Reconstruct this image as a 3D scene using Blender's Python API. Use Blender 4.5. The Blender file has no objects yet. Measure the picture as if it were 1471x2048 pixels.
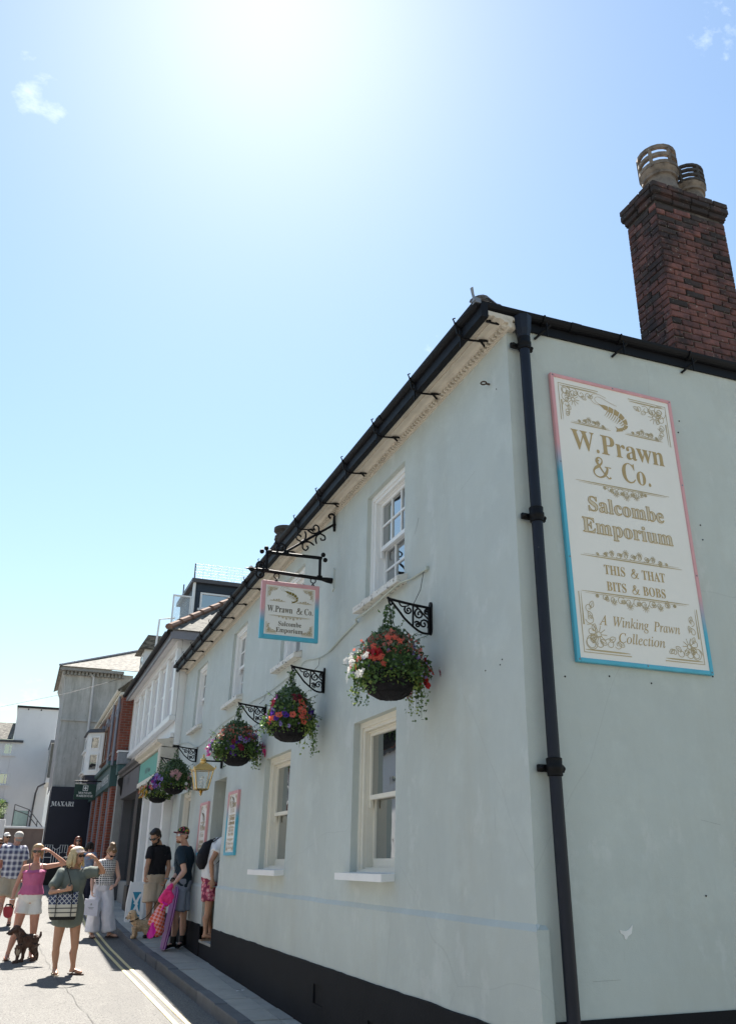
import bpy, bmesh, math, random
from mathutils import Vector, Matrix, noise
from mathutils.geometry import tessellate_polygon
random.seed(7)
SC = bpy.context.scene
COL = SC.collection
PI = math.pi
# ------------------------------------------------------------------ camera
cd = bpy.data.cameras.new('camera')
cam = bpy.data.objects.new('camera', cd); COL.objects.link(cam)
Rm = Matrix(((0.92978068, -0.14857367, -0.33679927), (-0.368079, -0.36262406, -0.85616683), (0.00507233, 0.92001612, -0.39184769)))
cam.matrix_world = Matrix.Translation((0, 0, 1.7)) @ Rm.to_4x4()
cd.sensor_fit = 'HORIZONTAL'; cd.sensor_width = 36; cd.lens = 1648 / 1471 * 36
cd.clip_start = .05; cd.clip_end = 3000
SC.camera = cam
# ------------------------------------------------------------------ light
SUN_EL, SUN_AZ = math.radians(56), math.radians(11.0)      # azimuth from +Y towards +X
SC.view_settings.view_transform = 'Standard'; SC.view_settings.look = 'None'
SC.view_settings.gamma = 1; SC.view_settings.use_curve_mapping = False
SC.view_settings.exposure = 1.66
W = bpy.data.worlds.new('World'); SC.world = W; W.use_nodes = True
nt = W.node_tree; N = nt.nodes; L = nt.links
bg = N['Background']; bg.inputs[1].default_value = .05
sky = N.new('ShaderNodeTexSky'); sky.sky_type = 'NISHITA'; sky.sun_disc = False
sky.sun_elevation = SUN_EL; sky.sun_rotation = SUN_AZ
sky.altitude = 0; sky.air_density = 1.9; sky.dust_density = .40; sky.ozone_density = 4.4
# thin broken cloud in the sky, the same all round
tc = N.new('ShaderNodeTexCoord'); mp = N.new('ShaderNodeMapping'); mp.inputs['Scale'].default_value = (1.0, 1.6, 1.6)
nz = N.new('ShaderNodeTexNoise'); nz.inputs['Scale'].default_value = 5.2; mp.inputs['Location'].default_value = (1.137, 3.363, 2.122); nz.inputs['Detail'].default_value = 9; nz.inputs['Roughness'].default_value = .62
rp = N.new('ShaderNodeValToRGB'); rp.color_ramp.elements[0].position = .655; rp.color_ramp.elements[1].position = .86
rp.color_ramp.elements[1].color = (.8, .8, .8, 1)
mx = N.new('ShaderNodeMixRGB'); mx.inputs[2].default_value = (11, 11.6, 12.2, 1)
L.new(tc.outputs['Generated'], mp.inputs[0]); L.new(mp.outputs[0], nz.inputs[0]); L.new(nz.outputs[0], rp.inputs[0])
L.new(rp.outputs[0], mx.inputs[0]); L.new(sky.outputs[0], mx.inputs[1]); L.new(mx.outputs[0], bg.inputs[0])
sd = bpy.data.lights.new('sun', 'SUN'); sd.energy = 5; sd.angle = math.radians(.53); sd.color = (1, .955, .88)
so = bpy.data.objects.new('sun', sd); COL.objects.link(so)
so.rotation_euler = (PI / 2 - SUN_EL, 0, PI - SUN_AZ); so.location = (0, 0, 30)

# ------------------------------------------------------------------ helpers
class MB:
    def __init__(s, tf=None): s.v = []; s.f = []; s.m = []; s.tf = tf; s.cm = 0
    def add(s, vs, fs):
        b = len(s.v)
        for p in vs: s.v.append(s.tf(*p) if s.tf else tuple(p))
        for f in fs: s.f.append(tuple(b + i for i in f)); s.m.append(s.cm)
    def box(s, x0, x1, y0, y1, z0, z1):
        s.add([(x, y, z) for z in (z0, z1) for y in (y0, y1) for x in (x0, x1)],
              [(0, 2, 3, 1), (4, 5, 7, 6), (0, 1, 5, 4), (2, 6, 7, 3), (0, 4, 6, 2), (1, 3, 7, 5)])
    def cbox(s, c, d): s.box(c[0] - d[0] / 2, c[0] + d[0] / 2, c[1] - d[1] / 2, c[1] + d[1] / 2, c[2] - d[2] / 2, c[2] + d[2] / 2)
    def bbox(s, x0, x1, y0, y1, z0, z1, b=.006):
        "box with chamfered edges"
        vs = []; xs = (x0, x1); ys = (y0, y1); zs = (z0, z1)
        idx = {}
        for i in (0, 1):
            for j in (0, 1):
                for k in (0, 1):
                    sx, sy, sz = (1, -1)[i], (1, -1)[j], (1, -1)[k]
                    for a in range(3):
                        p = [xs[i] + sx * b, ys[j] + sy * b, zs[k] + sz * b]; p[a] = (xs, ys, zs)[a][(i, j, k)[a]]
                        idx[i, j, k, a] = len(vs); vs.append(tuple(p))
        F = []
        for a in range(3):
            o = [q for q in range(3) if q != a]
            for e in (0, 1):
                r = []
                for u, w in ((0, 0), (1, 0), (1, 1), (0, 1)):
                    t = [0, 0, 0]; t[a] = e; t[o[0]] = u; t[o[1]] = w; r.append(idx[t[0], t[1], t[2], a])
                F.append(r)
            for u in (0, 1):
                for w in (0, 1):
                    t0 = [0, 0, 0]; t0[o[0]] = u; t0[o[1]] = w; t1 = list(t0); t1[a] = 1
                    F.append([idx[(*t0, o[0])], idx[(*t1, o[0])], idx[(*t1, o[1])], idx[(*t0, o[1])]])
        for i in (0, 1):
            for j in (0, 1):
                for k in (0, 1): F.append([idx[i, j, k, 0], idx[i, j, k, 1], idx[i, j, k, 2]])
        s.add(vs, F)
    def quad(s, a, b, c, d): s.add([a, b, c, d], [(0, 1, 2, 3)])
    def tube(s, pts, r, n=8, cap=True, flat=None):
        "round tube along pts; r number or list; flat=(sx,sy) squashes the section"
        pts = [Vector(p) for p in pts]; k = len(pts)
        rr = r if isinstance(r, (list, tuple)) else [r] * k
        up = None; rings = []
        for i, p in enumerate(pts):
            d = (pts[min(i + 1, k - 1)] - pts[max(i - 1, 0)])
            if d.length < 1e-9: d = Vector((0, 0, 1))
            d.normalize()
            if up is None:
                up = Vector((0, 0, 1)) if abs(d.z) < .9 else Vector((1, 0, 0))
            x = d.cross(up)
            if x.length < 1e-6: x = d.orthogonal()
            x.normalize(); up = x.cross(d)
            fx, fy = flat or (1, 1)
            rings.append([p + x * math.cos(a) * rr[i] * fx + up * math.sin(a) * rr[i] * fy for a in [2 * PI * j / n for j in range(n)]])
        s.rings(rings, cap)
    def rings(s, rings, cap=True, closed=False):
        n = len(rings[0]); vs = [p for r in rings for p in r]; F = []
        K = len(rings)
        for i in range(K if closed else K - 1):
            for j in range(n):
                F.append((i * n + j, i * n + (j + 1) % n, ((i + 1) % K) * n + (j + 1) % n, ((i + 1) % K) * n + j))
        if cap and not closed: F.append(tuple(range(n - 1, -1, -1))); F.append(tuple((K - 1) * n + j for j in range(n)))
        s.add(vs, F)
    def lathe(s, prof, c=(0, 0, 0), n=16, cap=True):
        s.rings([[(c[0] + r * math.cos(2 * PI * j / n), c[1] + r * math.sin(2 * PI * j / n), c[2] + z) for j in range(n)] for r, z in prof], cap)
    def ball(s, c, r, n=12, m=8, rot=None):
        c = Vector(c); r = r if isinstance(r, (list, tuple)) else (r, r, r); R = []
        for i in range(m + 1):
            t = PI * i / m; st = max(math.sin(t), .02)
            ring = []
            for j in range(n):
                q = Vector((r[0] * st * math.cos(2 * PI * j / n), r[1] * st * math.sin(2 * PI * j / n), -r[2] * math.cos(t)))
                if rot: q = rot @ q
                ring.append(c + q)
            R.append(ring)
        s.rings(R)
    def prism(s, poly, fn0, fn1):
        "closed polygon lofted between two placements fn(u,v)->xyz"
        n = len(poly); vs = [fn0(*p) for p in poly] + [fn1(*p) for p in poly]
        s.add(vs, [tuple(range(n - 1, -1, -1)), tuple(range(n, 2 * n))] + [(j, (j + 1) % n, n + (j + 1) % n, n + j) for j in range(n)])
    def mesh(s, name, mats, off=(0, 0, 0), smooth=False):
        me = bpy.data.meshes.new(name)
        me.from_pydata([(p[0] - off[0], p[1] - off[1], p[2] - off[2]) for p in s.v], [], s.f)
        for m in (mats if isinstance(mats, (list, tuple)) else [mats]): me.materials.append(m)
        me.polygons.foreach_set('material_index', s.m)
        if smooth: me.polygons.foreach_set('use_smooth', [True] * len(s.f))
        me.update(); return me

def fixnormals(me):
    bm = bmesh.new(); bm.from_mesh(me); bmesh.ops.recalc_face_normals(bm, faces=bm.faces); bm.to_mesh(me); bm.free()

def wloc(o):
    t = Vector((0, 0, 0))
    while o is not None: t = t + o.location; o = o.parent
    return t

def put(name, mb, mats, parent=None, smooth=False, loc=None, label=None, kind=None):
    "one mesh object; geometry given in world space, stored relative to its origin"
    org = wloc(parent) if parent else Vector((0, 0, 0))
    off = org + (Vector(loc) - org if loc is not None else Vector((0, 0, 0)))
    me = mb.mesh(name, mats, off, smooth); fixnormals(me)
    if smooth:
        try: me.set_sharp_from_angle(angle=math.radians(40))
        except Exception: pass
    o = bpy.data.objects.new(name, me); COL.objects.link(o)
    o.parent = parent; o.location = off - org
    if label: o['label'] = label
    if kind: o['kind'] = kind
    return o

def tag(o, label, cat, group=None):
    o['label'] = label; o['category'] = cat
    if group: o['group'] = group
    return o

def thing(name, label, cat, loc=(0, 0, 0), group=None):
    o = bpy.data.objects.new(name, None); COL.objects.link(o); o.location = loc; o.empty_display_size = .1
    return tag(o, label, cat, group)

def inst(src, name, parent, loc, rot=None, scale=None, mat=None):
    "one more object on shared mesh data"
    o = bpy.data.objects.new(name, src); COL.objects.link(o); o.parent = parent
    o.location = Vector(loc) - wloc(parent)
    if rot: o.rotation_euler = rot
    if scale: o.scale = scale if isinstance(scale, (tuple, list)) else (scale,) * 3
    return o

def copy_tree(o, parent=None):
    c = o.copy(); COL.objects.link(c); c.parent = parent
    for ch in list(o.children): copy_tree(ch, c)
    return c

# ------------------------------------------------------------------ materials
def pm(name, col, rough=.6, var=.12, vs=6., bump=.0, bs=60., metal=0., spec=.4, col2=None, c2pos=(.45, .7), c2s=3., stretch=None, bdist=.004, coat=0, sss=0, trans=0):
    m = bpy.data.materials.new(name); m.use_nodes = True; t = m.node_tree; n = t.nodes; l = t.links
    b = n['Principled BSDF']; b.inputs['Roughness'].default_value = rough; b.inputs['Metallic'].default_value = metal
    b.inputs['Specular IOR Level'].default_value = spec
    if coat: b.inputs['Coat Weight'].default_value = coat
    if sss: b.inputs['Subsurface Weight'].default_value = sss; b.inputs['Subsurface Radius'].default_value = (.012, .005, .003)
    tcn = n.new('ShaderNodeTexCoord'); src = tcn.outputs['Object']
    if stretch:
        mpn = n.new('ShaderNodeMapping'); mpn.inputs['Scale'].default_value = stretch; l.new(src, mpn.inputs[0]); src = mpn.outputs[0]
    a = n.new('ShaderNodeTexNoise'); a.inputs['Scale'].default_value = vs; a.inputs['Detail'].default_value = 6; a.inputs['Roughness'].default_value = .65
    l.new(src, a.inputs[0])
    r = n.new('ShaderNodeMapRange'); r.inputs[1].default_value = .25; r.inputs[2].default_value = .75
    r.inputs[3].default_value = 1 - var; r.inputs[4].default_value = 1 + var; l.new(a.outputs[0], r.inputs[0])
    mu = n.new('ShaderNodeMixRGB'); mu.blend_type = 'MULTIPLY'; mu.inputs[0].default_value = 1
    base = None
    if col2:
        a2 = n.new('ShaderNodeTexNoise'); a2.inputs['Scale'].default_value = c2s; a2.inputs['Detail'].default_value = 8; a2.inputs['Roughness'].default_value = .7
        l.new(src, a2.inputs[0])
        cr = n.new('ShaderNodeValToRGB'); cr.color_ramp.elements[0].position = c2pos[0]; cr.color_ramp.elements[1].position = c2pos[1]
        cr.color_ramp.elements[0].color = (*col, 1); cr.color_ramp.elements[1].color = (*col2, 1)
        l.new(a2.outputs[0], cr.inputs[0]); l.new(cr.outputs[0], mu.inputs[1])
    else: mu.inputs[1].default_value = (*col, 1)
    l.new(r.outputs[0], mu.inputs[2]); l.new(mu.outputs[0], b.inputs['Base Color'])
    if bump:
        c = n.new('ShaderNodeTexNoise'); c.inputs['Scale'].default_value = bs; c.inputs['Detail'].default_value = 5; l.new(src, c.inputs[0])
        bp = n.new('ShaderNodeBump'); bp.inputs['Strength'].default_value = bump; bp.inputs['Distance'].default_value = bdist
        l.new(c.outputs[0], bp.inputs['Height']); l.new(bp.outputs[0], b.inputs['Normal'])
    m['mul'] = mu.name
    return m

def hue_random(m, amt=.25):
    "vary brightness per object"
    t = m.node_tree; n = t.nodes; l = t.links; b = n['Principled BSDF']
    lk = b.inputs['Base Color'].links[0].from_socket
    oi = n.new('ShaderNodeObjectInfo'); r = n.new('ShaderNodeMapRange'); r.inputs[3].default_value = 1 - amt; r.inputs[4].default_value = 1 + amt
    l.new(oi.outputs['Random'], r.inputs[0])
    mu = n.new('ShaderNodeMixRGB'); mu.blend_type = 'MULTIPLY'; mu.inputs[0].default_value = 1
    l.new(lk, mu.inputs[1]); l.new(r.outputs[0], mu.inputs[2]); l.new(mu.outputs[0], b.inputs['Base Color'])
    return m

def layer(m, col, kind='noise', scale=5, lo=.6, hi=.7, stretch=(1, 1, 1), amt=1.0, world=False):
    "mix a second colour over the base by a thresholded noise (stains, flakes, moss)"
    t = m.node_tree; n = t.nodes; l = t.links; b = n['Principled BSDF']
    lk = b.inputs['Base Color'].links[0].from_socket
    tcn = n.new('ShaderNodeTexCoord'); mpn = n.new('ShaderNodeMapping'); mpn.inputs['Scale'].default_value = stretch
    if world: l.new(n.new('ShaderNodeNewGeometry').outputs['Position'], mpn.inputs[0])
    else: l.new(tcn.outputs['Object'], mpn.inputs[0])
    if kind == 'voronoi':
        a = n.new('ShaderNodeTexVoronoi'); a.feature = 'DISTANCE_TO_EDGE'; a.inputs['Scale'].default_value = scale; out = a.outputs['Distance']
        nn = n.new('ShaderNodeTexNoise'); nn.inputs['Scale'].default_value = scale * 2; l.new(mpn.outputs[0], nn.inputs[0])
        mm = n.new('ShaderNodeMixRGB'); mm.inputs[0].default_value = .25; l.new(mpn.outputs[0], mm.inputs[1]); l.new(nn.outputs['Color'], mm.inputs[2]); l.new(mm.outputs[0], a.inputs['Vector'])
    else:
        a = n.new('ShaderNodeTexNoise'); a.inputs['Scale'].default_value = scale; a.inputs['Detail'].default_value = 9; a.inputs['Roughness'].default_value = .7; out = a.outputs[0]; l.new(mpn.outputs[0], a.inputs[0])
    r = n.new('ShaderNodeMapRange'); r.inputs[1].default_value = lo; r.inputs[2].default_value = hi; r.inputs[3].default_value = 0; r.inputs[4].default_value = amt
    if kind == 'voronoi': r.inputs[3].default_value = amt; r.inputs[4].default_value = 0
    l.new(out, r.inputs[0])
    mu = n.new('ShaderNodeMixRGB'); l.new(r.outputs[0], mu.inputs[0]); l.new(lk, mu.inputs[1]); mu.inputs[2].default_value = (*col, 1)
    l.new(mu.outputs[0], b.inputs['Base Color']); return m

def pattern(m, fn):
    "fn(nodes, links, objcoord separate xyz outputs) -> colour socket put into the base colour"
    t = m.node_tree; n = t.nodes; l = t.links; b = n['Principled BSDF']
    tcn = n.new('ShaderNodeTexCoord'); sp = n.new('ShaderNodeSeparateXYZ'); l.new(tcn.outputs['Object'], sp.inputs[0])
    c = fn(n, l, sp.outputs); l.new(c, b.inputs['Base Color']); return m

def stripes(n, l, s, period, duty=.5, phase=0.):
    "1 inside a stripe"
    a = n.new('ShaderNodeMath'); a.operation = 'MULTIPLY_ADD'; a.inputs[1].default_value = 1 / period; a.inputs[2].default_value = 100 + phase; l.new(s, a.inputs[0])
    f = n.new('ShaderNodeMath'); f.operation = 'FRACT'; l.new(a.outputs[0], f.inputs[0])
    g = n.new('ShaderNodeMath'); g.operation = 'LESS_THAN'; g.inputs[1].default_value = duty; l.new(f.outputs[0], g.inputs[0]); return g.outputs[0]

def mth(n, l, op, a, b):
    k = n.new('ShaderNodeMath'); k.operation = op
    for i, q in enumerate((a, b)):
        if isinstance(q, (int, float)): k.inputs[i].default_value = q
        else: l.new(q, k.inputs[i])
    return k.outputs[0]

def mixc(n, l, f, a, b):
    k = n.new('ShaderNodeMixRGB')
    if isinstance(f, (int, float)): k.inputs[0].default_value = f
    else: l.new(f, k.inputs[0])
    for i, q in ((1, a), (2, b)):
        if isinstance(q, tuple): k.inputs[i].default_value = (*q, 1)
        else: l.new(q, k.inputs[i])
    return k.outputs[0]

def ramp_z(m, z0, z1, c0, c1, axis=2):
    def fn(n, l, s):
        r = n.new('ShaderNodeMapRange'); r.inputs[1].default_value = z0; r.inputs[2].default_value = z1; l.new(s[axis], r.inputs[0])
        return mixc(n, l, r.outputs[0], c0, c1)
    return pattern(m, fn)

M = {}
# sage green painted render, with patchy repaint, faint runs, hairline cracks
def sage_mat(name, col):
    m = pm(name, col, rough=.72, var=.05, vs=1.3, bump=.5, bs=120, spec=.3, bdist=.004)
    layer(m, tuple(c * .84 for c in col), scale=.9, lo=.45, hi=.72, stretch=(1, 1, .5), amt=.6)
    layer(m, tuple(c * 1.12 for c in col), scale=1.9, lo=.52, hi=.62, amt=.45)
    layer(m, tuple(c * .62 for c in col), scale=15, lo=.63, hi=.72, stretch=(1, 1, .10), amt=.34)
    layer(m, tuple(c * .55 for c in col), kind='voronoi', scale=.42, lo=.0, hi=.0012, amt=.22)
    layer(m, (.40, .38, .30), scale=.8, lo=.52, hi=.8, stretch=(1.3, 1.3, .25), amt=.35)
    layer(m, tuple(c * .35 for c in col), scale=30, lo=.765, hi=.78, amt=.45)
    layer(m, (.64, .66, .64), scale=2.6, lo=.58, hi=.63, stretch=(1, 1, .6), amt=.3)
    # long soft trowel undulation
    t = m.node_tree; n = t.nodes; l = t.links; b = n['Principled BSDF']; fine = [x for x in n if x.type == 'BUMP'][0]
    tcn = n.new('ShaderNodeTexCoord'); a = n.new('ShaderNodeTexNoise'); a.inputs['Scale'].default_value = 2.6; a.inputs['Detail'].default_value = 3; l.new(tcn.outputs['Object'], a.inputs[0])
    bp = n.new('ShaderNodeBump'); bp.inputs['Strength'].default_value = .8; bp.inputs['Distance'].default_value = .025
    l.new(a.outputs[0], bp.inputs['Height']); l.new(fine.outputs[0], bp.inputs['Normal']); l.new(bp.outputs[0], b.inputs['Normal'])
    return m
M['sage'] = sage_mat('sage_render', (.505, .545, .515))
M['plinth'] = layer(pm('dark_plinth_paint', (.010, .011, .014), rough=.75, var=.25, vs=2, bump=.5, bs=60, spec=.15), (.03, .036, .04), scale=9, lo=.62, hi=.8, amt=.6)
M['cream'] = layer(pm('cream_gloss_paint', (.74, .70, .60), rough=.35, var=.05, vs=5, bump=.08, bs=30), (.45, .40, .32), scale=24, lo=.66, hi=.74, amt=.5)
M['white'] = layer(pm('white_gloss_paint', (.80, .80, .79), rough=.35, var=.04, vs=4, bump=.06, bs=25), (.5, .48, .44), scale=22, lo=.68, hi=.76, amt=.4)
M['sill'] = layer(pm('flaking_white_sill', (.66, .64, .59), rough=.6, var=.1, vs=9, bump=.5, bs=40), (.12, .105, .085), scale=15, lo=.55, hi=.60, stretch=(1, 1, 1.6), amt=.9)
M['cornice'] = layer(pm('weathered_cornice', (.60, .545, .46), rough=.65, var=.1, vs=6, bump=.3, bs=40), (.26, .21, .16), scale=11, lo=.54, hi=.74, stretch=(1, .25, 1), amt=.6)
M['iron'] = pm('black_iron', (.004, .004, .005), rough=.55, var=.25, vs=30, bump=.15, bs=120, spec=.2)
M['gutter'] = layer(pm('black_gutter', (.006, .0065, .009), rough=.55, var=.2, vs=5, bump=.1, bs=40, spec=.18), (.035, .035, .032), scale=14, lo=.64, hi=.76, stretch=(1, .3, 1), amt=.4)
M['pipe'] = layer(pm('navy_downpipe', (.008, .011, .021), rough=.45, var=.2, vs=7, bump=.12, bs=50, spec=.3), (.45, .42, .38), scale=15, lo=.695, hi=.71, amt=.5)
M['slate'] = layer(pm('roof_slate', (.11, .105, .105), rough=.6, var=.3, vs=5, bump=.4, bs=30), (.26, .245, .2), scale=8, lo=.55, hi=.66, amt=.8)
M['lead'] = pm('lead_flashing', (.22, .235, .26), rough=.5, var=.25, vs=9, metal=.3, bump=.2, bs=25)
M['brass'] = pm('polished_brass', (.72, .52, .22), rough=.24, var=.12, vs=20, metal=1.0)
M['conduit'] = pm('painted_cable', (.44, .48, .43), rough=.5, var=.12, vs=20)
M['wire'] = pm('thin_wire', (.05, .05, .05), rough=.6)
def glass_mat(name, col=(.012, .015, .018), wav=.06, rough=.02, mirror=.34):
    m = pm(name, col, rough=rough, var=.3, vs=1.2, spec=.5)
    t = m.node_tree; n = t.nodes; l = t.links; b = n['Principled BSDF']; b.inputs['IOR'].default_value = 2.1
    tcn = n.new('ShaderNodeTexCoord'); a = n.new('ShaderNodeTexNoise'); a.inputs['Scale'].default_value = 2.2; a.inputs['Detail'].default_value = 2; l.new(tcn.outputs['Object'], a.inputs[0])
    bp = n.new('ShaderNodeBump'); bp.inputs['Strength'].default_value = wav; bp.inputs['Distance'].default_value = .05; l.new(a.outputs[0], bp.inputs['Height']); l.new(bp.outputs[0], b.inputs['Normal'])
    if mirror:
        g = n.new('ShaderNodeBsdfGlossy'); g.inputs['Roughness'].default_value = .01; g.inputs['Color'].default_value = (.86, .9, .92, 1); l.new(bp.outputs[0], g.inputs['Normal'])
        ms = n.new('ShaderNodeMixShader'); ms.inputs[0].default_value = mirror; l.new(b.outputs[0], ms.inputs[1]); l.new(g.outputs[0], ms.inputs[2]); l.new(ms.outputs[0], n['Material Output'].inputs[0])
    return m
M['glass'] = glass_mat('window_glass')
M['clear'] = pm('clear_glass', (.9, .93, .93), rough=.03, var=0)
M['clear'].node_tree.nodes['Principled BSDF'].inputs['Transmission Weight'].default_value = .92
M['clear'].node_tree.nodes['Principled BSDF'].inputs['IOR'].default_value = 1.08
# ------------------------------------------------------------------ ground
def gz(y):
    if y < 14: return .02 * y
    if y < 44: return .28 + .03 * (y - 14)
    return 1.18 + .01 * (y - 44)
def kx(y):      # outer kerb line
    t = [(-6, 2.3), (6, 2.24), (9.1, 2.2), (12.9, 2.13), (16.2, 2.04), (19, 2.02), (24, 2.12), (27, 2.0), (36, 1.7), (60, 1.2)]
    for (a, b), (c, d) in zip(t, t[1:]):
        if y <= c: return b + (d - b) * max(0, (y - a) / (c - a))
    return t[-1][1]
M['asphalt'] = pm('worn_asphalt', (.165, .157, .145), rough=.85, var=.10, vs=.8, bump=.7, bs=260, bdist=.006, spec=.3)
layer(M['asphalt'], (.10, .097, .093), scale=240, lo=.52, hi=.60, amt=.75)
layer(M['asphalt'], (.40, .385, .36), scale=310, lo=.60, hi=.66, amt=.7)
layer(M['asphalt'], (.13, .126, .122), scale=.55, lo=.50, hi=.72, stretch=(1.4, .3, 1), amt=.45)
layer(M['asphalt'], (.08, .08, .08), kind='voronoi', scale=.62, lo=0, hi=.004, stretch=(1.3, .5, 1), amt=.4)
layer(M['asphalt'], (.30, .285, .26), scale=62, lo=.54, hi=.60, amt=.7)
layer(M['asphalt'], (.05, .048, .046), scale=48, lo=.52, hi=.60, amt=.8)
layer(M['asphalt'], (.11, .105, .10), scale=.9, lo=.52, hi=.56, stretch=(.9, .25, 1), amt=.3)
M['yellow'] = layer(pm('worn_road_paint', (.72, .60, .30), rough=.7, var=.1, vs=4, bump=.3, bs=200), (.33, .31, .28), scale=28, lo=.55, hi=.66, amt=.75)
M['slab'] = hue_random(layer(layer(pm('paving_slab', (.36, .345, .31), rough=.8, var=.12, vs=3, bump=.35, bs=150), (.24, .23, .21), scale=5, lo=.52, hi=.7, amt=.6, world=True), (.38, .38, .37), scale=60, lo=.68, hi=.74, amt=.5, world=True), .1)
M['kerb'] = hue_random(layer(pm('granite_kerb', (.105, .108, .115), rough=.75, var=.2, vs=5, bump=.4, bs=120), (.09, .10, .07), scale=7, lo=.55, hi=.75, amt=.5, world=True), .16)
M['mortar'] = pm('pavement_bed', (.045, .043, .038), rough=.95, var=.2, vs=12, bump=.6, bs=90)
M['earth'] = pm('ground_base', (.16, .15, .13), rough=.95, var=.2, vs=1)
m = MB(); m.quad((-1500, -1500, -3), (1500, -1500, -3), (1500, 1500, -3), (-1500, 1500, -3)); put('ground', m, M['earth'], kind='structure')
m = MB(); ys = [-14 + i for i in range(75)]
for a, b in zip(ys, ys[1:]):
    xs = [-9, -5, -3.5, -2, -.5, .9, 9]
    for i in range(6):
        fx = lambda x, y: (kx(y) + .03 if x == 9 else x)
        cr = lambda x, y: gz(y) + (.03 * (1 - ((x + 1) / 3.2) ** 2) if -4 < x < 2 else -.02)
        p = [(fx(xs[i], a), a), (fx(xs[i + 1], a), a), (fx(xs[i + 1], b), b), (fx(xs[i], b), b)]
        m.add([(x, y, cr(x, y) if x < 1.5 else gz(y)) for x, y in p], [(0, 1, 2, 3)])
road = put('road', m, M['asphalt'], kind='structure')
# double yellow lines, each a thin painted strip
for k, (off, w) in enumerate(((-.465, .05), (-.345, .05))):
    m = MB(); ys = [-4 + .5 * i for i in range(61)]
    for a, b in zip(ys, ys[1:]):
        f = lambda y: kx(y) + off
        g = lambda x, y: (x, y, gz(y) + .012)
        m.quad(g(f(a), a), g(f(a) + w, a), g(f(b) + w, b), g(f(b), b))
    # lift it onto the cambered surface
    m.v = [(x, y, gz(y) + .0194 * (kx(y) + .03 - x) / (kx(y) - .87) + .007) for x, y, z in m.v]
    put('road_line', m, M['yellow'], road)
# pavement bed, kerb stones, slabs
PH = .12
m = MB(); ys = [-6 + i for i in range(43)]
for a, b in zip(ys, ys[1:]):
    m.quad((kx(a) + .02, a, gz(a) + PH - .022), (3.2, a, gz(a) + PH - .022), (3.2, b, gz(b) + PH - .022), (kx(b) + .02, b, gz(b) + PH - .022))
    m.quad((kx(a) + .02, a, gz(a) - .1), (kx(a) + .02, a, gz(a) + PH - .022), (kx(b) + .02, b, gz(b) + PH - .022), (kx(b) + .02, b, gz(b) - .1))
pav = put('pavement', m, M['mortar'], kind='structure')
rk = random.Random(3)
def wedge(m, P, z0s, hs, b=.008):
    "slab from four plan points with chamfered top edge"
    c = Vector((sum(p[0] for p in P) / 4, sum(p[1] for p in P) / 4))
    inn = [(p[0] + (c.x - p[0]) * b / .3, p[1] + (c.y - p[1]) * b / .3) for p in P]
    vs = [(p[0], p[1], z) for p, z in zip(P, z0s)] + [(p[0], p[1], h - b) for p, h in zip(P, hs)] + [(p[0], p[1], h) for p, h in zip(inn, hs)]
    m.add(vs, [(0, 1, 5, 4), (1, 2, 6, 5), (2, 3, 7, 6), (3, 0, 4, 7), (4, 5, 9, 8), (5, 6, 10, 9), (6, 7, 11, 10), (7, 4, 8, 11), (8, 9, 10, 11)])
y = 6.2
while y < 33:
    l = .92 + rk.uniform(-.03, .03); a, b = y + .007, y + l - .007; j = rk.uniform(-.006, .006)
    m = MB(); P = [(kx(a) + rk.uniform(0, .012), a), (kx(a) + .145, a), (kx(b) + .145, b), (kx(b) + rk.uniform(0, .012), b)]
    wedge(m, P, [gz(p[1]) - .06 for p in P], [gz(p[1]) + PH + .004 + j for p in P], .014)
    put('kerb_stone', m, M['kerb'], pav); y += l
y = 6.4
while y < 31:
    l = .60 + rk.uniform(-.06, .09); a, b = y + .012, y + l - .012; j = rk.uniform(-.005, .005); t = rk.uniform(-.009, .009)
    x0a, x0b = kx(a) + .152, kx(b) + .152; xm = min(2.66, 2.66 + rk.uniform(-.05, .0)); 
    m = MB(); P = [(x0a, a), (xm, a), (xm, b), (x0b, b)]
    wedge(m, P, [gz(p[1]) + .05 for p in P], [gz(p[1]) + PH + j + t * (i > 1) for i, p in enumerate(P)])
    put('paving_slab', m, M['slab'], pav)
    if b < 17.6 or b > 18.2:
        m = MB(); P = [(xm + .01, a + .2 * 0), (2.95, a), (2.95, b), (xm + .01, b)]
        wedge(m, P, [gz(p[1]) + .05 for p in P], [gz(p[1]) + PH - .004 + j for p in P]); put('paving_slab', m, M['slab'], pav)
    y += l

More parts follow.
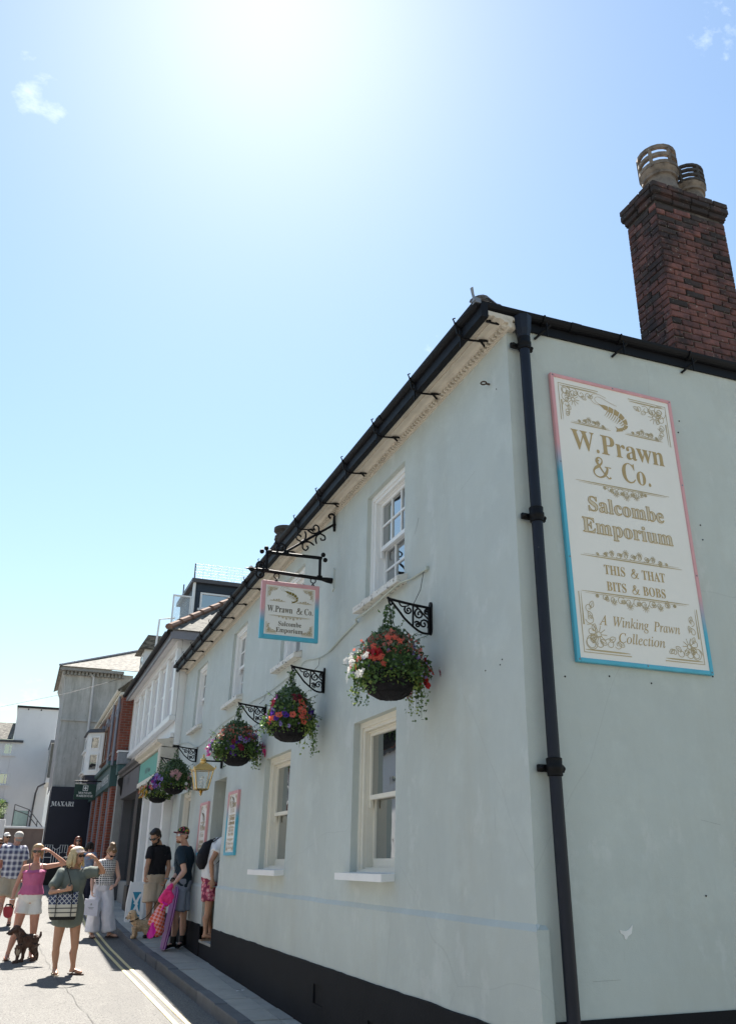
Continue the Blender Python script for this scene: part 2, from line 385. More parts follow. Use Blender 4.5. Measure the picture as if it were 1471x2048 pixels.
# ------------------------------------------------------------------ main shop building
BX, BY = 2.815, 4.5
def FW(y, z, w): return (2.815 + .02 * (z - 1.37) - w, y, z)
shop = thing('shop_building', 'sage green rendered corner shop with black gutter and brick chimney', 'building', (2.84, 4.5, .1))
YE = 17.95; ZT = 5.47
UP = [(6.40, 7.36, 4.05, 5.22), (9.52, 10.44, 4.05, 5.22), (12.52, 13.48, 4.05, 5.24), (15.66, 16.66, 4.05, 5.26)]
LO = [(6.55, 7.57, 1.60, 2.93), (9.66, 10.80, 1.60, 2.93), (15.98, 17.1, 1.60, 2.91)]
DOOR = (13.06, 13.94, .62, 2.90)
def wall_open(m, y0, y1, z0, z1, holes, depth, fn, step=.6):
    ysb = sorted({y0, y1, *[h[0] for h in holes], *[h[1] for h in holes]}); zsb = sorted({z0, z1, *[h[2] for h in holes], *[h[3] for h in holes]})
    def sub(L):
        o = []
        for a, b in zip(L, L[1:]):
            k = max(1, int((b - a) / step)); o += [a + (b - a) * i / k for i in range(k)]
        return o + [L[-1]]
    ysb = sub(ysb); zsb = sub(zsb); eps = 1e-6
    for a, b in zip(ysb, ysb[1:]):
        for c, d in zip(zsb, zsb[1:]):
            cy, cz = (a + b) / 2, (c + d) / 2
            if any(h[0] < cy < h[1] and h[2] < cz < h[3] for h in holes): continue
            m.quad(fn(a, c, 0), fn(b, c, 0), fn(b, d, 0), fn(a, d, 0))
    for h in holes:
        a, b, c, d = h[:4]; D = -(h[4] if len(h) > 4 else depth)
        m.quad(fn(a, c, 0), fn(a, d, 0), fn(a, d, D), fn(a, c, D)); m.quad(fn(b, c, 0), fn(b, d, 0), fn(b, d, D), fn(b, c, D))
        m.quad(fn(a, d, 0), fn(b, d, 0), fn(b, d, D), fn(a, d, D)); m.quad(fn(a, c, 0), fn(b, c, 0), fn(b, c, D), fn(a, c, D))
m = MB()
wall_open(m, BY, YE, 1.36, ZT, UP + [(a, b, max(c, 1.36), d) for a, b, c, d in LO] + [(DOOR[0], DOOR[1], 1.36, DOOR[3], 1.1)], .3, FW)
# end walls and side (gable) wall
SX = 9.6
def SW(x, z): return (x, BY, z)
xsb = [None] + [3.2 + .6 * i for i in range(12)]
for z0, z1 in ((-.1, .6), (.6, 1.36), (1.36, 2.2), (2.2, 3), (3, 3.8), (3.8, 4.6), (4.6, ZT), (ZT, 5.58)):
    for a, b in zip(xsb, xsb[1:]):
        pa = [FW(BY, z, 0)[0] if a is None else a for z in (z0, z1)]
        m.quad((pa[0], BY, z0), (b, BY, z0), (b, BY, z1), (pa[1], BY, z1))
m.quad((9.8, BY, -.1), (9.8, 12, -.1), (9.8, 12, 5.6), (9.8, BY, 5.6))
m.quad(FW(YE, 0, 0), (9.8, YE, 0), (9.8, YE, 5.5), FW(YE, 5.5, 0))
for i, (a, b, c, d) in enumerate(UP + LO): m.quad(FW(a, c, -.3), FW(b, c, -.3), FW(b, d, -.3), FW(a, d, -.3))
wall = put('wall', m, M['sage'], shop)
# lower wall zone stands 3 cm proud, with a bevelled ledge
def LW(y, z, w): return (2.811 - w, y, z)
for y0, y1 in ((BY - .03, DOOR[0]), (DOOR[1], YE)):
    m = MB(); yb = [y0 + (y1 - y0) * i / 14 for i in range(15)]
    for a, b in zip(yb, yb[1:]):
        r = lambda y: .010 * noise.noise((y * 1.3, 0, 0))
        for z0, z1 in ((-.1, .5), (.5, .9), (.9, None)): m.quad(LW(a, z0, .02), LW(b, z0, .02), LW(b, z1 or 1.345 + r(b), .02), LW(a, z1 or 1.345 + r(a), .02))
        m.quad(LW(a, 1.345 + r(a), .02), LW(b, 1.345 + r(b), .02), LW(b, 1.383 + r(b), -.005), LW(a, 1.383 + r(a), -.005))
    for yy in (y0, y1):
        if yy > BY: m.quad(LW(yy, -.1, .02), LW(yy, 1.355, .02), LW(yy, 1.36, -1.0), LW(yy, -.1, -1.0))
    if y0 > 6: put('dado_band', m, M['sage'], shop); continue
    m.add([(2.791, BY - .03, -.1), (2.87, BY - .03, -.1), (2.87, BY + .01, -.1), (2.791, BY - .03, 1.355), (2.87, BY - .03, 1.355), (2.87, BY + .01, 1.385), (2.812, BY + .01, 1.385)], [(0, 1, 4, 3), (1, 2, 5, 4), (3, 4, 5, 6)]); put('dado_band', m, M['sage'], shop)
# black plinth with air vents
VENT = [(8.10, 8.38, .50, .66), (6.62, 7.0, .36, .56)]
def PW(y, z, w): return (2.773 - w, y, z)
def ptop(y): return .82 + .012 * noise.noise((y * 2.1, 3, 0)) + .006 * noise.noise((y * 7, 1, 0))
for y0, y1 in ((BY - .05, DOOR[0]), (DOOR[1], YE)):
    m = MB(); k = int((y1 - y0) / .11); yb = sorted({y0 + (y1 - y0) * i / k for i in range(k + 1)} | {v for q in VENT for v in q[:2] if y0 < v < y1})
    for a, b in zip(yb, yb[1:]):
        for z0, z1 in ((-.1, .36), (.36, .5), (.5, .56), (.56, .66), (.66, None)):
            if z1 and any(q[0] < (a + b) / 2 < q[1] and q[2] < (z0 + z1) / 2 < q[3] for q in VENT): continue
            m.quad(PW(a, z0, 0), PW(b, z0, 0), PW(b, z1 or ptop(b), 0), PW(a, z1 or ptop(a), 0))
        m.quad(PW(a, ptop(a), 0), PW(b, ptop(b), 0), PW(b, ptop(b) + .003, -.03), PW(a, ptop(a) + .003, -.03))
    if y0 < 6:
        for a, b, c, d in VENT:
            for p, q in (((a, c), (a, d)), ((b, c), (b, d)), ((a, d), (b, d)), ((a, c), (b, c))): m.quad(PW(*p, 0), PW(*q, 0), PW(*q, -.017), PW(*p, -.017))
            m.quad(PW(a, c, -.017), PW(b, c, -.017), PW(b, d, -.017), PW(a, d, -.017))
    yy = DOOR[0] if y0 < 6 else DOOR[1]; m.quad(PW(yy, -.1, 0), PW(yy, .8, 0), PW(yy, .8, -1), PW(yy, -.1, -1))
    put('plinth', m, M['plinth'], shop)
m = MB(); m.box(2.872, 9.7, BY - .015, BY + .01, -.1, .9); put('plinth', m, M['plinth'], shop)
m = MB(); m.box(2.776, 2.87, BY - .045, BY + .01, -.1, .815); put('plinth', m, M['plinth'], shop)
# doorway: recessed lobby, step, inner door
m = MB(); m.box(2.785, 3.95, DOOR[0] + .004, DOOR[1] - .004, .1, .583); put('door_step', m, M['plinth'], shop)
m = MB(); m.box(2.775, 3.95, DOOR[0] + .004, DOOR[1] - .004, .585, .62); put('step_slab', m, M['slab'], shop)
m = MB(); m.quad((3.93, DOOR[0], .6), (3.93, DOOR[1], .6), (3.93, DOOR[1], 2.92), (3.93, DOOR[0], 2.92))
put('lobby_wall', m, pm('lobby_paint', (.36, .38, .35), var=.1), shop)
m = MB(); m.box(3.88, 3.925, DOOR[0] + .05, DOOR[1] - .05, .63, 2.75); dr = put('door', m, pm('dark_door', (.05, .055, .06), rough=.4), shop)
m = MB(); m.box(3.86, 3.875, DOOR[0] + .16, DOOR[1] - .16, 1.55, 2.6); put('door_pane', m, M['glass'], dr)

# windows ------------------------------------------------------------
def fbox(m, y0, y1, z0, z1, w0, w1): # box in facade coordinates
    vs = [FW(y, z, w) for z in (z0, z1) for y in (y0, y1) for w in (w0, w1)]
    m.add(vs, [(0, 2, 3, 1), (4, 5, 7, 6), (0, 1, 5, 4), (2, 6, 7, 3), (0, 4, 6, 2), (1, 3, 7, 5)])
def fframe(m, y0, y1, z0, z1, t, w0, w1, tb=None, tt=None):
    tb = tb or t; tt = tt or t
    fbox(m, y0, y0 + t, z0, z1, w0, w1); fbox(m, y1 - t, y1, z0, z1, w0, w1)
    fbox(m, y0 + t, y1 - t, z0, z0 + tb, w0, w1); fbox(m, y0 + t, y1 - t, z1 - tt, z1, w0, w1)
def sash_window(y0, y1, z0, z1, cols, rows, mat, rec, lower_floor):
    m = MB()
    fframe(m, y0 - .003, y1 + .003, z0 + .02, z1 + .003, .085, -.28, -rec, tb=.03)
    fframe(m, y0 + .0, y1 - .0, z0 + .02, z1, .045, -rec - .0, -rec + .018, tb=.02, tt=.05)          # outer moulding
    fframe(m, y0 + .085, y1 - .085, z0 + .05, z1 - .085, .012, -.2, -rec - .03, tb=.012)
    win = put('window', m, mat, shop)
    a, b, c, d = y0 + .085, y1 - .085, z0 + .05, z1 - .085; mid = (c + d) / 2 + .01
    for nm, (p, q), w0 in (('upper_sash', (mid - .025, d), -rec - .05), ('lower_sash', (c, mid + .02), -rec - .095)):
        m = MB(); t = .042; bt = .04 if nm[0] == 'u' else .085
        fframe(m, a, b, p, q, t, w0 - .035, w0, tb=bt)
        gy0, gy1, g0, g1 = a + t, b - t, p + bt, q - t
        for i in range(1, cols): yy = gy0 + (gy1 - gy0) * i / cols; fbox(m, yy - .010, yy + .010, g0, g1, w0 - .03, w0 - .006)
        for i in range(1, rows): zz = g0 + (g1 - g0) * i / rows; fbox(m, gy0, gy1, zz - .010, zz + .010, w0 - .03, w0 - .0065)
        if nm[0] == 'u':
            for yy in (a, b - .04): # sash horns
                m.prism([(yy, p - .07), (yy + .04, p - .07), (yy + .04, p), (yy, p)], lambda u, v: FW(u, v, w0 - .03), lambda u, v: FW(u, v, w0 - .004))
        s = put(nm, m, mat, win)
        for i in range(cols):
            for j in range(rows):
                m = MB(); e = random.uniform(-.0018, .0018); e2 = random.uniform(-.0018, .0018)
                ya, yb = gy0 + (gy1 - gy0) * i / cols, gy0 + (gy1 - gy0) * (i + 1) / cols; za, zb = g0 + (g1 - g0) * j / rows, g0 + (g1 - g0) * (j + 1) / rows
                m.quad(FW(ya, za, w0 - .02 + e), FW(yb, za, w0 - .02 + e2), FW(yb, zb, w0 - .02 - e), FW(ya, zb, w0 - .02 - e2))
                put('pane', m, M['glass'], s)
    m = MB()
    if lower_floor:
        vs = [(y0 + .004, -.19), (y0 + .0, .115), (y1 + .08, .115), (y1 - .004, .0), (y1 - .004, -.19)]
        m.prism(vs, lambda u, w: FW(u, z0 + .022 - w * .05, w), lambda u, w: FW(u, z0 - .035 - w * .05, w))
        put('sill', m, M['white'], win)
    else:
        k = 12; top = []
        for i in range(k):
            ya, yb = y0 - .07 + (y1 - y0 + .15) * i / k, y0 - .07 + (y1 - y0 + .15) * (i + 1) / k - .0
            e0, e1 = [.010 * noise.noise((yy * 9, z0, 1)) for yy in (ya, yb)]
            vs = [FW(ya, z0 - .07, -.02), FW(yb, z0 - .07, -.02), FW(yb, z0 - .07, .10 + e1), FW(ya, z0 - .07, .10 + e0), FW(ya, z0 + .02, -.2 + .2 * (ya < y0 or ya > y1)), FW(yb, z0 + .02, -.2 + .2 * (yb > y1 or yb < y0)), FW(yb, z0 - .012 + e1, .10 + e1), FW(ya, z0 - .012 + e0, .10 + e0)]
            m.add(vs, [(0, 1, 2, 3), (4, 7, 6, 5), (2, 6, 7, 3)] + ([(0, 3, 7, 4)] if i == 0 else []) + ([(1, 5, 6, 2)] if i == k - 1 else []))
        put('sill', m, M['sill'], win)
    return win
for q in UP: sash_window(*q, 3, 2, M['white'], .065, False)
for q in LO: sash_window(*q, 1, 1, M['cream'], .085, True)

# cornice, dentils -------------------------------------------------------
m = MB()
prof = [(0, 5.425), (.018, 5.425), (.018, 5.436), (.024, 5.436), (.024, 5.468), (.060, 5.468), (.062, 5.475), (.085, 5.487), (.105, 5.490), (.105, 5.483), (.140, 5.483), (.140, 5.495), (.155, 5.497), (.165, 5.490), (.20, 5.490), (.20, 5.498), (.232, 5.498), (.232, 5.53), (-.02, 5.53)]
m.prism(prof, lambda w, z: FW(BY - .075, z, w), lambda w, z: FW(YE, z, w))
cor = put('cornice', m, M['cornice'], shop)
m = MB(); y = BY - .05
while y < YE - .03:
    if random.random() > .04: 
        vs = [FW(yy, z, w) for z in (5.439, 5.4675) for yy in (y, y + .026) for w in (.018, .054)]
        m.add(vs, [(0, 2, 3, 1), (4, 5, 7, 6), (0, 1, 5, 4), (2, 6, 7, 3), (0, 4, 6, 2), (1, 3, 7, 5)])
    y += .052
put('dentil_strip', m, M['cornice'], cor, kind='stuff')
m = MB(); m.box(2.702, 2.98, BY - .074, BY + .02, 5.50, 5.525); m.bbox(2.87, 2.955, BY - .06, BY + .01, 5.44, 5.497, .01); put('eaves_board', m, M['cornice'], shop)
# gutters ------------------------------------------------------------
def gut_prof(r=.050, n=8): # half round, open top, with thickness
    o = [(r * math.cos(PI + PI * i / n), r * math.sin(PI + PI * i / n)) for i in range(n + 1)]
    i_ = [((r - .007) * math.cos(PI + PI * i / n), (r - .007) * math.sin(PI + PI * i / n)) for i in range(n, -1, -1)]
    return o + i_
GX, GZ = 2.640, 5.600           # front gutter centre line
m = MB(); m.prism(gut_prof(), lambda u, v: (GX + u, BY - .03 + u, GZ + v), lambda u, v: (GX + u, YE + .05, GZ + v))
for y in (6.3, 8.1, 9.9, 11.7, 13.5, 15.3, 17.1): m.prism(gut_prof(.056), lambda u, v: (GX + u, y, GZ + v), lambda u, v: (GX + u, y + .09, GZ + v))
m.box(GX - .052, GX + .05, YE + .045, YE + .055, GZ - .05, GZ)
fg = put('gutter', m, M['gutter'], shop)
m = MB(); m.box(2.640, 2.70, BY - .078, YE, 5.466, 5.60); put('fascia_board', m, M['gutter'], shop)
y = 4.72
while y < YE - .1:
    m = MB()
    xw = FW(y, 5.48, .09)[0]
    m.tube([(xw + .01, y, 5.470), (GX + .02, y + .02, 5.462), (GX - .035, y + .02, 5.50), (GX - .045, y + .02, 5.56)], .0085, 6)
    m.tube([(GX - .01, y + .02, 5.55), (GX - .01, y + .02, 5.385)], .007, 6)
    m.tube([(xw + .05, y - .035, 5.462), (xw - .02, y, 5.474), (xw + .05, y + .045, 5.462)], .010, 6)
    m.tube([(GX + .056 * math.cos(t), y + .02, GZ + .056 * math.sin(t)) for t in [PI * (1 + i / 8) for i in range(9)]], .007, 6)
    m.tube([(GX - .056, y + .02, GZ), (GX - .07, y + .02, GZ + .03), (GX - .05, y + .02, GZ + .042)], .006, 6)
    put('gutter_bracket', m, M['iron'], fg); y += .86
GY, GZ2 = BY - .030, 5.600
def gzx(x): return GZ2 + .025 * (x - 2.6)
m = MB(); m.prism(gut_prof(.050), lambda u, v: (GX + u, GY + u, gzx(2.6) + v), lambda u, v: (SX, GY + u, gzx(SX) + v))
for x in (3.45, 5.3): m.prism(gut_prof(.056), lambda u, v: (x, GY + u, gzx(x) + v), lambda u, v: (x + .09, GY + u, gzx(x) + v))
sg = put('gutter', m, M['gutter'], shop)
m = MB(); m.prism([(2.72, 5.475), (SX, 5.475 + .17), (SX, 5.58 + .17), (2.72, 5.58)], lambda u, v: (u, BY - .018, v), lambda u, v: (u, BY - .002, v)); put('fascia_board', m, M['gutter'], shop)
for x in (3.2, 3.92, 4.62, 5.35, 6.1):
    m = MB(); z = gzx(x)
    m.tube([(x - .06, BY - .01, z - .185), (x + .05, GY - .05, z - .075)], .010, 6)
    m.tube([(x + .02, GY - .04, z - .055), (x + .02, GY - .04, z - .18)], .007, 6)
    m.tube([(x, GY + .056 * math.cos(t), z + .056 * math.sin(t)) for t in [PI * (1 + i / 8) for i in range(9)]], .008, 6)
    put('gutter_bracket', m, M['iron'], sg)
# downpipe with hopper, collars, holderbats
m = MB(); DX, DY = 2.985, BY - .075
m.tube([(DX + .012, DY, 5.36), (DX, DY, 4.0), (DX - .02, DY, 2.2), (DX - .035, DY, -.05)], .039, 16)
dp = put('downpipe', m, M['pipe'], shop, smooth=True)
m = MB(); m.lathe([(.044, 5.30), (.048, 5.33), (.050, 5.37), (.060, 5.42), (.068, 5.50), (.070, 5.54), (.064, 5.54)], (DX + .012, DY, 0), 8); put('hopper', m, M['pipe'], dp)
for z, dx in ((5.30, .012), (3.90, -.002), (2.235, -.02), (.55, -.032)):
    m = MB(); m.lathe([(.041, z - .05), (.048, z - .045), (.048, z - .02), (.053, z - .012), (.053, z + .012), (.048, z + .02), (.050, z + .055), (.041, z + .06)], (DX + dx, DY, 0), 16)
    m.bbox(DX + dx - .095, DX + dx + .095, DY + .03, DY + .055, z - .022, z + .022, .005); m.ball((DX + dx - .078, DY + .025, z), .016, 8, 5); m.ball((DX + dx + .078, DY + .025, z), .016, 8, 5)
    put('pipe_collar', m, M['iron'], dp, smooth=True)
# roof ----------------------------------------------------------------
m = MB(); e, g = 2.612, BY - .062; rz = 5.588; H = 2.35
def slab4(m, a, b, c, d, t=.018):
    n = (Vector(b) - Vector(a)).cross(Vector(d) - Vector(a)).normalized() * t
    if n.z < 0: n = -n
    P = [Vector(p) for p in (a, b, c, d)]; m.add([*P, *[p + n for p in P]], [(0, 3, 2, 1), (4, 5, 6, 7), (0, 1, 5, 4), (1, 2, 6, 5), (2, 3, 7, 6), (3, 0, 4, 7)])
slab4(m, (e, g, rz), (e, YE + .05, rz), (e + 3.3, YE + .05, rz + H), (e + 3.3, g + 3.3, rz + H))
slab4(m, (e, g, rz), (e + 3.3, g + 3.3, rz + H), (9.8, g + 3.3, rz + H), (9.8, g, rz + .17))
slab4(m, (e + 3.3, g + 3.3, rz + H), (e + 3.3, YE + .05, rz + H), (9.4, YE + .05, rz - .2), (9.4, g + 3.3, rz - .2))
put('roof', m, M['slate'], shop)
for i in range(8):          # hip tiles up the corner
    m = MB(); a = Vector((e - .01, g - .01, rz + .03)) + Vector((1, 1, H / 3.3)) * (.32 * i + .06); b = a + Vector((1, 1, H / 3.3)) * .34
    R = []
    for p, r in ((a, .075), (b, .065)):
        s = Vector((1, -1, 0)).normalized(); u = Vector((0, 0, 1)); R.append([p + s * r * math.cos(t) + u * (r * .6 * math.sin(t) + .006 * (i % 2)) for t in [PI * j / 6 for j in range(7)]] + [p + s * (r - .02) * math.cos(t) + u * (r - .02) * .6 * math.sin(t) for t in [PI * j / 6 for j in range(6, -1, -1)]])
    m.rings(R); put('hip_tile', m, M['slate'], shop)
m = MB(); m.tube([(e - .02, g - .01, rz), (e - .025, g + .0, rz + .06), (e - .04, g - .01, rz + .115)], [.018, .016, .020], 8, flat=(1, .4)); m.box(e - .02, e + .03, g - .02, g + .03, rz - .01, rz + .03); put('hip_iron', m, M['lead'], shop)
# chimney ---------------------------------------------------------------
M['brick'] = hue_random(pm('chimney_brick', (.185, .078, .064), rough=.9, var=.25, vs=14, bump=.7, bs=70), .34)
layer(M['brick'], (.085, .048, .055), scale=3.2, lo=.42, hi=.6, amt=.7, world=True)
layer(M['brick'], (.018, .016, .018), scale=1.7, lo=.46, hi=.62, stretch=(1, 1, .8), amt=.9, world=True)
layer(M['brick'], (.015, .014, .015), scale=7, lo=.56, hi=.64, amt=.8, world=True)
layer(M['brick'], (.40, .38, .33), scale=30, lo=.60, hi=.67, amt=.5, world=True)
M['bmortar'] = layer(pm('chimney_mortar', (.16, .14, .13), rough=.95, var=.3, vs=9, bump=.6, bs=80), (.02, .02, .02), scale=1.7, lo=.46, hi=.62, amt=.9, world=True)
M['pot'] = layer(layer(pm('buff_chimney_pot', (.205, .17, .14), rough=.85, var=.3, vs=7, bump=.3, bs=40), (.05, .042, .038), scale=5, lo=.48, hi=.62, amt=.8), (.42, .38, .31), scale=9, lo=.62, hi=.72, amt=.5)
M['cowl'] = pm('sooty_cowl', (.05, .045, .042), rough=.8, var=.4, vs=12, bump=.3, bs=40)
CX, CY, CW, CD, CZ0, CZ1 = 5.035, 4.97, .90, .44, 5.75, 7.98
TL = .034
def CT(x, y, z): return (x + TL * (z - 6.1), y + .01 * (z - 6.1), z)      # the stack leans a little
m = MB(tf=CT); m.box(CX + .012, CX + CW - .012, CY + .012, CY + CD - .012, CZ0 - .5, CZ1 + .21)
chim = put('chimney', m, M['bmortar'], shop)
rb = random.Random(11)
M['soot'] = hue_random(layer(layer(pm('sooty_brick', (.035, .028, .028), rough=.95, var=.3, vs=14, bump=.7, bs=70), (.11, .055, .05), scale=4, lo=.50, hi=.66, amt=.7, world=True), (.24, .23, .20), scale=26, lo=.60, hi=.67, amt=.5, world=True), .3)
def brick_mesh(l, d=.05, h=.063, mat=None):
    q = MB(); q.bbox(-l / 2, l / 2, -d / 2, d / 2, -h / 2, h / 2, .006); me = q.mesh('brick', mat or M['brick']); fixnormals(me); return me
bms = {}
nb = 0; stuffb = MB(tf=CT)
def lay(face, z, s, l, out=0., h=.063):
    global nb
    sooty = out > 0 or rb.random() < max(0, (z - 7.45) * 1.1) or (rb.random() < .10)
    key = (round(l, 3), sooty)
    if key not in bms: bms[key] = brick_mesh(l, mat=M['soot'] if sooty else None)
    o = rb.uniform(-.004, .004) + out; dz = rb.uniform(-.002, .002)
    if face == 'f': p = CT(CX + s, CY + .02 - o, z + dz); r = (0, -TL, 0)
    else: p = CT(CX + .02 - o, CY + s, z + dz); r = (0, -TL, PI / 2)
    b = inst(bms[key], 'brick', chim, p, (r[0] + rb.uniform(-.01, .01), r[1], r[2] + rb.uniform(-.012, .012)))
    if out == 0 and h == .063: pass
    nb += 1
row = 0; z = 6.02
while z < CZ1:
    cap = 0
    if row % 2 == 0: fl = [.1075] + [.215] * 3 + [.13]; sl = [.215, .215]
    else: fl = [.215] * 4; sl = [.1, .215, .1]
    for face, L_, tot in (('f', fl, CW), ('s', sl, CD)):
        s = 0; gap = .012; k = tot / (sum(L_) + gap * len(L_))
        for l in L_: lay(face, z, s + (l * k + gap) / 2, l * k - .0); s += l * k + gap * k
    row += 1; z += .0755
# oversailing cap courses
for k, (zc, o, n, ns) in enumerate(((CZ1 + .035, .018, 4, 2), (CZ1 + .11, .045, 4, 2), (CZ1 + .185, .045, 5, 3))):
    for i in range(n): lay('f', zc, -o + (CW + 2 * o) * (i + .5) / n, (CW + 2 * o) / n - .008, o)
    for i in range(ns): lay('s', zc, -o + .05 + (CD + 2 * o - .05) * (i + .5) / ns, (CD + 2 * o - .05) / ns - .008, o)
    m = MB(tf=CT); m.box(CX - o + .02, CX + CW + o, CY - o + .02, CY + CD + o, zc - .034, zc + .034); put('cap_course', m, M['soot'], chim)
# back and far faces, not seen: coarse courses joined
m = MB(tf=CT)
for r in range(26):
    zc = 6.02 + .0755 * r
    for i in range(4): a = CX + CW * i / 4; m.box(a + .006, a + CW / 4 - .006, CY + CD - .02, CY + CD + .005, zc - .031, zc + .031)
    for i in range(2): a = CY + CD * i / 2; m.box(CX + CW - .02, CX + CW + .005, a + .006, a + CD / 2 - .006, zc - .031, zc + .031)
put('rear_brickwork', m, M['brick'], chim, kind='stuff')
m = MB(tf=CT); m.prism([(-.16, -.05), (CW + .1, -.05), (CW + .1, .0), (-.16, .0)], lambda u, v: (CX + u, CY - .17, 5.74 + v), lambda u, v: (CX + u, CY - .005, 6.03 + v))
m.box(CX - .02, CX + CW + .04, CY - .015, CY - .003, 5.9, 6.08); m.box(CX - .015, CX - .003, CY - .03, CY + CD, 5.9, 6.1)
m.prism([(-.15, -.04), (-.01, .0), (-.01, .03), (-.15, -.01)], lambda u, v: (CX + u, CY - .2, 5.86 + v), lambda u, v: (CX + u, CY + CD, 6.1 + v))
put('lead_flashing', m, M['lead'], shop)
def pot(cx, cy, zb, h, r, slots, matp, matc, name='chimney_pot'):
    m = MB(); m.lathe([(r * 1.05, 0), (r * 1.05, h * .10), (r * .92, h * .14), (r * .80, h * .42), (r * .80, h * .46), (r * .92, h * .47), (r * .92, h * .52), (r * .86, h * .54), (r * 1.0, h * .60), (r, h * .66), (r * .7, h * .66), (r * .6, h * .1)], (cx, cy, zb), 20)
    p = put(name, m, matp, chim, smooth=True)
    m = MB(); zt = zb + h * .64; hh = h * .36; 
    for i in range(slots + 1):
        za = zt + hh * i / slots; 
        R = [[(cx + q * math.cos(2 * PI * j / 20), cy + q * math.sin(2 * PI * j / 20), zz) for j in range(20)] for q, zz in ((r * .86, za), (r * 1.04, za), (r * 1.04, za + hh * .32 / slots * 1.3), (r * .86, za + hh * .32 / slots * 1.3))]
        m.rings(R, cap=False, closed=True)
    for j in range(6):
        t = 2 * PI * j / 6 + .5; x, y = cx + r * .96 * math.cos(t), cy + r * .96 * math.sin(t)
        m.tube([(x, y, zt - .01), (x, y, zt + hh * 1.1)], r * .10, 6)
    put('cowl', m, matc, p)
pot(5.40, 5.17, 8.18, .60, .20, 2, M['pot'], M['pot'])
pot(5.80, 5.19, 8.16, .55, .185, 3, M['pot'], M['cowl'])
m = MB(tf=CT); m.box(CX + .06, CX + CW - .06, CY + .05, CY + CD - .04, 8.17, 8.23); put('mortar_flaunching', m, M['bmortar'], chim)
# second stack further along the ridge, only its pot shows above the gutter
m = MB(); m.bbox(5.6, 6.4, 21.2, 22.5, 7.3, 10.0, .02); c2 = put('chimney', m, M['brick'], shop)
m = MB(); m.lathe([(.30, 9.95), (.30, 10.1), (.26, 10.15), (.26, 10.35), (.30, 10.38), (.30, 10.5), (.25, 10.52), (.25, 10.6), (.33, 10.66), (.33, 10.76), (.24, 10.76)], (6.0, 21.9, 0), 18); put('chimney_pot', m, M['cowl'], c2, smooth=True)
# eye bolt, telephone cable along the wall
t = thing('eye_bolt', 'small rusty iron eye bolt high on the sage wall near the corner', 'eye bolt', FW(4.78, 5.13, 0))
m = MB(); c = FW(4.78, 5.13, .035); m.tube([FW(4.78, 5.13, -.01), c], .008, 6); m.rings([[Vector(c) + Vector((-.018 + .022 * math.cos(a) * 1 + .006 * math.cos(b) * math.cos(a), .022 * math.sin(a) + .006 * math.cos(b) * math.sin(a), .006 * math.sin(b))) for b in [2 * PI * q / 6 for q in range(6)]] for a in [2 * PI * q / 12 for q in range(12)]], closed=True)
put('ring', m, pm('rust', (.07, .045, .03), rough=.8), t)

# old nail holes, scratches and a lost paint flake on the render
M['mark'] = pm('dark_scuff', (.22, .235, .225), rough=.9); M['flake'] = pm('bare_white_filler', (.72, .72, .70), rough=.9)
for x, z in ((4.458, 4.99), (4.43, 4.88), (4.5, 4.09), (4.5, 3.97), (3.05, 2.83), (3.15, 2.82), (4.385, 2.92), (3.5, 2.85), (3.84, 2.83), (4.05, 1.52), (4.23, .99)):
    m = MB(); m.lathe([(.006, 0), (.006, .003)], (0, 0, 0), 7); m.v = [(x + p[0], BY - .001 - p[2], z + p[1]) for p in m.v]; put('nail_hole', m, M['iron'], shop)
for y, z in ((4.99, 2.93), (4.79, 2.93), (4.76, 2.96), (4.68, 5.03)):
    m = MB(); m.lathe([(.005, 0), (.005, .003)], (0, 0, 0), 7); m.v = [(FW(y, z, .001)[0] - p[2], y + p[0], z + p[1]) for p in m.v]; put('nail_hole', m, M['iron'], shop)
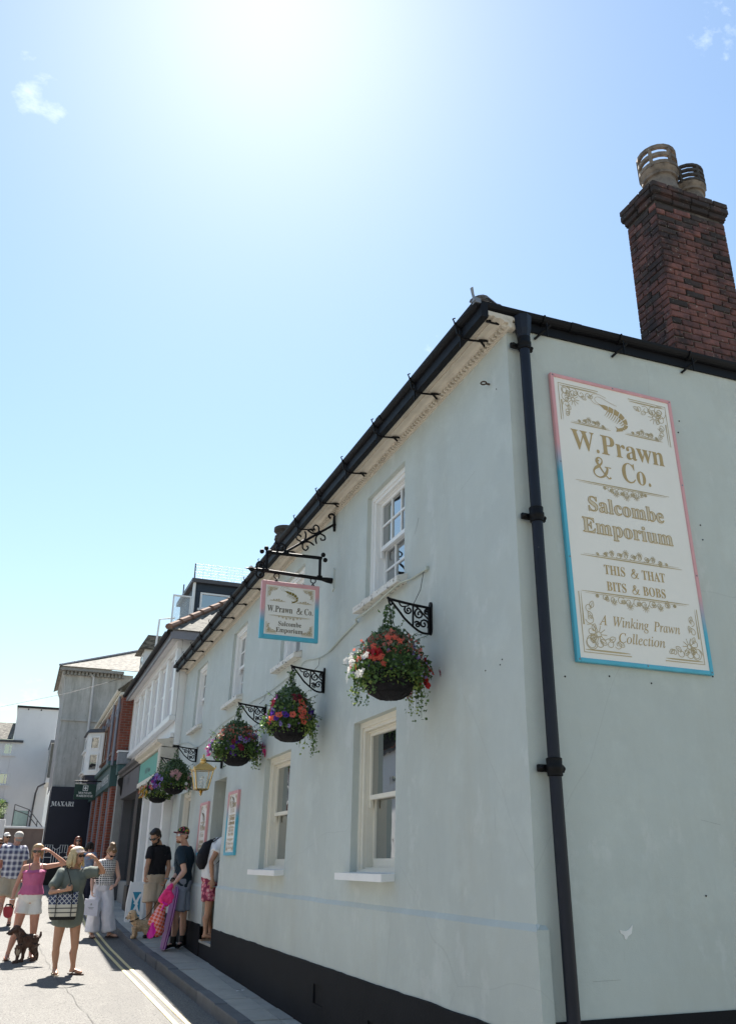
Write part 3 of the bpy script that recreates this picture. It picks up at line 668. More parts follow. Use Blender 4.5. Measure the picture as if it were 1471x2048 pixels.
# outlines of serif letters, 1000 units to the em: [advance, [loops]]
GLY = {"b.":[179,[[89,-9,58,4,48,36,58,68,89,81,122,68,132,36,122,4]]],"bA":[436,[[-9,0,-9,18,20,27,39,53,206,466,224,465,392,70,414,30,443,18,443,0,229,0,229,18,262,22,283,39,253,132,103,132,77,67,75,41,94,22,128,18,128,0],[113,161,242,161,177,319]]],"bB":[442,[[16,0,16,17,59,29,73,58,75,369,64,422,48,434,15,439,15,455,262,454,328,441,371,414,393,375,389,313,353,271,287,247,367,219,410,173,418,116,407,76,392,54,345,19,278,2],[182,252,243,260,263,272,276,292,284,333,281,385,269,412,248,428,206,433,185,419],[222,24,266,34,287,56,300,103,298,166,283,201,263,218,235,228,182,231,183,50,193,31]]],"bC":[468,[[257,-11,208,-6,151,13,101,46,63,91,38,147,28,194,28,262,43,323,64,364,102,409,180,453,271,465,388,435,408,443,419,465,437,465,437,308,420,308,392,364,356,407,324,429,290,441,237,440,212,430,174,389,161,359,146,277,146,179,163,103,196,52,247,27,298,25,368,50,428,106,447,89,409,45,365,14,314,-5]]],"bE":[441,[[14,0,14,17,50,22,65,33,75,78,73,397,62,425,16,439,16,455,399,455,399,320,383,320,363,383,331,412,249,430,203,429,187,419,183,246,224,249,254,264,273,291,288,345,304,345,304,118,287,118,276,175,255,204,223,219,183,222,183,67,188,40,206,29,265,29,313,39,371,75,411,143,430,143,402,0]]],"bH":[523,[[15,0,15,17,50,24,65,35,75,81,73,400,59,427,16,439,16,455,242,455,242,439,201,431,186,412,182,251,342,251,338,412,323,431,282,439,282,455,507,455,507,439,473,432,458,421,449,379,451,58,468,27,507,17,507,0,282,0,282,17,321,25,339,49,342,221,182,221,185,50,202,26,242,17,242,0]]],"bI":[260,[[13,0,13,17,64,35,75,75,74,407,60,430,13,439,13,455,244,455,244,439,199,430,183,401,183,77,192,36,209,25,246,17,246,0]]],"bM":[633,[[14,0,14,17,48,24,65,35,75,79,74,402,59,429,15,439,15,455,185,455,317,142,449,455,617,455,617,439,585,431,570,420,560,378,562,55,576,26,617,17,617,0,396,0,396,17,438,28,453,56,455,399,288,0,270,0,105,389,107,55,123,27,169,17,169,0]]],"bN":[493,[[403,-11,107,350,108,55,122,28,167,17,167,0,18,0,18,17,51,22,67,33,76,79,76,388,38,432,18,439,18,455,156,455,391,169,388,407,372,430,331,439,331,455,480,455,480,439,436,428,423,400,422,-11]]],"bO":[525,[[261,-11,169,7,120,36,87,66,41,145,28,240,50,332,103,405,181,452,278,466,368,444,439,390,485,312,498,215,476,123,422,50,344,3],[265,12,315,26,351,66,372,133,379,228,371,321,348,389,310,430,260,443,210,430,174,389,152,322,145,228,153,135,177,67,215,26]]],"bP":[417,[[15,0,15,17,50,24,65,35,75,81,73,400,59,427,16,439,16,455,271,453,326,444,366,422,394,391,408,350,406,305,385,259,355,232,314,214,182,206,185,50,202,26,242,17,242,0],[182,230,252,239,272,253,287,283,292,329,285,384,270,412,244,428,199,429,184,414]]],"bR":[472,[[15,0,15,17,50,24,65,35,75,81,73,400,59,427,16,439,16,455,285,451,354,433,389,409,414,363,411,296,377,252,315,224,443,36,457,22,480,17,480,0,338,0,201,212,182,212,184,57,197,29,242,17,242,0],[182,234,258,243,280,258,294,281,303,323,299,378,284,407,259,425,212,431,186,417]]],"bS":[390,[[43,-11,43,158,62,158,83,94,104,59,129,34,160,20,206,15,238,23,266,47,278,81,275,110,258,138,123,213,71,261,56,289,50,332,67,403,101,440,148,462,206,465,300,445,313,450,320,466,339,466,339,319,322,319,307,362,278,404,222,441,186,444,151,434,127,411,120,380,126,351,147,328,290,253,337,211,354,176,359,133,354,93,339,58,298,18,251,-3,171,-9,82,12,69,7,61,-11]]],"bT":[423,[[92,0,92,17,142,31,155,64,156,433,112,429,73,410,41,367,29,318,11,318,11,455,410,455,410,317,394,317,381,368,357,404,319,426,263,433,265,56,280,27,328,17,328,0]]],"bU":[492,[[248,-13,152,3,114,29,89,66,74,135,71,400,57,427,15,439,15,455,240,455,240,439,196,429,182,404,182,112,193,68,209,45,242,26,275,22,326,31,363,56,390,127,390,400,376,426,328,439,328,455,474,455,474,439,436,425,424,398,422,156,412,92,398,58,380,32,341,5]]],"bW":[611,[[171,-11,28,404,13,430,-15,439,-15,455,181,455,181,439,144,426,141,398,223,153,301,353,275,422,261,433,229,439,229,455,439,455,439,439,404,432,393,407,474,166,549,403,540,429,503,439,503,455,624,455,624,439,597,424,580,392,446,-11,428,-11,316,309,190,-11]]],"bX":[470,[[11,0,11,17,43,24,81,55,193,208,70,398,40,431,14,439,14,455,244,455,244,439,200,433,190,413,265,289,339,410,328,432,293,439,293,455,458,455,458,439,414,430,380,403,281,265,422,44,442,23,464,17,464,0,238,0,238,17,278,23,290,45,210,183,125,54,131,28,174,17,174,0]]],"ba":[343,[[255,-10,216,1,200,35,151,2,95,-9,57,-1,28,28,21,74,45,121,103,157,199,190,194,270,180,288,154,295,121,292,107,283,105,271,123,231,110,202,77,191,48,200,35,222,35,253,49,278,75,298,126,316,195,317,246,304,276,277,292,224,294,43,302,34,320,42,329,28,294,-1],[151,34,177,43,199,63,199,169,150,148,123,114,123,53,137,37]]],"bb":[360,[[43,-11,43,403,37,428,8,439,8,455,138,455,138,279,165,303,209,318,254,313,290,294,318,261,336,218,342,166,337,118,306,48,252,3,213,-9,170,-8,105,28,53,-11],[183,14,213,23,232,49,245,160,231,251,212,273,184,280,155,270,138,242,141,45,156,22]]],"bc":[293,[[156,-10,103,2,53,43,24,106,21,174,40,237,79,285,133,313,197,318,235,307,262,287,276,261,275,228,253,207,219,207,199,230,190,290,169,297,144,290,126,269,116,235,113,170,122,110,143,67,184,41,230,43,271,72,285,60,227,8]]],"be":[300,[[154,-10,100,1,58,35,29,88,19,157,30,222,59,273,103,307,157,318,209,309,249,280,274,234,283,166,117,166,129,91,150,60,180,44,228,48,270,86,285,73,258,36,228,11,193,-5],[116,192,201,192,198,259,181,292,151,295,134,284,119,244]]],"bi":[198,[[101,362,65,376,50,412,65,449,101,463,137,449,151,412,136,376],[18,0,18,16,47,28,52,56,52,268,45,287,20,293,21,310,148,310,149,46,156,24,180,16,180,0]]],"bl":[199,[[18,0,18,16,47,28,52,56,52,408,45,431,20,439,20,455,148,455,149,46,156,24,180,16,180,0]]],"bm":[554,[[18,0,18,16,47,28,52,56,51,267,41,288,19,294,19,310,146,310,146,265,188,305,237,318,292,304,320,261,364,304,403,317,455,312,492,277,502,237,505,42,514,22,536,16,536,0,377,0,377,16,405,29,410,56,408,241,400,264,377,271,349,263,324,237,325,42,335,22,356,16,356,0,199,0,199,16,227,29,232,56,230,241,222,264,199,271,170,262,146,235,147,42,156,22,177,16,177,0]]],"bn":[380,[[18,0,18,16,47,28,52,56,51,267,41,288,19,294,19,310,148,310,148,267,190,306,229,318,281,312,309,292,329,237,332,38,341,22,363,16,363,0,202,0,202,16,228,26,235,56,234,241,225,264,203,271,173,262,148,235,149,42,158,22,180,16,180,0]]],"bo":[336,[[169,-10,108,2,60,37,29,89,19,154,29,219,60,272,108,306,168,318,228,307,275,273,306,221,317,154,306,88,275,36,228,2],[169,11,193,18,210,43,220,154,210,263,196,288,169,299,144,292,128,271,117,154,127,43,144,18]]],"bp":[371,[[17,-139,17,-124,36,-120,48,-108,52,-64,52,263,45,285,19,295,19,310,143,310,143,263,169,297,203,315,248,318,286,303,326,258,348,193,346,113,321,46,284,7,236,-10,183,1,148,32,152,-99,164,-116,197,-123,197,-139],[195,28,222,36,239,59,253,154,238,255,220,274,199,278,171,267,148,235,148,69,167,38]]],"br":[287,[[18,0,18,16,47,28,52,56,52,268,45,287,20,293,21,310,146,310,146,252,170,286,205,312,240,318,272,307,284,292,289,266,285,244,272,229,233,224,189,260,168,250,152,220,150,41,162,23,197,16,197,0]]],"bu":[374,[[131,-10,84,1,53,41,46,84,44,268,35,287,11,294,11,310,142,310,142,66,153,44,177,36,205,43,228,66,227,265,216,288,189,294,189,310,324,310,324,59,333,37,360,30,360,13,228,-10,228,40,186,3]]],"bw":[434,[[122,-10,16,268,4,286,-11,293,-11,310,138,310,138,293,118,288,115,270,167,127,211,235,194,283,168,295,168,310,323,310,323,293,302,288,296,274,336,141,387,271,381,288,356,295,356,310,445,310,445,295,428,289,415,266,304,-10,289,-10,223,197,140,-10]]],"iA":[463,[[-85,0,-82,13,-49,19,-9,46,356,475,369,475,353,52,362,27,411,13,409,0,221,0,224,13,261,18,278,34,288,158,119,153,32,39,40,19,79,13,75,0],[143,183,289,183,298,367]]],"iC":[470,[[218,-10,164,-4,117,13,78,41,49,78,31,125,26,191,34,240,57,299,129,394,215,451,303,474,352,472,430,453,453,470,467,470,439,332,425,332,422,386,400,427,370,446,317,452,266,440,217,412,174,370,140,317,112,242,105,157,119,96,160,42,208,21,280,24,342,52,399,103,412,91,369,46,323,15,274,-4]]],"iP":[402,[[-34,0,-30,13,18,25,34,49,127,390,129,434,113,446,81,451,85,465,300,463,353,450,388,424,406,385,407,341,395,305,365,268,330,245,286,229,157,222,148,216,105,41,119,20,165,13,161,0],[193,242,266,255,297,275,319,302,330,337,331,383,320,414,299,434,239,444,209,430,159,257,165,244]]],"iW":[592,[[83,-10,98,409,87,439,40,453,42,465,229,465,226,453,180,442,168,419,153,116,321,355,317,431,301,447,267,452,270,465,448,465,444,452,405,443,391,417,377,120,564,406,567,440,522,452,527,465,667,465,664,452,634,442,594,398,319,-10,306,-10,320,310,95,-10]]],"ia":[341,[[50,-8,26,-3,8,10,-7,64,7,147,49,228,101,284,148,310,202,314,222,302,232,280,241,309,292,309,222,48,226,36,241,38,282,80,291,72,278,53,228,3,206,-7,179,-4,168,29,191,118,119,23,85,0],[82,33,107,41,138,70,196,163,219,251,214,283,200,296,169,297,138,280,109,247,85,202,61,134,53,79,60,43]]],"ic":[298,[[99,-8,49,4,26,23,10,49,0,117,15,183,54,244,114,293,174,314,234,311,253,298,266,277,264,251,253,234,233,228,211,235,205,260,220,292,180,297,122,263,79,196,64,150,59,98,66,65,86,36,115,23,148,27,187,46,228,82,238,71,169,12]]],"ie":[287,[[89,-7,42,4,6,45,-3,115,16,182,58,246,113,291,172,314,233,309,252,292,258,272,255,245,238,216,208,189,164,167,61,142,56,100,65,54,81,36,104,27,156,33,221,81,231,71,165,12,128,-2],[64,158,124,173,176,207,202,251,198,291,164,296,126,270,90,222]]],"ig":[286,[[63,-153,-13,-136,-40,-113,-51,-83,-46,-47,-30,-22,36,24,13,39,6,60,58,121,29,144,13,172,10,203,21,241,65,292,123,316,164,318,240,296,289,296,289,266,243,266,243,203,207,149,146,118,82,116,63,97,61,82,73,70,159,38,201,13,216,-6,223,-40,212,-86,179,-122,129,-145],[111,129,132,133,155,150,184,204,189,267,179,288,161,300,137,301,113,289,88,260,73,227,66,182,73,150,84,136],[75,-132,119,-128,151,-114,170,-92,176,-56,166,-34,145,-17,52,18,-1,-31,-8,-80,2,-106,24,-123]]],"ii":[177,[[122,394,98,404,88,428,98,452,122,463,147,452,157,428,147,403],[33,-8,8,1,0,37,60,264,50,282,17,287,20,299,127,316,130,302,58,47,63,35,77,33,130,84,140,74,84,12]]],"ik":[339,[[218,-7,197,-1,181,19,120,161,78,129,41,0,-13,0,105,425,102,449,62,455,66,468,166,487,175,481,84,157,221,263,229,283,197,294,203,306,337,306,334,293,270,272,164,193,233,42,259,38,301,79,311,69,267,16]]],"il":[172,[[32,-7,5,4,-1,38,101,430,96,450,58,459,60,471,167,487,168,465,56,52,59,38,73,35,122,82,133,72,84,17]]],"in":[364,[[222,-9,198,1,189,28,242,248,240,267,225,275,173,246,110,172,74,99,42,0,-12,0,61,255,57,277,17,285,19,297,133,315,93,177,154,251,209,296,263,315,297,301,299,245,245,45,251,36,264,34,312,91,322,83,273,14,248,-3]]],"io":[350,[[105,-8,51,4,8,47,-4,112,14,178,61,247,128,298,192,316,258,305,297,270,312,230,310,172,291,121,254,66,211,28,155,0],[113,11,146,19,178,43,211,85,236,137,252,192,254,243,247,271,222,294,181,297,140,275,103,231,73,170,57,107,60,52,79,22]]],"ir":[223,[[-13,0,56,255,51,276,13,284,15,297,124,314,89,179,172,297,197,314,225,311,237,283,226,253,211,242,192,241,176,252,170,268,112,189,65,84,41,0]]],"it":[186,[[33,-8,5,5,1,37,66,283,19,283,22,297,67,316,109,355,136,392,151,392,126,304,183,304,177,283,120,283,60,48,63,34,76,32,124,79,134,68,82,11]]],"iw":[445,[[48,-8,39,245,27,277,-3,289,-2,300,83,315,93,260,98,91,238,317,250,317,275,71,352,164,383,215,389,242,365,276,367,304,388,316,411,307,421,287,421,259,402,208,360,142,240,-8,230,-8,205,221,60,-8]]]}
# ------------------------------------------------------------------ lettering and ornament (flat print on the signs)
def catmull(P, n=6, closed=False):
    o = []; k = len(P)
    for i in range(k if closed else k - 1):
        p0, p1, p2, p3 = [P[(i + d) % k] if closed else P[min(max(i + d, 0), k - 1)] for d in (-1, 0, 1, 2)]
        for j in range(n):
            t = j / n
            o.append(tuple(.5 * (2 * b + (c - a) * t + (2 * a - 5 * b + 4 * c - d) * t * t + (3 * b - a - 3 * c + d) * t ** 3) for a, b, c, d in zip(p0, p1, p2, p3)))
    if not closed: o.append(tuple(P[-1]))
    return o
class Ink:
    "2-D print: strokes and filled outlines, placed by fn(u, v, lift)"
    def __init__(s, fn): s.fn = fn; s.m = MB(); s.k = 0; s.k0 = 0
    def lift(s): s.k += 1; return .0018 + s.k0 + .00002 * (s.k % 60)
    def stroke(s, P, w, smooth=True, closed=False, n=6):
        if smooth and len(P) > 2: P = catmull(P, n, closed)
        k = len(P); h = s.lift(); vs = []
        for i, p in enumerate(P):
            a, b = (P[(i - 1) % k], P[(i + 1) % k]) if closed else (P[max(i - 1, 0)], P[min(i + 1, k - 1)])
            dx, dy = b[0] - a[0], b[1] - a[1]; l = math.hypot(dx, dy) or 1
            t = i / (k - 1); ww = (w(t) if callable(w) else w) / 2
            g = h + .0004 * t; vs += [s.fn(p[0] - dy / l * ww, p[1] + dx / l * ww, g), s.fn(p[0] + dy / l * ww, p[1] - dx / l * ww, g)]
        F = [(2 * i, 2 * i + 1, 2 * i + 3, 2 * i + 2) for i in range(k - 1)]
        if closed: F.append((2 * k - 2, 2 * k - 1, 1, 0))
        s.m.add(vs, F)
    def fill(s, loops):
        "fill outlines; a loop lying inside another is its hole, separate loops are filled one by one"
        def inside(p, l):
            r = False
            for (x0, y0), (x1, y1) in zip(l, l[1:] + l[:1]):
                if (y0 > p[1]) != (y1 > p[1]) and p[0] < (x1 - x0) * (p[1] - y0) / (y1 - y0) + x0: r = not r
            return r
        loops = [[tuple(p) for p in l] for l in loops]; par = [next((k for k, o in enumerate(loops) if k != i and inside(l[0], o)), None) for i, l in enumerate(loops)]
        for i, l in enumerate(loops):
            if par[i] is not None: continue
            h = s.lift(); L3 = [[Vector((x, y, 0)) for x, y in q] for q in [l] + [o for k, o in enumerate(loops) if par[k] == i]]
            T = tessellate_polygon(L3); s.m.add([s.fn(p.x, p.y, h) for q in L3 for p in q], [tuple(t) for t in T])
    def amp(s, x, y, k, w=.075):
        P = [(.74, .05), (.66, 0), (.52, .12), (.36, .34), (.25, .52), (.24, .64), (.33, .715), (.44, .66), (.43, .54), (.32, .42), (.16, .31), (.08, .18), (.14, .04), (.30, -.01), (.47, .06), (.58, .2), (.64, .36)]
        s.stroke([(x + a * k, y + b * k) for a, b in P], lambda t: k * w * (1.25 - .75 * abs(math.sin(t * 9.5 + .6))), n=5)
        s.stroke([(x + .53 * k, y + .40 * k), (x + .78 * k, y + .40 * k)], k * .035, False)
        for a, b in ((.30, .60), (.62, .37)): s.stroke([(x + a * k - .03 * k, y + b * k), (x + a * k + .03 * k, y + b * k)], k * .06, False)
    def width(s, txt, k, style, track=0, vs=1):
        w = 0
        for c in txt: w += (.34 if c == ' ' else .56 if c == '&' else GLY[style + (c if style + c in GLY else '.')][0] / 1000) * k + track
        return w - track
    def text(s, txt, x0, x1, y, k, style='b', outline=0., amp_w=.075):
        "set txt between x0 and x1 on baseline y with em size k (stretched sideways to fit)"
        sx = (x1 - x0) / s.width(txt, k, style); x = x0
        for c in txt:
            if c == ' ': x += .34 * k * sx; continue
            if c == '&': s.amp(x + .03 * k * sx, y, .62 * k, amp_w); x += .56 * k * sx; continue
            key = style + c
            if key not in GLY: key = 'b' + c if 'b' + c in GLY else 'b.'
            adv, loops = GLY[key]
            LL = [[(x + l[i] * k * sx / 1000, y + l[i + 1] * k / 1000) for i in range(0, len(l), 2)] for l in loops]
            if outline:
                for l in LL: s.stroke(l, outline, False, True)
            else: s.fill(LL)
            x += adv / 1000 * k * sx
    def curl(s, x, y, r, a0, sgn, w, turns=1.1):
        s.stroke([(x + r * (1 - .75 * t) * math.cos(a0 + sgn * 2 * PI * turns * t), y + r * (1 - .75 * t) * math.sin(a0 + sgn * 2 * PI * turns * t)) for t in [i / 9 for i in range(10)]], w, n=3)
    def burst(s, x, y, r, w, a0=0., a1=2 * PI, n=11):
        for i in range(n):
            a = a0 + (a1 - a0) * i / (n - 1); s.stroke([(x + .3 * r * math.cos(a), y + .3 * r * math.sin(a)), (x + r * math.cos(a), y + r * math.sin(a))], w, False)
        s.stroke([(x + .28 * r * math.cos(q), y + .28 * r * math.sin(q)) for q in [2 * PI * i / 8 for i in range(8)]], w, True, True, 2)
    def leaf(s, x, y, r, a, w):
        c, d = math.cos(a), math.sin(a); q = lambda u, v: (x + r * (u * c - v * d), y + r * (u * d + v * c))
        s.stroke([q(0, 0), q(.5, .34), q(1.05, 0), q(.5, -.34)], w, True, True, 3); s.stroke([q(0, 0), q(.8, 0)], w * .8, False)
    def rule(s, x0, x1, y, w):
        s.stroke([(x0 + (x1 - x0) * i / 8, y) for i in range(9)], lambda t: w * (.25 + .75 * math.sin(PI * t) ** .5), False)
    def flourish(s, x0, x1, y, h, up, w, n=5, cx0=None, cx1=None):
        "tapered rule with a band of scrolling leaves and flower heads above or below"
        d = 1 if up else -1; s.rule(x0, x1, y, w * 2.2); s.rule(x0 + (x1 - x0) * .03, x1 - (x1 - x0) * .03, y + d * w * 3, w)
        a, b = cx0 if cx0 is not None else x0 + (x1 - x0) * .2, cx1 if cx1 is not None else x1 - (x1 - x0) * .2
        for i in range(n):
            x = a + (b - a) * (i + .5) / n; e = math.sin(PI * (i + .5) / n) ** .6; r = h * .30 * e + h * .06
            s.curl(x, y + d * (r + w * 2), r, PI * .5 * (1 + d) + .6 * (i % 2), 1 if i % 2 else -1, w)
            if i % 2 == 0: s.burst(x + .2 * r, y + d * h * .72 * e, h * .28 * e + h * .04, w * .8)
            else: s.leaf(x, y + d * h * .5 * e, h * .36, d * (.9 - .25 * i), w); s.leaf(x + r, y + d * h * .35 * e, h * .3, d * 2.2, w)
    def corner(s, x, y, dx, dy, L1, L2, w):
        "corner bracket with vine; dx,dy point into the panel"
        s.stroke([(x, y + dy * L2), (x, y), (x + dx * L1, y)], w * 1.5, False)
        s.rule(x + dx * w * 3, x + dx * L1 * .98, y + dy * w * 4.5, w * 2.6); s.rule(x + dx * w * 4.5, x + dx * w * 4.5 + dx * .0001, y, w)
        s.stroke([(x + dx * w * 4.5, y + dy * L2 * t) for t in (.45, .6, .8, 1)], lambda t: w * 3 * (1 - .9 * t), False)
        r = min(L1, L2) * .15
        for i, t in enumerate((.16, .36, .56, .74)):
            s.curl(x + dx * L1 * t, y + dy * r * 1.25, r * (1 - .15 * i), 1.2 * i, dx * dy * (1 if i % 2 else -1), w)
            s.leaf(x + dx * L1 * t, y + dy * r * 1.6, r * .95, (0 if dx > 0 else PI) + dx * dy * .5 * (1 - i % 2 * 2), w)
            s.curl(x + dx * r * 1.25, y + dy * L2 * t, r * (1 - .15 * i), 1.2 * i + 1, -dx * dy * (1 if i % 2 else -1), w)
            s.leaf(x + dx * r * 1.5, y + dy * L2 * t, r * .9, dy * PI / 2 + .4 * (1 - i % 2 * 2), w)
        s.burst(x + dx * L1 * .34, y + dy * L1 * .34, r * 1.15, w)
    def prawn(s, x, y, k):
        "emblem, k = body width"
        q = lambda u, v: (x + u * k, y + v * k)
        sp = [(-.42, .20), (-.28, .17), (-.1, .12), (.08, .06), (.24, -.04), (.36, -.18), (.38, -.34), (.30, -.46), (.17, -.50)]
        P = catmull(sp, 6); W_ = lambda t: .25 * k * (.25 + .75 * math.sin(PI * min(1, t * .9 + .12)) ** .8) * (1 - .35 * t)
        nseg = 7; K = len(P)
        for i in range(nseg):      # overlapping shell plates with gaps
            a, b = int(i * K / nseg), int((i + 1) * K / nseg) - (0 if i == nseg - 1 else 0)
            seg = P[a:b]
            if len(seg) > 1: s.stroke([q(*p) for p in seg], lambda t, a=a, b=b: W_((a + (b - a) * t) / K) * (1.08 - .22 * t), False)
        s.fill([[q(-.62, .26), q(-.40, .28), q(-.26, .24), q(-.28, .10), q(-.42, .12), q(-.5, .19)]])
        s.fill([[q(.22, -.44), q(.05, -.50), q(-.06, -.44), q(.0, -.54), q(-.05, -.64), q(.1, -.60), q(.24, -.56)]])
        for i in range(7):
            u = -.34 + .075 * i; v = .05 - .035 * i; s.stroke([q(u + .05, v + .03), q(u - .03, v - .10), q(u - .11, v - .19)], lambda t: .03 * k * (1 - .8 * t), n=3)
        for i in range(5):
            u = .16 + .05 * i; v = -.16 - .06 * i; s.stroke([q(u + .03, v), q(u - .05, v - .08), q(u - .10, v - .09)], lambda t: .035 * k * (1 - .8 * t), n=3)
        s.stroke([q(-.52, .24), q(-.78, .26), q(-.92, .42), q(-.82, .60), q(-.58, .64), (q(-.3, .56))], .012 * k)
        s.stroke([q(-.52, .25), q(-.72, .34), q(-.74, .48), q(-.55, .54), q(-.2, .42), q(.1, .34)], .012 * k)
    def done(s, name, mat, parent, kind=None): return put(name, s.m, mat, parent, kind=kind)
M['gold'] = pm('gold_lettering', (.46, .325, .15), rough=.45, var=.12, vs=9, metal=.25)
M['gold2'] = pm('pale_gold_ornament', (.46, .36, .20), rough=.45, var=.1, vs=9, metal=.2)
M['gold3'] = pm('faded_gold_inline', (.62, .54, .40), rough=.45, var=.05)
M['panel'] = layer(pm('cream_sign_panel', (.80, .775, .72), rough=.4, var=.02, vs=2, spec=.35), (.72, .69, .62), scale=1.5, lo=.5, hi=.8, amt=.4)
PINK, BLUE = (.66, .34, .35), (.085, .42, .56)
def duo(name, z0, z1): return ramp_z(pm(name, PINK, rough=.4), z0, z1, BLUE, PINK)

# ---- the big wall sign on the gable
U0, V0, UW, VH = 3.235, 2.92, 1.135, 2.22
big = thing('wall_sign', 'tall cream sign with gold lettering and pink to blue border on the gable wall', 'sign', (U0 + UW / 2, BY, V0))
def SF(u, v, h): return (U0 + u, BY - .028 - h, V0 + v)
m = MB(); m.box(U0 + .03, U0 + UW - .03, BY - .028, BY - .004, V0 + .03, V0 + VH - .03); put('board', m, M['panel'], big)
bw = .030
for nm, (a, b, c, d), zz in (('l', (0, bw, 0, VH), (1.38, 1.62)), ('r', (UW - bw, UW, 0, VH), (.30, .58)), ('b', (bw, UW - bw, 0, bw), None), ('t', (bw, UW - bw, VH - bw, VH), None)):
    m = MB(); m.bbox(U0 + a, U0 + b, BY - .036, BY - .003, V0 + c, V0 + d, .004)
    mat = duo('sign_border_paint', zz[0], zz[1]) if zz else (pm('blue_border', BLUE, rough=.4) if nm == 'b' else pm('pink_border', PINK, rough=.4))
    put('border', m, mat, big)
for u in (.018, UW / 2, UW - .018):
    for v in (.018, VH * .33, VH * .66, VH - .018):
        if u == UW / 2 and v not in (.018, VH - .018): continue
        m = MB(); m.ball((U0 + u, BY - .037, V0 + v), (.007, .003, .007), 8, 4); put('screw', m, M['lead'], big)
def print_lines(fn, par, mat, X, Z, rows):
    for r in rows:
        txt, a, b_, y, k = r[:5]; st = r[5] if len(r) > 5 else 'b'; I = Ink(fn); sx = (X(b_) - X(a)) / I.width(txt, k, st); x = X(a)
        for word in txt.split(' '):
            w = I.width(word, k, st) * sx; J = Ink(fn); J.k0 = .0012 if len(r) > 6 and r[6] else 0; J.text(word, x, x + w, Z(y), k, st, outline=r[6] if len(r) > 6 else 0, amp_w=r[7] if len(r) > 7 else .075); J.done('lettering', mat, par); x += w + .34 * k * sx
def print_orn(fn, par, mat, flour, corn):
    for f in flour: I = Ink(fn); I.flourish(*f); I.done('ornament', mat, par, 'stuff')
    for f in corn: I = Ink(fn); I.corner(*f); I.done('corner_ornament', mat, par, 'stuff')
X = lambda u: u * UW; Z = lambda v: v * VH
print_lines(SF, big, M['gold'], X, Z, (('W.Prawn', .126, .868, .722, .355), ('Co.', .49, .735, .632, .355), ('THIS & THAT', .262, .728, .290, .150, 'b', 0, .10), ('BITS & BOBS', .268, .716, .236, .145, 'b', 0, .10), ('A Winking Prawn', .192, .79, .122, .150, 'i'), ('Collection', .312, .66, .072, .150, 'i')))
print_lines(SF, big, M['gold3'], X, Z, (('Salcombe', .19, .79, .503, .245), ('Emporium', .135, .838, .425, .245)))
print_lines(SF, big, M['gold'], X, Z, (('Salcombe', .19, .79, .503, .245, 'b', .0052), ('Emporium', .135, .838, .425, .245, 'b', .0052)))
I = Ink(SF); I.amp(X(.255), Z(.632), .225, .085); I.done('lettering', M['gold'], big)
I = Ink(SF); I.prawn(X(.50), Z(.888), .235); I.done('prawn_emblem', M['gold'], big, 'stuff')
w = .0040
print_orn(SF, big, M['gold2'], ((X(.12), X(.86), Z(.606), .10, False, w, 9, X(.32), X(.68)), (X(.10), X(.875), Z(.344), .085, True, w, 11, X(.2), X(.78)), (X(.08), X(.89), Z(.225), .10, False, w, 11, X(.16), X(.80)), (X(.13), X(.445), Z(.820), .075, True, w, 6, X(.18), X(.40)), (X(.562), X(.878), Z(.819), .075, True, w, 6, X(.61), X(.84))),
    ((X(.058), Z(.967), 1, -1, .36, .32, w), (X(.942), Z(.967), -1, -1, .36, .36, w), (X(.058), Z(.032), 1, 1, .38, .42, w), (X(.942), Z(.032), -1, 1, .34, .40, w)))

# ---- hanging sign on its wrought bracket
HY, H0, H1, HZ0, HZ1 = 8.37, 2.058, 2.712, 3.885, 4.527
hs = thing('hanging_sign', 'square double sided shop sign with pink and blue frame hanging below an iron bracket', 'sign', ((H0 + H1) / 2, HY, HZ0))
m = MB(); m.box(H0 + .03, H1 - .03, HY - .014, HY + .014, HZ0 + .03, HZ1 - .03); put('board', m, M['panel'], hs)
bw = .046; HH = HZ1 - HZ0
for nm, (a, b, c, d), zz in (('l', (H0, H0 + bw, HZ0, HZ1), (.18, .33)), ('r', (H1 - bw, H1, HZ0, HZ1), (.36, .52)), ('b', (H0 + bw, H1 - bw, HZ0, HZ0 + bw), None), ('t', (H0 + bw, H1 - bw, HZ1 - bw, HZ1), None)):
    m = MB(); m.bbox(a, b, HY - .022, HY + .022, c, d, .004)
    put('frame', m, duo('hanging_sign_paint', *zz) if zz else (pm('blue_frame', BLUE, rough=.4) if nm == 'b' else pm('pink_frame', PINK, rough=.4)), hs)
def HF(u, v, h): return (H0 + u, HY - .014 - h, HZ0 + v)
HWd = H1 - H0; X = lambda u: u * HWd; Z = lambda v: v * HH
M['dgold'] = pm('bronze_lettering', (.115, .09, .05), rough=.5, var=.1, vs=9)
print_lines(HF, hs, M['dgold'], X, Z, (('W.Prawn & Co.', .115, .905, .465, .150, 'b', 0, .10), ('Salcombe', .305, .705, .235, .112), ('Emporium', .27, .735, .125, .112)))
I = Ink(HF); I.prawn(X(.53), Z(.785), .145); I.done('prawn_emblem', pm('olive_gold', (.21, .16, .03), rough=.4, metal=.2), hs, 'stuff')
w = .0028
print_orn(HF, hs, M['gold2'], ((X(.14), X(.42), Z(.655), .03, True, w, 4), (X(.60), X(.88), Z(.655), .03, True, w, 4), (X(.14), X(.86), Z(.405), .04, False, w, 7)), [(X(p), Z(q), r, s, .12, .12, w) for p, q, r, s in ((.105, .90, 1, -1), (.895, .90, -1, -1), (.105, .10, 1, 1), (.895, .10, -1, 1))])
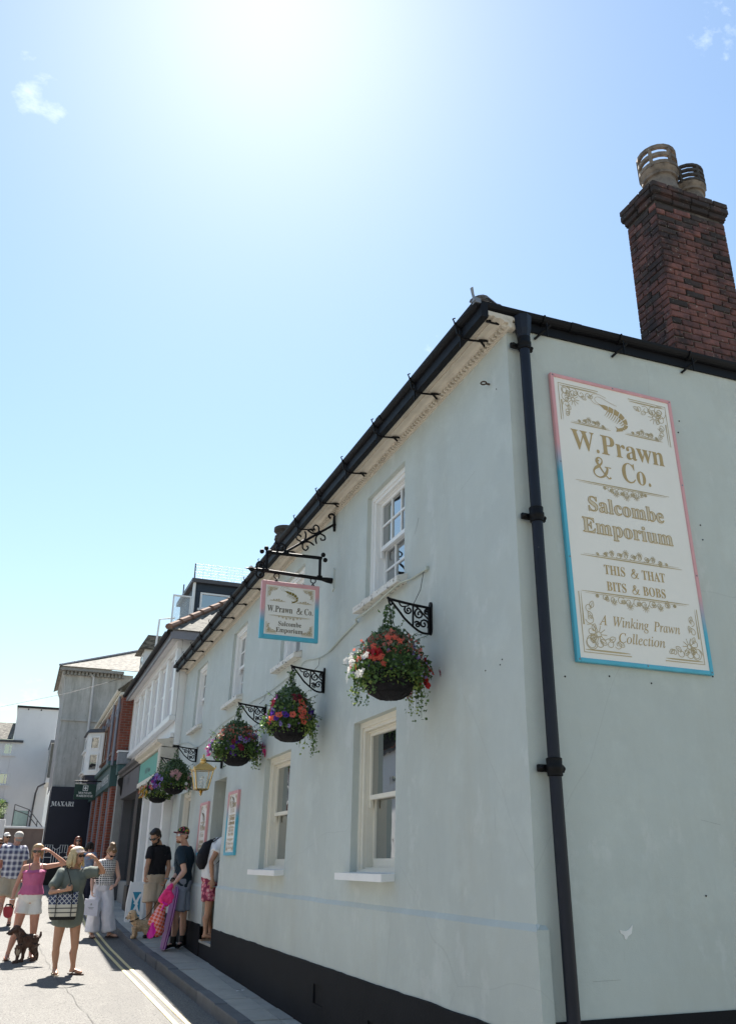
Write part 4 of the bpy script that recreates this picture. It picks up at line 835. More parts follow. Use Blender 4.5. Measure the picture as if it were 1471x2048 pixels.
for x in (2.22, 2.64):
    m = MB()
    for k, (zc, rr) in enumerate(((4.592, .030), (4.553, .013), (4.535, .012))):
        m.rings([[(x + (rr + .0065 * math.cos(b)) * math.sin(a) * (1 if k != 1 else .3), HY + .0065 * math.sin(b) + (0 if k != 1 else (rr) * math.sin(a)), zc + (rr + .0065 * math.cos(b)) * math.cos(a)) for b in [2 * PI * q / 6 for q in range(6)]] for a in [2 * PI * q / 14 for q in range(14)]], closed=True)
    put('hook', m, M['iron'], hs)
br = thing('sign_bracket', 'long black wrought iron sign bracket with scrolled stay under the eaves', 'bracket', (2.88, HY, 4.6))
def ring(m, c, r, t, axis='y', n=16, arc=2 * PI, a0=0):
    P = [(c[0] + r * math.cos(a0 + arc * i / n), c[1], c[2] + r * math.sin(a0 + arc * i / n)) for i in range(n + 1)]
    m.tube(P, t, 6)
m = MB(); m.tube([(2.86, HY, 4.617), (2.80, HY, 4.62), (2.74, HY, 4.625), (1.99, HY, 4.640)], [.034, .03, .020, .019], 10); put('main_bar', m, M['iron'], br)
m = MB(); m.tube([(2.735, HY, 4.872), (2.085, HY, 4.855)], .019, 10)
for x, z in ((2.735, 4.872), (2.085, 4.855)):
    for a in (.2, 1.5, 3.1) if x < 2.3 else (-.4, 1.2): m.ball((x + .045 * math.cos(a), HY, z + .045 * math.sin(a)), .027, 10, 6)
put('upper_bar', m, M['iron'], br)
for x in (2.10, 2.715):
    m = MB(); m.tube([(x, HY, 4.63), (x, HY, 4.865)], .017, 8); m.ball((x, HY, 4.65), (.035, .03, .018), 8, 5); put('upright', m, M['iron'], br)
m = MB(); m.tube([(2.89, HY, 5.30), (2.865, HY, 5.30), (2.28, HY, 4.868)], .014, 8)
m.tube([(2.875, HY, 5.22), (2.872, HY, 5.30), (2.872, HY, 5.40)], [.014, .018, .014], 8)
m.tube([(2.872 - .035 + .04 * math.cos(t) * (1 - .07 * t), HY, 5.40 + .035 * math.sin(t) * (1 - .07 * t)) for t in [i * .5 for i in range(10)]], .012, 6)
A, B = Vector((2.865, HY, 5.30)), Vector((2.28, HY, 4.868)); D = (B - A).normalized(); P_ = Vector((-D.z, 0, D.x))
for t, rs in ((.30, 1), (.62, -1)):
    c = A + (B - A) * t
    for sd in (1, -1):
        pts = [c, c + D * rs * -.04 + P_ * .06 * sd, c + D * rs * -.02 + P_ * .10 * sd, c + D * rs * .02 + P_ * .085 * sd, c + D * rs * .015 + P_ * .06 * sd]
        m.tube(catmull(pts, 4), .009, 6)
        m.tube(catmull([c, c + D * rs * .07 + P_ * .035 * sd, c + D * rs * .10 + P_ * .10 * sd], 4), [.010] * 8 + [.004], 6)
    m.tube([c - D * .025, c + D * .025], .022, 8)
put('stay', m, M['iron'], br)
m = MB(); ring(m, (2.255, HY, 4.925), .052, .012, arc=4.6, a0=-.6); m.ball((2.27, HY, 4.93), .02, 8, 5); put('scroll', m, M['iron'], br); m = MB()
ring(m, (2.03, HY, 4.69), .042, .011, arc=4.6, a0=-.8); m.ball((2.035, HY, 4.70), .016, 8, 5); put('scroll', m, M['iron'], br); m = MB(); ring(m, (2.03, HY, 4.59), .042, .011, arc=-4.6, a0=.8); m.ball((2.035, HY, 4.585), .016, 8, 5)
put('scroll', m, M['iron'], br)
m = MB(); m.rings([[(x, HY + r * math.cos(a), 4.642 + r * math.sin(a)) for a in [PI / 2 * q for q in range(4)]] for x, r in ((1.99, .012), (1.965, .014), (1.93, .038), (1.90, .012), (1.86, .004))]); put('spear_tip', m, M['iron'], br)
m = MB(); m.prism([(-.045, 4.52), (0, 4.49), (.045, 4.52), (.03, 4.58), (.05, 4.62), (.03, 4.68), (.045, 4.74), (0, 4.77), (-.045, 4.74), (-.03, 4.68), (-.05, 4.62), (-.03, 4.58)], lambda u, v: FW(HY + u, v, 0), lambda u, v: FW(HY + u, v, .014)); put('wall_plate', m, M['sage'], br)

# ---- menu boards beside the door
for y0, y1, z0, z1, lab, pinky in ((12.06, 12.68, 1.785, 2.645, 'narrow cream notice board with blue foot on the near side of the shop doorway', False), (14.16, 14.80, 1.80, 2.61, 'narrow cream notice board with pink edge on the far side of the shop doorway', True)):
    s = thing('notice_board', lab, 'sign', FW((y0 + y1) / 2, z0, 0), 'notice boards beside the shop door')
    m = MB(); fbox(m, y0 + .03, y1 - .03, z0 + .03, z1 - .03, .002, .026); put('board', m, M['panel'], s)
    h = z1 - z0
    for nm, q in (('a', (y0, y0 + .04, z0, z1)), ('b', (y1 - .04, y1, z0, z1)), ('c', (y0 + .04, y1 - .04, z0, z0 + .04)), ('d', (y0 + .04, y1 - .04, z1 - .04, z1))):
        m = MB(); fbox(m, *q, .001, .038)
        z_ = (h * .55, h * .8) if not pinky else (-.2, .12)
        put('border', m, duo('notice_border', *z_) if nm in 'ab' else (pm('notice_blue', BLUE, rough=.4) if nm == 'c' else pm('notice_pink', PINK, rough=.4)), s)
    NF = lambda u, v, h_: FW(y1 - u, z0 + v, .026 + h_)
    w_ = y1 - y0; X = lambda u: u * w_; Z = lambda v: v * h
    I = Ink(NF); I.prawn(w_ * .52, h * (.72 if pinky else .86), .24 if pinky else .16); I.done('prawn_emblem', M['dgold'], s, 'stuff')
    rows = [('W.Prawn', .2, .82, .46, .19), ('& Co.', .3, .7, .34, .17), ('Salcombe', .24, .78, .22, .13), ('Emporium', .22, .8, .14, .13)] if pinky else [('W.Prawn', .2, .82, .74, .19), ('& Co.', .3, .7, .66, .17), ('Salcombe', .24, .78, .54, .13), ('Emporium', .22, .8, .47, .13), ('THIS & THAT', .26, .76, .36, .085), ('BITS & BOBS', .26, .76, .30, .085), ('A Winking Prawn', .2, .8, .16, .085, 'i'), ('Collection', .32, .68, .10, .085, 'i')]
    print_lines(NF, s, M['gold'], X, Z, rows)
    print_orn(NF, s, M['gold2'], [(X(.15), X(.85), Z(q), .035, u, .004, 5) for q, u in (((.62, False), (.08, True)) if pinky else ((.62, False), (.42, True), (.25, False)))], [(X(p), Z(q), r, t_, .13, .14, .0035) for p, q, r, t_ in ((.12, .93, 1, -1), (.88, .93, -1, -1), (.12, .07, 1, 1), (.88, .07, -1, 1))])

# ---- scrolled iron brackets and flower baskets
def spiral(m, w, z, r, a0, sgn, Y, turns=1.25, t=.0085):
    P = []
    for i in range(15):
        k = i / 14; a = a0 + sgn * 2 * PI * turns * k; q = r * (1 - .78 * k); P.append(FW(Y, z + q * math.sin(a), w + q * math.cos(a)))
    m.tube(P, [t * (1 - .25 * i / 14) for i in range(15)], 6); m.ball(P[-1], t * 1.2, 6, 4)
BRK = None
def flower_bracket(Y, lab):
    t = thing('flower_bracket', lab, 'bracket', FW(Y, 3.5, 0), 'scrolled iron brackets along the sage wall')
    m = MB(); m.prism(catmull([(0, 3.385), (.022, 3.41), (.024, 3.47), (.022, 3.58), (.026, 3.64), (0, 3.665), (-.026, 3.64), (-.022, 3.58), (-.024, 3.47), (-.022, 3.41)], 2, True), lambda u, v: FW(Y + u, v, -.002), lambda u, v: FW(Y + u, v, .014)); put('wall_plate', m, M['iron'], t)
    m = MB(); m.tube([FW(Y, 3.612, .01), FW(Y, 3.628, .2), FW(Y, 3.648, .36), FW(Y, 3.66, .392)], [.0105, .0105, .0105, .009], 8, flat=(1, 1.1))
    m.tube([FW(Y, 3.655, .38), FW(Y, 3.63, .375), FW(Y, 3.605, .366), FW(Y, 3.60, .355), FW(Y, 3.612, .35)], .008, 6); put('arm', m, M['iron'], t)
    m = MB(); m.tube([FW(Y, z, w) for w, z in catmull([(.365, 3.645), (.31, 3.585), (.27, 3.54), (.235, 3.50), (.165, 3.445), (.105, 3.408), (.06, 3.397), (.018, 3.398)], 4)], .0095, 8)
    m.tube([FW(Y, 3.622, .163), FW(Y, 3.50, .163), FW(Y, 3.452, .163)], .0085, 6); m.tube([FW(Y, z, .022) for z in (3.40, 3.5, 3.62)], .011, 6); put('brace', m, M['iron'], t)
    m = MB(); spiral(m, .205, 3.575, .036, PI * .2, -1, Y); spiral(m, .108, 3.553, .045, PI * .4, -1, Y); spiral(m, .068, 3.472, .045, PI * 1.2, -1, Y); spiral(m, .125, 3.463, .028, PI * .2, 1, Y); spiral(m, .040, 3.575, .028, PI * .9, -1, Y)
    m.tube([FW(Y, z, w) for w, z in catmull([(.163, 3.62), (.12, 3.602), (.075, 3.56), (.03, 3.52)], 4)], .007, 6); m.tube([FW(Y, z, w) for w, z in catmull([(.29, 3.635), (.262, 3.60), (.20, 3.612)], 4)], .006, 6)
    put('scrollwork', m, M['iron'], t); return t
BASK = [5.85, 8.53, 10.97, 15.81, 17.72]
blab = ['nearest scrolled iron bracket under the nearest upstairs window', 'scrolled iron bracket below the hanging sign', 'scrolled iron bracket behind the red flowered second basket', 'scrolled iron bracket just past the brass lantern', 'scrolled iron bracket at the far end of the sage wall']
for y, l in zip(BASK, blab): flower_bracket(y, l)
leafm = [pm('leaf_dark', (.05, .095, .03), rough=.55, var=.35, vs=20), pm('leaf_mid', (.105, .185, .05), rough=.5, var=.3, vs=20), pm('leaf_lime', (.25, .32, .08), rough=.5, var=.3, vs=20), pm('leaf_grey', (.16, .22, .15), rough=.6, var=.3, vs=20), pm('lobelia', (.20, .15, .34), rough=.6, var=.4, vs=30), pm('salmon_bud', (.50, .17, .13), rough=.6, var=.3, vs=30)]
for lm in leafm:
    b_ = lm.node_tree.nodes['Principled BSDF']; b_.inputs['Transmission Weight'].default_value = 0
    tr = lm.node_tree.nodes.new('ShaderNodeBsdfTranslucent'); mxs = lm.node_tree.nodes.new('ShaderNodeMixShader'); mxs.inputs[0].default_value = .35
    lk = b_.inputs['Base Color'].links[0].from_socket; lm.node_tree.links.new(lk, tr.inputs[0]); lm.node_tree.links.new(b_.outputs[0], mxs.inputs[1]); lm.node_tree.links.new(tr.outputs[0], mxs.inputs[2])
    lm.node_tree.links.new(mxs.outputs[0], lm.node_tree.nodes['Material Output'].inputs[0])
FC = dict(red=(.46, .012, .018), crim=(.22, .008, .03), pink=(.72, .06, .22), mag=(.36, .02, .28), purp=(.12, .035, .36), lav=(.32, .26, .60), white=(.82, .80, .76), blush=(.72, .42, .42), coral=(.85, .16, .10), yell=(.75, .48, .08), violet=(.07, .03, .30))
fmesh = {}
def flower_mesh(col, kind):
    key = (col, kind)
    if key in fmesh: return fmesh[key]
    c = FC[col]; pmx = pm('petal_' + col, c, rough=.55, var=.18, vs=50); tm = pm('throat_' + col, (.75, .68, .2) if col in ('white', 'blush') and kind == 'daisy' else tuple(x * .25 for x in c) if col not in ('lav', 'white', 'blush') else (.08, .03, .2), rough=.6)
    trn = pmx.node_tree.nodes.new('ShaderNodeBsdfTranslucent'); mxs = pmx.node_tree.nodes.new('ShaderNodeMixShader'); mxs.inputs[0].default_value = .4; t = pmx.node_tree
    t.links.new(t.nodes['Principled BSDF'].inputs['Base Color'].links[0].from_socket, trn.inputs[0]); t.links.new(t.nodes['Principled BSDF'].outputs[0], mxs.inputs[1]); t.links.new(trn.outputs[0], mxs.inputs[2]); t.links.new(mxs.outputs[0], t.nodes['Material Output'].inputs[0])
    m = MB()
    if kind == 'petunia':
        n = 20; R = []
        for r, z in ((.10, -.55), (.22, -.08), (.62, .06), (1.0, .0)):
            R.append([(r * (1 + (.13 * math.cos(5 * a) if r > .5 else 0)) * math.cos(a), r * (1 + (.13 * math.cos(5 * a) if r > .5 else 0)) * math.sin(a), z + (.09 * math.cos(5 * a + 1) + .05 * math.sin(3 * a) if r > .9 else 0)) for a in [2 * PI * i / n for i in range(n)]])
        m.rings(R[1:], cap=False); m.cm = 1; m.rings(R[:2], cap=False)
    elif kind == 'daisy':
        for i in range(10):
            a = 2 * PI * i / 10; c_, s_ = math.cos(a), math.sin(a); q = lambda u, v, z: (u * c_ - v * s_, u * s_ + v * c_, z)
            m.add([q(.2, -.06, .02), q(.6, -.2, .05), q(1, -.06, 0), q(1, .06, 0), q(.6, .2, .05), q(.2, .06, .02)], [(0, 1, 2, 3, 4, 5)])
        m.cm = 1; m.ball((0, 0, .04), (.27, .27, .13), 8, 4)
    else: # cluster of small florets (geranium, verbena)
        for i in range(11):
            a = i * 2.4; r = .16 * math.sqrt(i) * 1.5; x, y, z = r * math.cos(a), r * math.sin(a), .35 * (1 - r * r * .6)
            for j in range(5):
                b = 2 * PI * j / 5 + i; m.add([(x, y, z), (x + .2 * math.cos(b - .5), y + .2 * math.sin(b - .5), z + .05), (x + .32 * math.cos(b), y + .32 * math.sin(b), z + .02), (x + .2 * math.cos(b + .5), y + .2 * math.sin(b + .5), z + .05)], [(0, 1, 2, 3)])
    me = m.mesh('flower', [pmx, tm]); fmesh[key] = me; return me
M['bowl'] = pm('dark_basket_liner', (.007, .0065, .009), rough=.9, var=.5, vs=40, bump=.8, bs=70, bdist=.008)
def basket(Y, lab, cols, seed, zr=3.02, fl=44, tall=1., bulk=1., trail_r=.30, trail_l=.12, small=.4):
    R = random.Random(seed); c = Vector(FW(Y, 3.63, .372)); cx = c.x
    t = thing('hanging_basket', lab, 'flower basket', (cx, Y, zr - .18), 'hanging flower baskets along the sage wall')
    m = MB(); prof = [(.03, zr - .185), (.09, zr - .175), (.15, zr - .14), (.185, zr - .085), (.205, zr - .03), (.21, zr), (.19, zr + .01), (.02, zr + .02)]; m.lathe(prof, (cx, Y, 0), 24)
    b = put('basket', m, M['bowl'], t, smooth=True)
    m = MB()
    for i in range(12):
        a = 2 * PI * i / 12; m.tube([(cx + (r + .004) * math.cos(a), Y + (r + .004) * math.sin(a), z) for r, z in prof[:6]], .0022, 4)
    for r, z in prof[2:6]: m.tube([(cx + (r + .004) * math.cos(2 * PI * i / 24), Y + (r + .004) * math.sin(2 * PI * i / 24), z) for i in range(25)], .002, 4)
    put('wire_frame', m, M['iron'], b)
    m = MB()
    for i in range(3):
        a = 2 * PI * i / 3 + .4; m.tube([(cx, Y, 3.60), (cx + .2 * math.cos(a), Y + .2 * math.sin(a), zr)], .003, 4)
    put('chain', m, M['iron'], t)
    # foliage
    m = MB()
    def leaf(p, s, mi, d=None):
        d = d or Vector((R.gauss(0, 1), R.gauss(0, 1), R.gauss(0, 1) - .3)).normalized(); e = d.orthogonal(); e.rotate(Matrix.Rotation(R.uniform(0, 6.3), 3, d)); n = d.cross(e); k = R.uniform(.3, .45)
        p = Vector(p); m.cm = mi
        m.add([p, p + d * s * .5 + e * s * k + n * s * .1, p + d * s, p + d * s * .5 - e * s * k + n * s * .1], [(0, 1, 2), (0, 2, 3)])
    lob = [R.uniform(0, 6.3) for _ in range(3)]
    def rad(z, a=0.): # lumpy dome, different for every basket
        h = max(0, (z - zr) / (.40 * tall)); k = 1 + .13 * math.sin(2 * a + lob[0]) + .09 * math.sin(3 * a + lob[1] + 5 * h) + .06 * math.sin(5 * a + lob[2])
        return bulk * (.27 * max(0, 1 - h ** 1.5) ** .62 + .012) * k if h > 0 else bulk * .26 * k
    for i in range(2300):
        a = R.uniform(0, 2 * PI); z = zr + (R.random() ** 1.35) * .41 * tall - .03; r = rad(z, a) * R.uniform(.72, 1.10) * (1 if R.random() < .9 else 1.15); x, y = cx + r * math.cos(a), Y + r * math.sin(a)
        w = R.random(); hh = (z - zr) / .42
        mi = (0 if w < .45 else 1 if w < .85 else 2) if hh < .45 else (3 if w < .6 else 1 if w < .85 else 0)
        if hh > .3 and hh < .75 and 'salmon' in cols and w > .55: mi = 5
        if hh < .35 and w > 1 - .25 * small: mi = 4
        leaf((x, y, z), R.uniform(.018, .04), mi)
    m.cm = 0; nz_ = [0, .08, .16, .24, .31, .36, .40]     # dark leafy core so that the wall does not show through
    m.rings([[(cx + .80 * rad(zr - .02 + q * tall, 2 * PI * k / 14) * math.cos(2 * PI * k / 14), Y + .80 * rad(zr - .02 + q * tall, 2 * PI * k / 14) * math.sin(2 * PI * k / 14), zr - .02 + q * tall) for k in range(14)] for q in nz_])
    for i in range(500):   # skirt hanging over the rim
        a = R.uniform(0, 2 * PI); d = R.random() ** 2 * .10; r = (.225 + .02 * R.random()) * bulk; leaf((cx + r * math.cos(a), Y + r * math.sin(a), zr - d), R.uniform(.018, .04), R.choice((0, 0, 1, 1, 2)))
    trails = []
    for k in range(26):   # trailing stems, longest toward the wall side
        side = R.random(); a = R.gauss(0, .55) if side < .5 else (PI + R.gauss(0, .5) if side < .8 else R.uniform(0, 2 * PI)); ln = (trail_r if side < .5 else trail_l if side < .8 else .1) * R.uniform(.35, 1.1)
        r0 = .225 * bulk; P = []; wob = R.uniform(-.03, .03)
        for i in range(8):
            q = i / 7; P.append(Vector((cx + (r0 + .05 * q ** .5 + .01) * math.cos(a) + wob * q, Y + (r0 + .05 * q ** .5) * math.sin(a), zr + .03 - ln * q + .03 * math.sin(q * 3))))
        m.cm = 1; m.tube(P, .002, 3)
        lim = R.random()
        for i in range(int(16 + ln * 95)): p = P[R.randrange(8)] + Vector((R.gauss(0, .02), R.gauss(0, .02), R.gauss(0, .025))); leaf(p, R.uniform(.014, .032), 2 if lim < .35 else 1 if lim < .8 else 0)
        trails.append(P)
    for i in range(40):    # wispy sprays standing out of the mass
        a = R.uniform(0, 2 * PI); z = zr + R.uniform(.0, .3); r = rad(z, a); p0 = Vector((cx + r * .8 * math.cos(a), Y + r * .8 * math.sin(a), z)); d = Vector((math.cos(a), math.sin(a), R.uniform(-.2, .9))) * R.uniform(.06, .17)
        m.cm = 0; m.tube([p0, p0 + d * .5 + Vector((0, 0, .01)), p0 + d], .0022, 3)
        for j in range(7): leaf(p0 + d * R.uniform(.3, 1.05), R.uniform(.012, .022), R.choice((0, 1, 3)))
    for i in range(90):    # climbing vine round the chain
        z = R.uniform(zr + .35, 3.60); leaf((cx + R.gauss(0, .022), Y + R.gauss(0, .022), z), R.uniform(.02, .042), R.choice((3, 3, 1, 0)))
    put('foliage', m, leafm, t, kind='stuff')
    fcols = [q for q in cols if q != 'salmon']
    for i in range(fl):
        if i % 4 == 0 or i == 0: pick = R.choice(fcols); ca = R.uniform(0, 2 * PI); cz = R.uniform(0, 1)
        col, kind, s, reg = pick
        if reg == 'top': z = zr + .06 + .22 * cz + R.gauss(0, .03)
        elif reg == 'rim': z = zr - .07 + .16 * cz + R.gauss(0, .03)
        else: z = zr - .02 + .22 * cz + R.gauss(0, .03)
        a = ca + R.gauss(0, .22)
        if reg == 'left': a = PI + R.gauss(0, .45); z = zr + R.uniform(-.08, .14)
        if reg == 'right': a = R.gauss(0, .4); z = zr + R.uniform(-.1, .16)
        r = rad(z, a) * 1.06 + (.05 if reg in ('left', 'right') else .0); p = Vector((cx + r * math.cos(a), Y + r * math.sin(a), z))
        n = Vector((math.cos(a), math.sin(a), R.uniform(-.1, .7))).normalized(); n += Vector((R.gauss(0, .3), R.gauss(0, .3), R.gauss(0, .2))); n.normalize()
        o = inst(flower_mesh(col, kind), 'flower', t, p, n.to_track_quat('Z', 'Y').to_euler(), s * R.uniform(.8, 1.15))
    return t
basket(BASK[0], 'nearest hanging basket, red petunias with salmon and white flowers and long green trails', ['salmon', ('red', 'petunia', .046, 'rim'), ('red', 'petunia', .048, 'mid'), ('red', 'petunia', .046, 'rim'), ('crim', 'cluster', .04, 'right'), ('lav', 'cluster', .026, 'top'), ('lav', 'cluster', .026, 'top'), ('white', 'cluster', .034, 'left'), ('coral', 'cluster', .03, 'top'), ('red', 'petunia', .044, 'mid'), ('red', 'petunia', .044, 'rim')], 12, zr=3.03, fl=84, trail_r=.36, trail_l=.22, tall=1.0, bulk=.9)
basket(BASK[1], 'hanging basket of crimson, coral and purple flowers below the hanging sign', [('crim', 'cluster', .036, 'top'), ('crim', 'petunia', .03, 'mid'), ('crim', 'cluster', .036, 'mid'), ('purp', 'petunia', .03, 'mid'), ('mag', 'petunia', .03, 'top'), ('coral', 'petunia', .032, 'mid'), ('lav', 'daisy', .022, 'rim')], 2, zr=3.04, fl=92, trail_r=.32, trail_l=.12, small=.6, bulk=.94)
basket(BASK[2], 'hanging basket of lavender, purple and pink flowers above the first downstairs window past the lantern', ['salmon', ('lav', 'petunia', .034, 'mid'), ('lav', 'petunia', .034, 'mid'), ('purp', 'petunia', .034, 'mid'), ('pink', 'petunia', .036, 'left'), ('mag', 'cluster', .036, 'left'), ('crim', 'daisy', .04, 'mid'), ('pink', 'petunia', .034, 'right'), ('white', 'daisy', .024, 'top')], 3, zr=3.03, fl=84, trail_r=.2, trail_l=.2)
basket(BASK[3], 'hanging basket of blush and magenta flowers with a leafy cone beyond the brass lantern', [('blush', 'cluster', .05, 'mid'), ('blush', 'cluster', .05, 'rim'), ('mag', 'cluster', .042, 'left'), ('lav', 'petunia', .034, 'left'), ('white', 'petunia', .032, 'right'), ('crim', 'cluster', .042, 'right'), ('violet', 'petunia', .04, 'left')], 4, zr=3.0, fl=130, trail_r=.14, trail_l=.24, tall=1.1)
basket(BASK[4], 'farthest hanging basket, white daisies with violet and magenta flowers', [('white', 'daisy', .042, 'mid'), ('white', 'daisy', .036, 'left'), ('white', 'daisy', .036, 'rim'), ('yell', 'daisy', .034, 'left'), ('violet', 'petunia', .045, 'top'), ('mag', 'petunia', .045, 'top'), ('coral', 'cluster', .04, 'left')], 5, zr=2.96, fl=130, trail_r=.12, trail_l=.16)

# ---- cable running along the wall
pts = [(5.93, 3.97), (6.46, 3.975), (7.08, 3.93), (7.45, 3.93), (7.88, 3.885), (8.34, 3.815), (8.69, 3.813), (9.22, 3.893), (9.54, 3.85), (10.3, 3.814), (11.04, 3.80), (11.73, 3.822), (12.55, 3.80), (13.7, 3.79), (14.3, 3.74), (14.66, 3.687), (15.53, 3.645), (16.03, 3.686), (17.0, 3.88), (17.9, 3.95)]
t = thing('wall_cable', 'painted cable looping along the sage wall beneath the upstairs windows', 'cable', FW(5.93, 3.97, 0))
m = MB(); P = [FW(y, z, .016 + (.045 if any(a - .1 < y < b + .1 for a, b, c, d in UP) and z > 3.9 else 0)) for y, z in catmull(pts, 5)]
m.tube(P, [.011 if i < 26 else .0065 for i in range(len(P))], 6); put('cable', m, M['conduit'], t, smooth=True)
m = MB(); m.bbox(*sorted((FW(5.9, 3.97, .03)[0], FW(5.9, 3.97, -.002)[0])), 5.885, 5.95, 3.955, 3.99, .004); put('cable_box', m, M['conduit'], t)
for (a, b), (c, d) in (((5.95, 3.96), (6.0, 3.66)), ((8.68, 3.80), (8.62, 3.64)), ((10.98, 3.79), (10.97, 3.66)), ((15.7, 3.64), (15.75, 3.63))):
    m = MB(); m.tube([FW(a, b, .02), FW((a + c) / 2 + .02, (b + d) / 2, .03), FW(c, d, .10)], .003, 5); put('irrigation_pipe', m, M['wire'], t)

# ---- brass lantern on its arm
LX, LY = 2.545, 13.48
t = thing('wall_lantern', 'polished brass four sided lantern on a black scrolled arm by the shop doorway', 'lantern', (LX, LY, 2.66))
m = MB(); m.tube([FW(LY, 3.165, 0), FW(LY, 3.165, .14), (LX, LY, 3.165)], .012, 8); m.prism([(-.02, 3.06), (.02, 3.06), (.028, 3.16), (.02, 3.27), (-.02, 3.27), (-.028, 3.16)], lambda u, v: FW(LY + u, v, -.002), lambda u, v: FW(LY + u, v, .03)); spiral(m, .09, 3.212, .042, -1.4, 1, LY); m.tube([(LX, LY, 3.18), (LX, LY, 3.14)], .03, 8); put('arm', m, M['iron'], t)
lv = [(.145, 3.02), (.088, 2.735)]
m = MB()
def sq(r, z): return [(LX + a * r, LY + b * r, z) for a, b in ((-1, -1), (1, -1), (1, 1), (-1, 1))]
m.rings([sq(.155, 3.015), sq(.16, 3.03), sq(.155, 3.045), sq(.10, 3.095), sq(.06, 3.125), sq(.055, 3.13)]); m.lathe([(.05, 3.13), (.055, 3.15), (.04, 3.165), (.05, 3.18), (.045, 3.20), (.02, 3.215), (.014, 3.23), (.02, 3.24), (.004, 3.275)], (LX, LY, 0), 12)
for a, b in ((-1, -1), (1, -1), (1, 1), (-1, 1)): m.tube([(LX + a * .155, LY + b * .155, 3.03), (LX + a * .168, LY + b * .168, 3.055), (LX + a * .165, LY + b * .165, 3.085)], [.012, .010, .003], 6)
put('roof', m, M['brass'], t)
m = MB()
for a, b in ((-1, -1), (1, -1), (1, 1), (-1, 1)): m.tube([(LX + a * .143, LY + b * .143, 3.02), (LX + a * .088, LY + b * .088, 2.735)], .011, 4)
for r, z in lv:
    P = sq(r, z)
    for i in range(4): m.tube([P[i], P[(i + 1) % 4]], .011, 4)
m.rings([sq(.09, 2.735), sq(.06, 2.715), sq(.02, 2.705)]); m.lathe([(.02, 2.71), (.03, 2.69), (.015, 2.68), (.022, 2.665), (.004, 2.64)], (LX, LY, 0), 10)
put('frame', m, M['brass'], t)
P, Q = sq(.138, 3.012), sq(.086, 2.742)
for i in range(4):
    m = MB(); j = (i + 1) % 4; m.quad(P[i], P[j], Q[j], Q[i]); put('pane', m, M['clear'], t)
m = MB(); m.tube([(LX + .022 * math.cos(q * 1.6), LY + .022 * math.sin(q * 1.6), 2.78 + .011 * q) for q in range(14)], .012, 6); m.lathe([(.018, 2.74), (.018, 2.78)], (LX, LY, 0), 10); put('bulb', m, pm('white_lamp_glass', (.85, .85, .82), rough=.3, var=.02), t)

m = MB(); P = [(3.37, 1.345), (3.39, 1.34), (3.415, 1.336), (3.44, 1.345), (3.47, 1.370), (3.462, 1.34), (3.456, 1.322), (3.43, 1.31), (3.416, 1.291), (3.403, 1.297), (3.40, 1.315), (3.38, 1.325)]
m.prism(P, lambda u, v: (u, BY - .0005, v), lambda u, v: (u, BY - .003, v)); put('paint_loss', m, M['flake'], shop)
SI = lambda u, v, h: (u, BY - .001 - .2 * h, v); FI = lambda u, v, h: (FW(u, v, .001 + .2 * h))
for k, fn, P, w in ((0, SI, [(3.156, 1.085), (3.345, 1.087)], .003), (0, SI, [(4.094, 1.967), (4.25, 1.94)], .003), (1, FI, [(6.09, 4.51), (6.13, 4.44), (6.185, 4.37)], .008), (0, FI, [(5.05, 4.50), (5.30, 4.44)], .003)):
    I = Ink(fn); I.stroke(P, (lambda t: w * (1.2 - t)) if k else (lambda t: w * (.4 + .6 * math.sin(PI * t))), len(P) > 2); I.done('scratch', M['mark'], shop)

I = Ink(lambda u, v, h: (u, v, gz(v) + .034 - .03 * ((u + 1) / 3.2) ** 2 + .004))
for P in ([(.56, 17.6), (.62, 16.7), (.66, 15.3), (.71, 14.0), (.75, 12.9), (.86, 11.6), (.90, 10.95), (.98, 10.05), (1.03, 9.0)],):
    I.stroke([(a + random.uniform(-.02, .02), b) for a, b in catmull(P, 5)], lambda t: .006 * (.35 + .65 * abs(math.sin(t * 23))), False)
I.done('road_crack', pm('tar_crack', (.10, .097, .09), rough=.9), road, 'stuff')
# ------------------------------------------------------------------ neighbouring buildings
def brick_tex(name, c1, c2, mort, scale=1.):
    m = pm(name, c1, rough=.9, var=.15, vs=6); t = m.node_tree; n = t.nodes; l = t.links; b = n['Principled BSDF']
    tcn = n.new('ShaderNodeTexCoord'); sp = n.new('ShaderNodeSeparateXYZ'); l.new(tcn.outputs['Object'], sp.inputs[0])
    ad = mth(n, l, 'ADD', sp.outputs[0], sp.outputs[1]); cb = n.new('ShaderNodeCombineXYZ'); l.new(ad, cb.inputs[0]); l.new(sp.outputs[2], cb.inputs[1])
    br_ = n.new('ShaderNodeTexBrick'); br_.inputs['Scale'].default_value = scale; br_.inputs['Brick Width'].default_value = .225; br_.inputs['Row Height'].default_value = .075; br_.inputs['Mortar Size'].default_value = .007; br_.inputs['Color1'].default_value = (*c1, 1); br_.inputs['Color2'].default_value = (*c2, 1); br_.inputs['Mortar'].default_value = (*mort, 1); br_.inputs['Bias'].default_value = -.1
    l.new(cb.outputs[0], br_.inputs['Vector']); mu = n[m['mul']]; l.new(br_.outputs['Color'], mu.inputs[1])
    bp = n.new('ShaderNodeBump'); bp.inputs['Strength'].default_value = .6; bp.inputs['Distance'].default_value = .008; bp.invert = True; l.new(br_.outputs['Fac'], bp.inputs['Height']); l.new(bp.outputs[0], b.inputs['Normal']); return m
M['redbrick'] = brick_tex('red_brickwork', (.27, .075, .045), (.19, .055, .04), (.22, .18, .15))
M['grend'] = pm('stained_grey_render', (.47, .46, .43), rough=.85, var=.16, vs=1.2, bump=.5, bs=50)
layer(M['grend'], (.60, .59, .57), scale=1.6, lo=.48, hi=.66, stretch=(1, 1, .5), amt=.75)
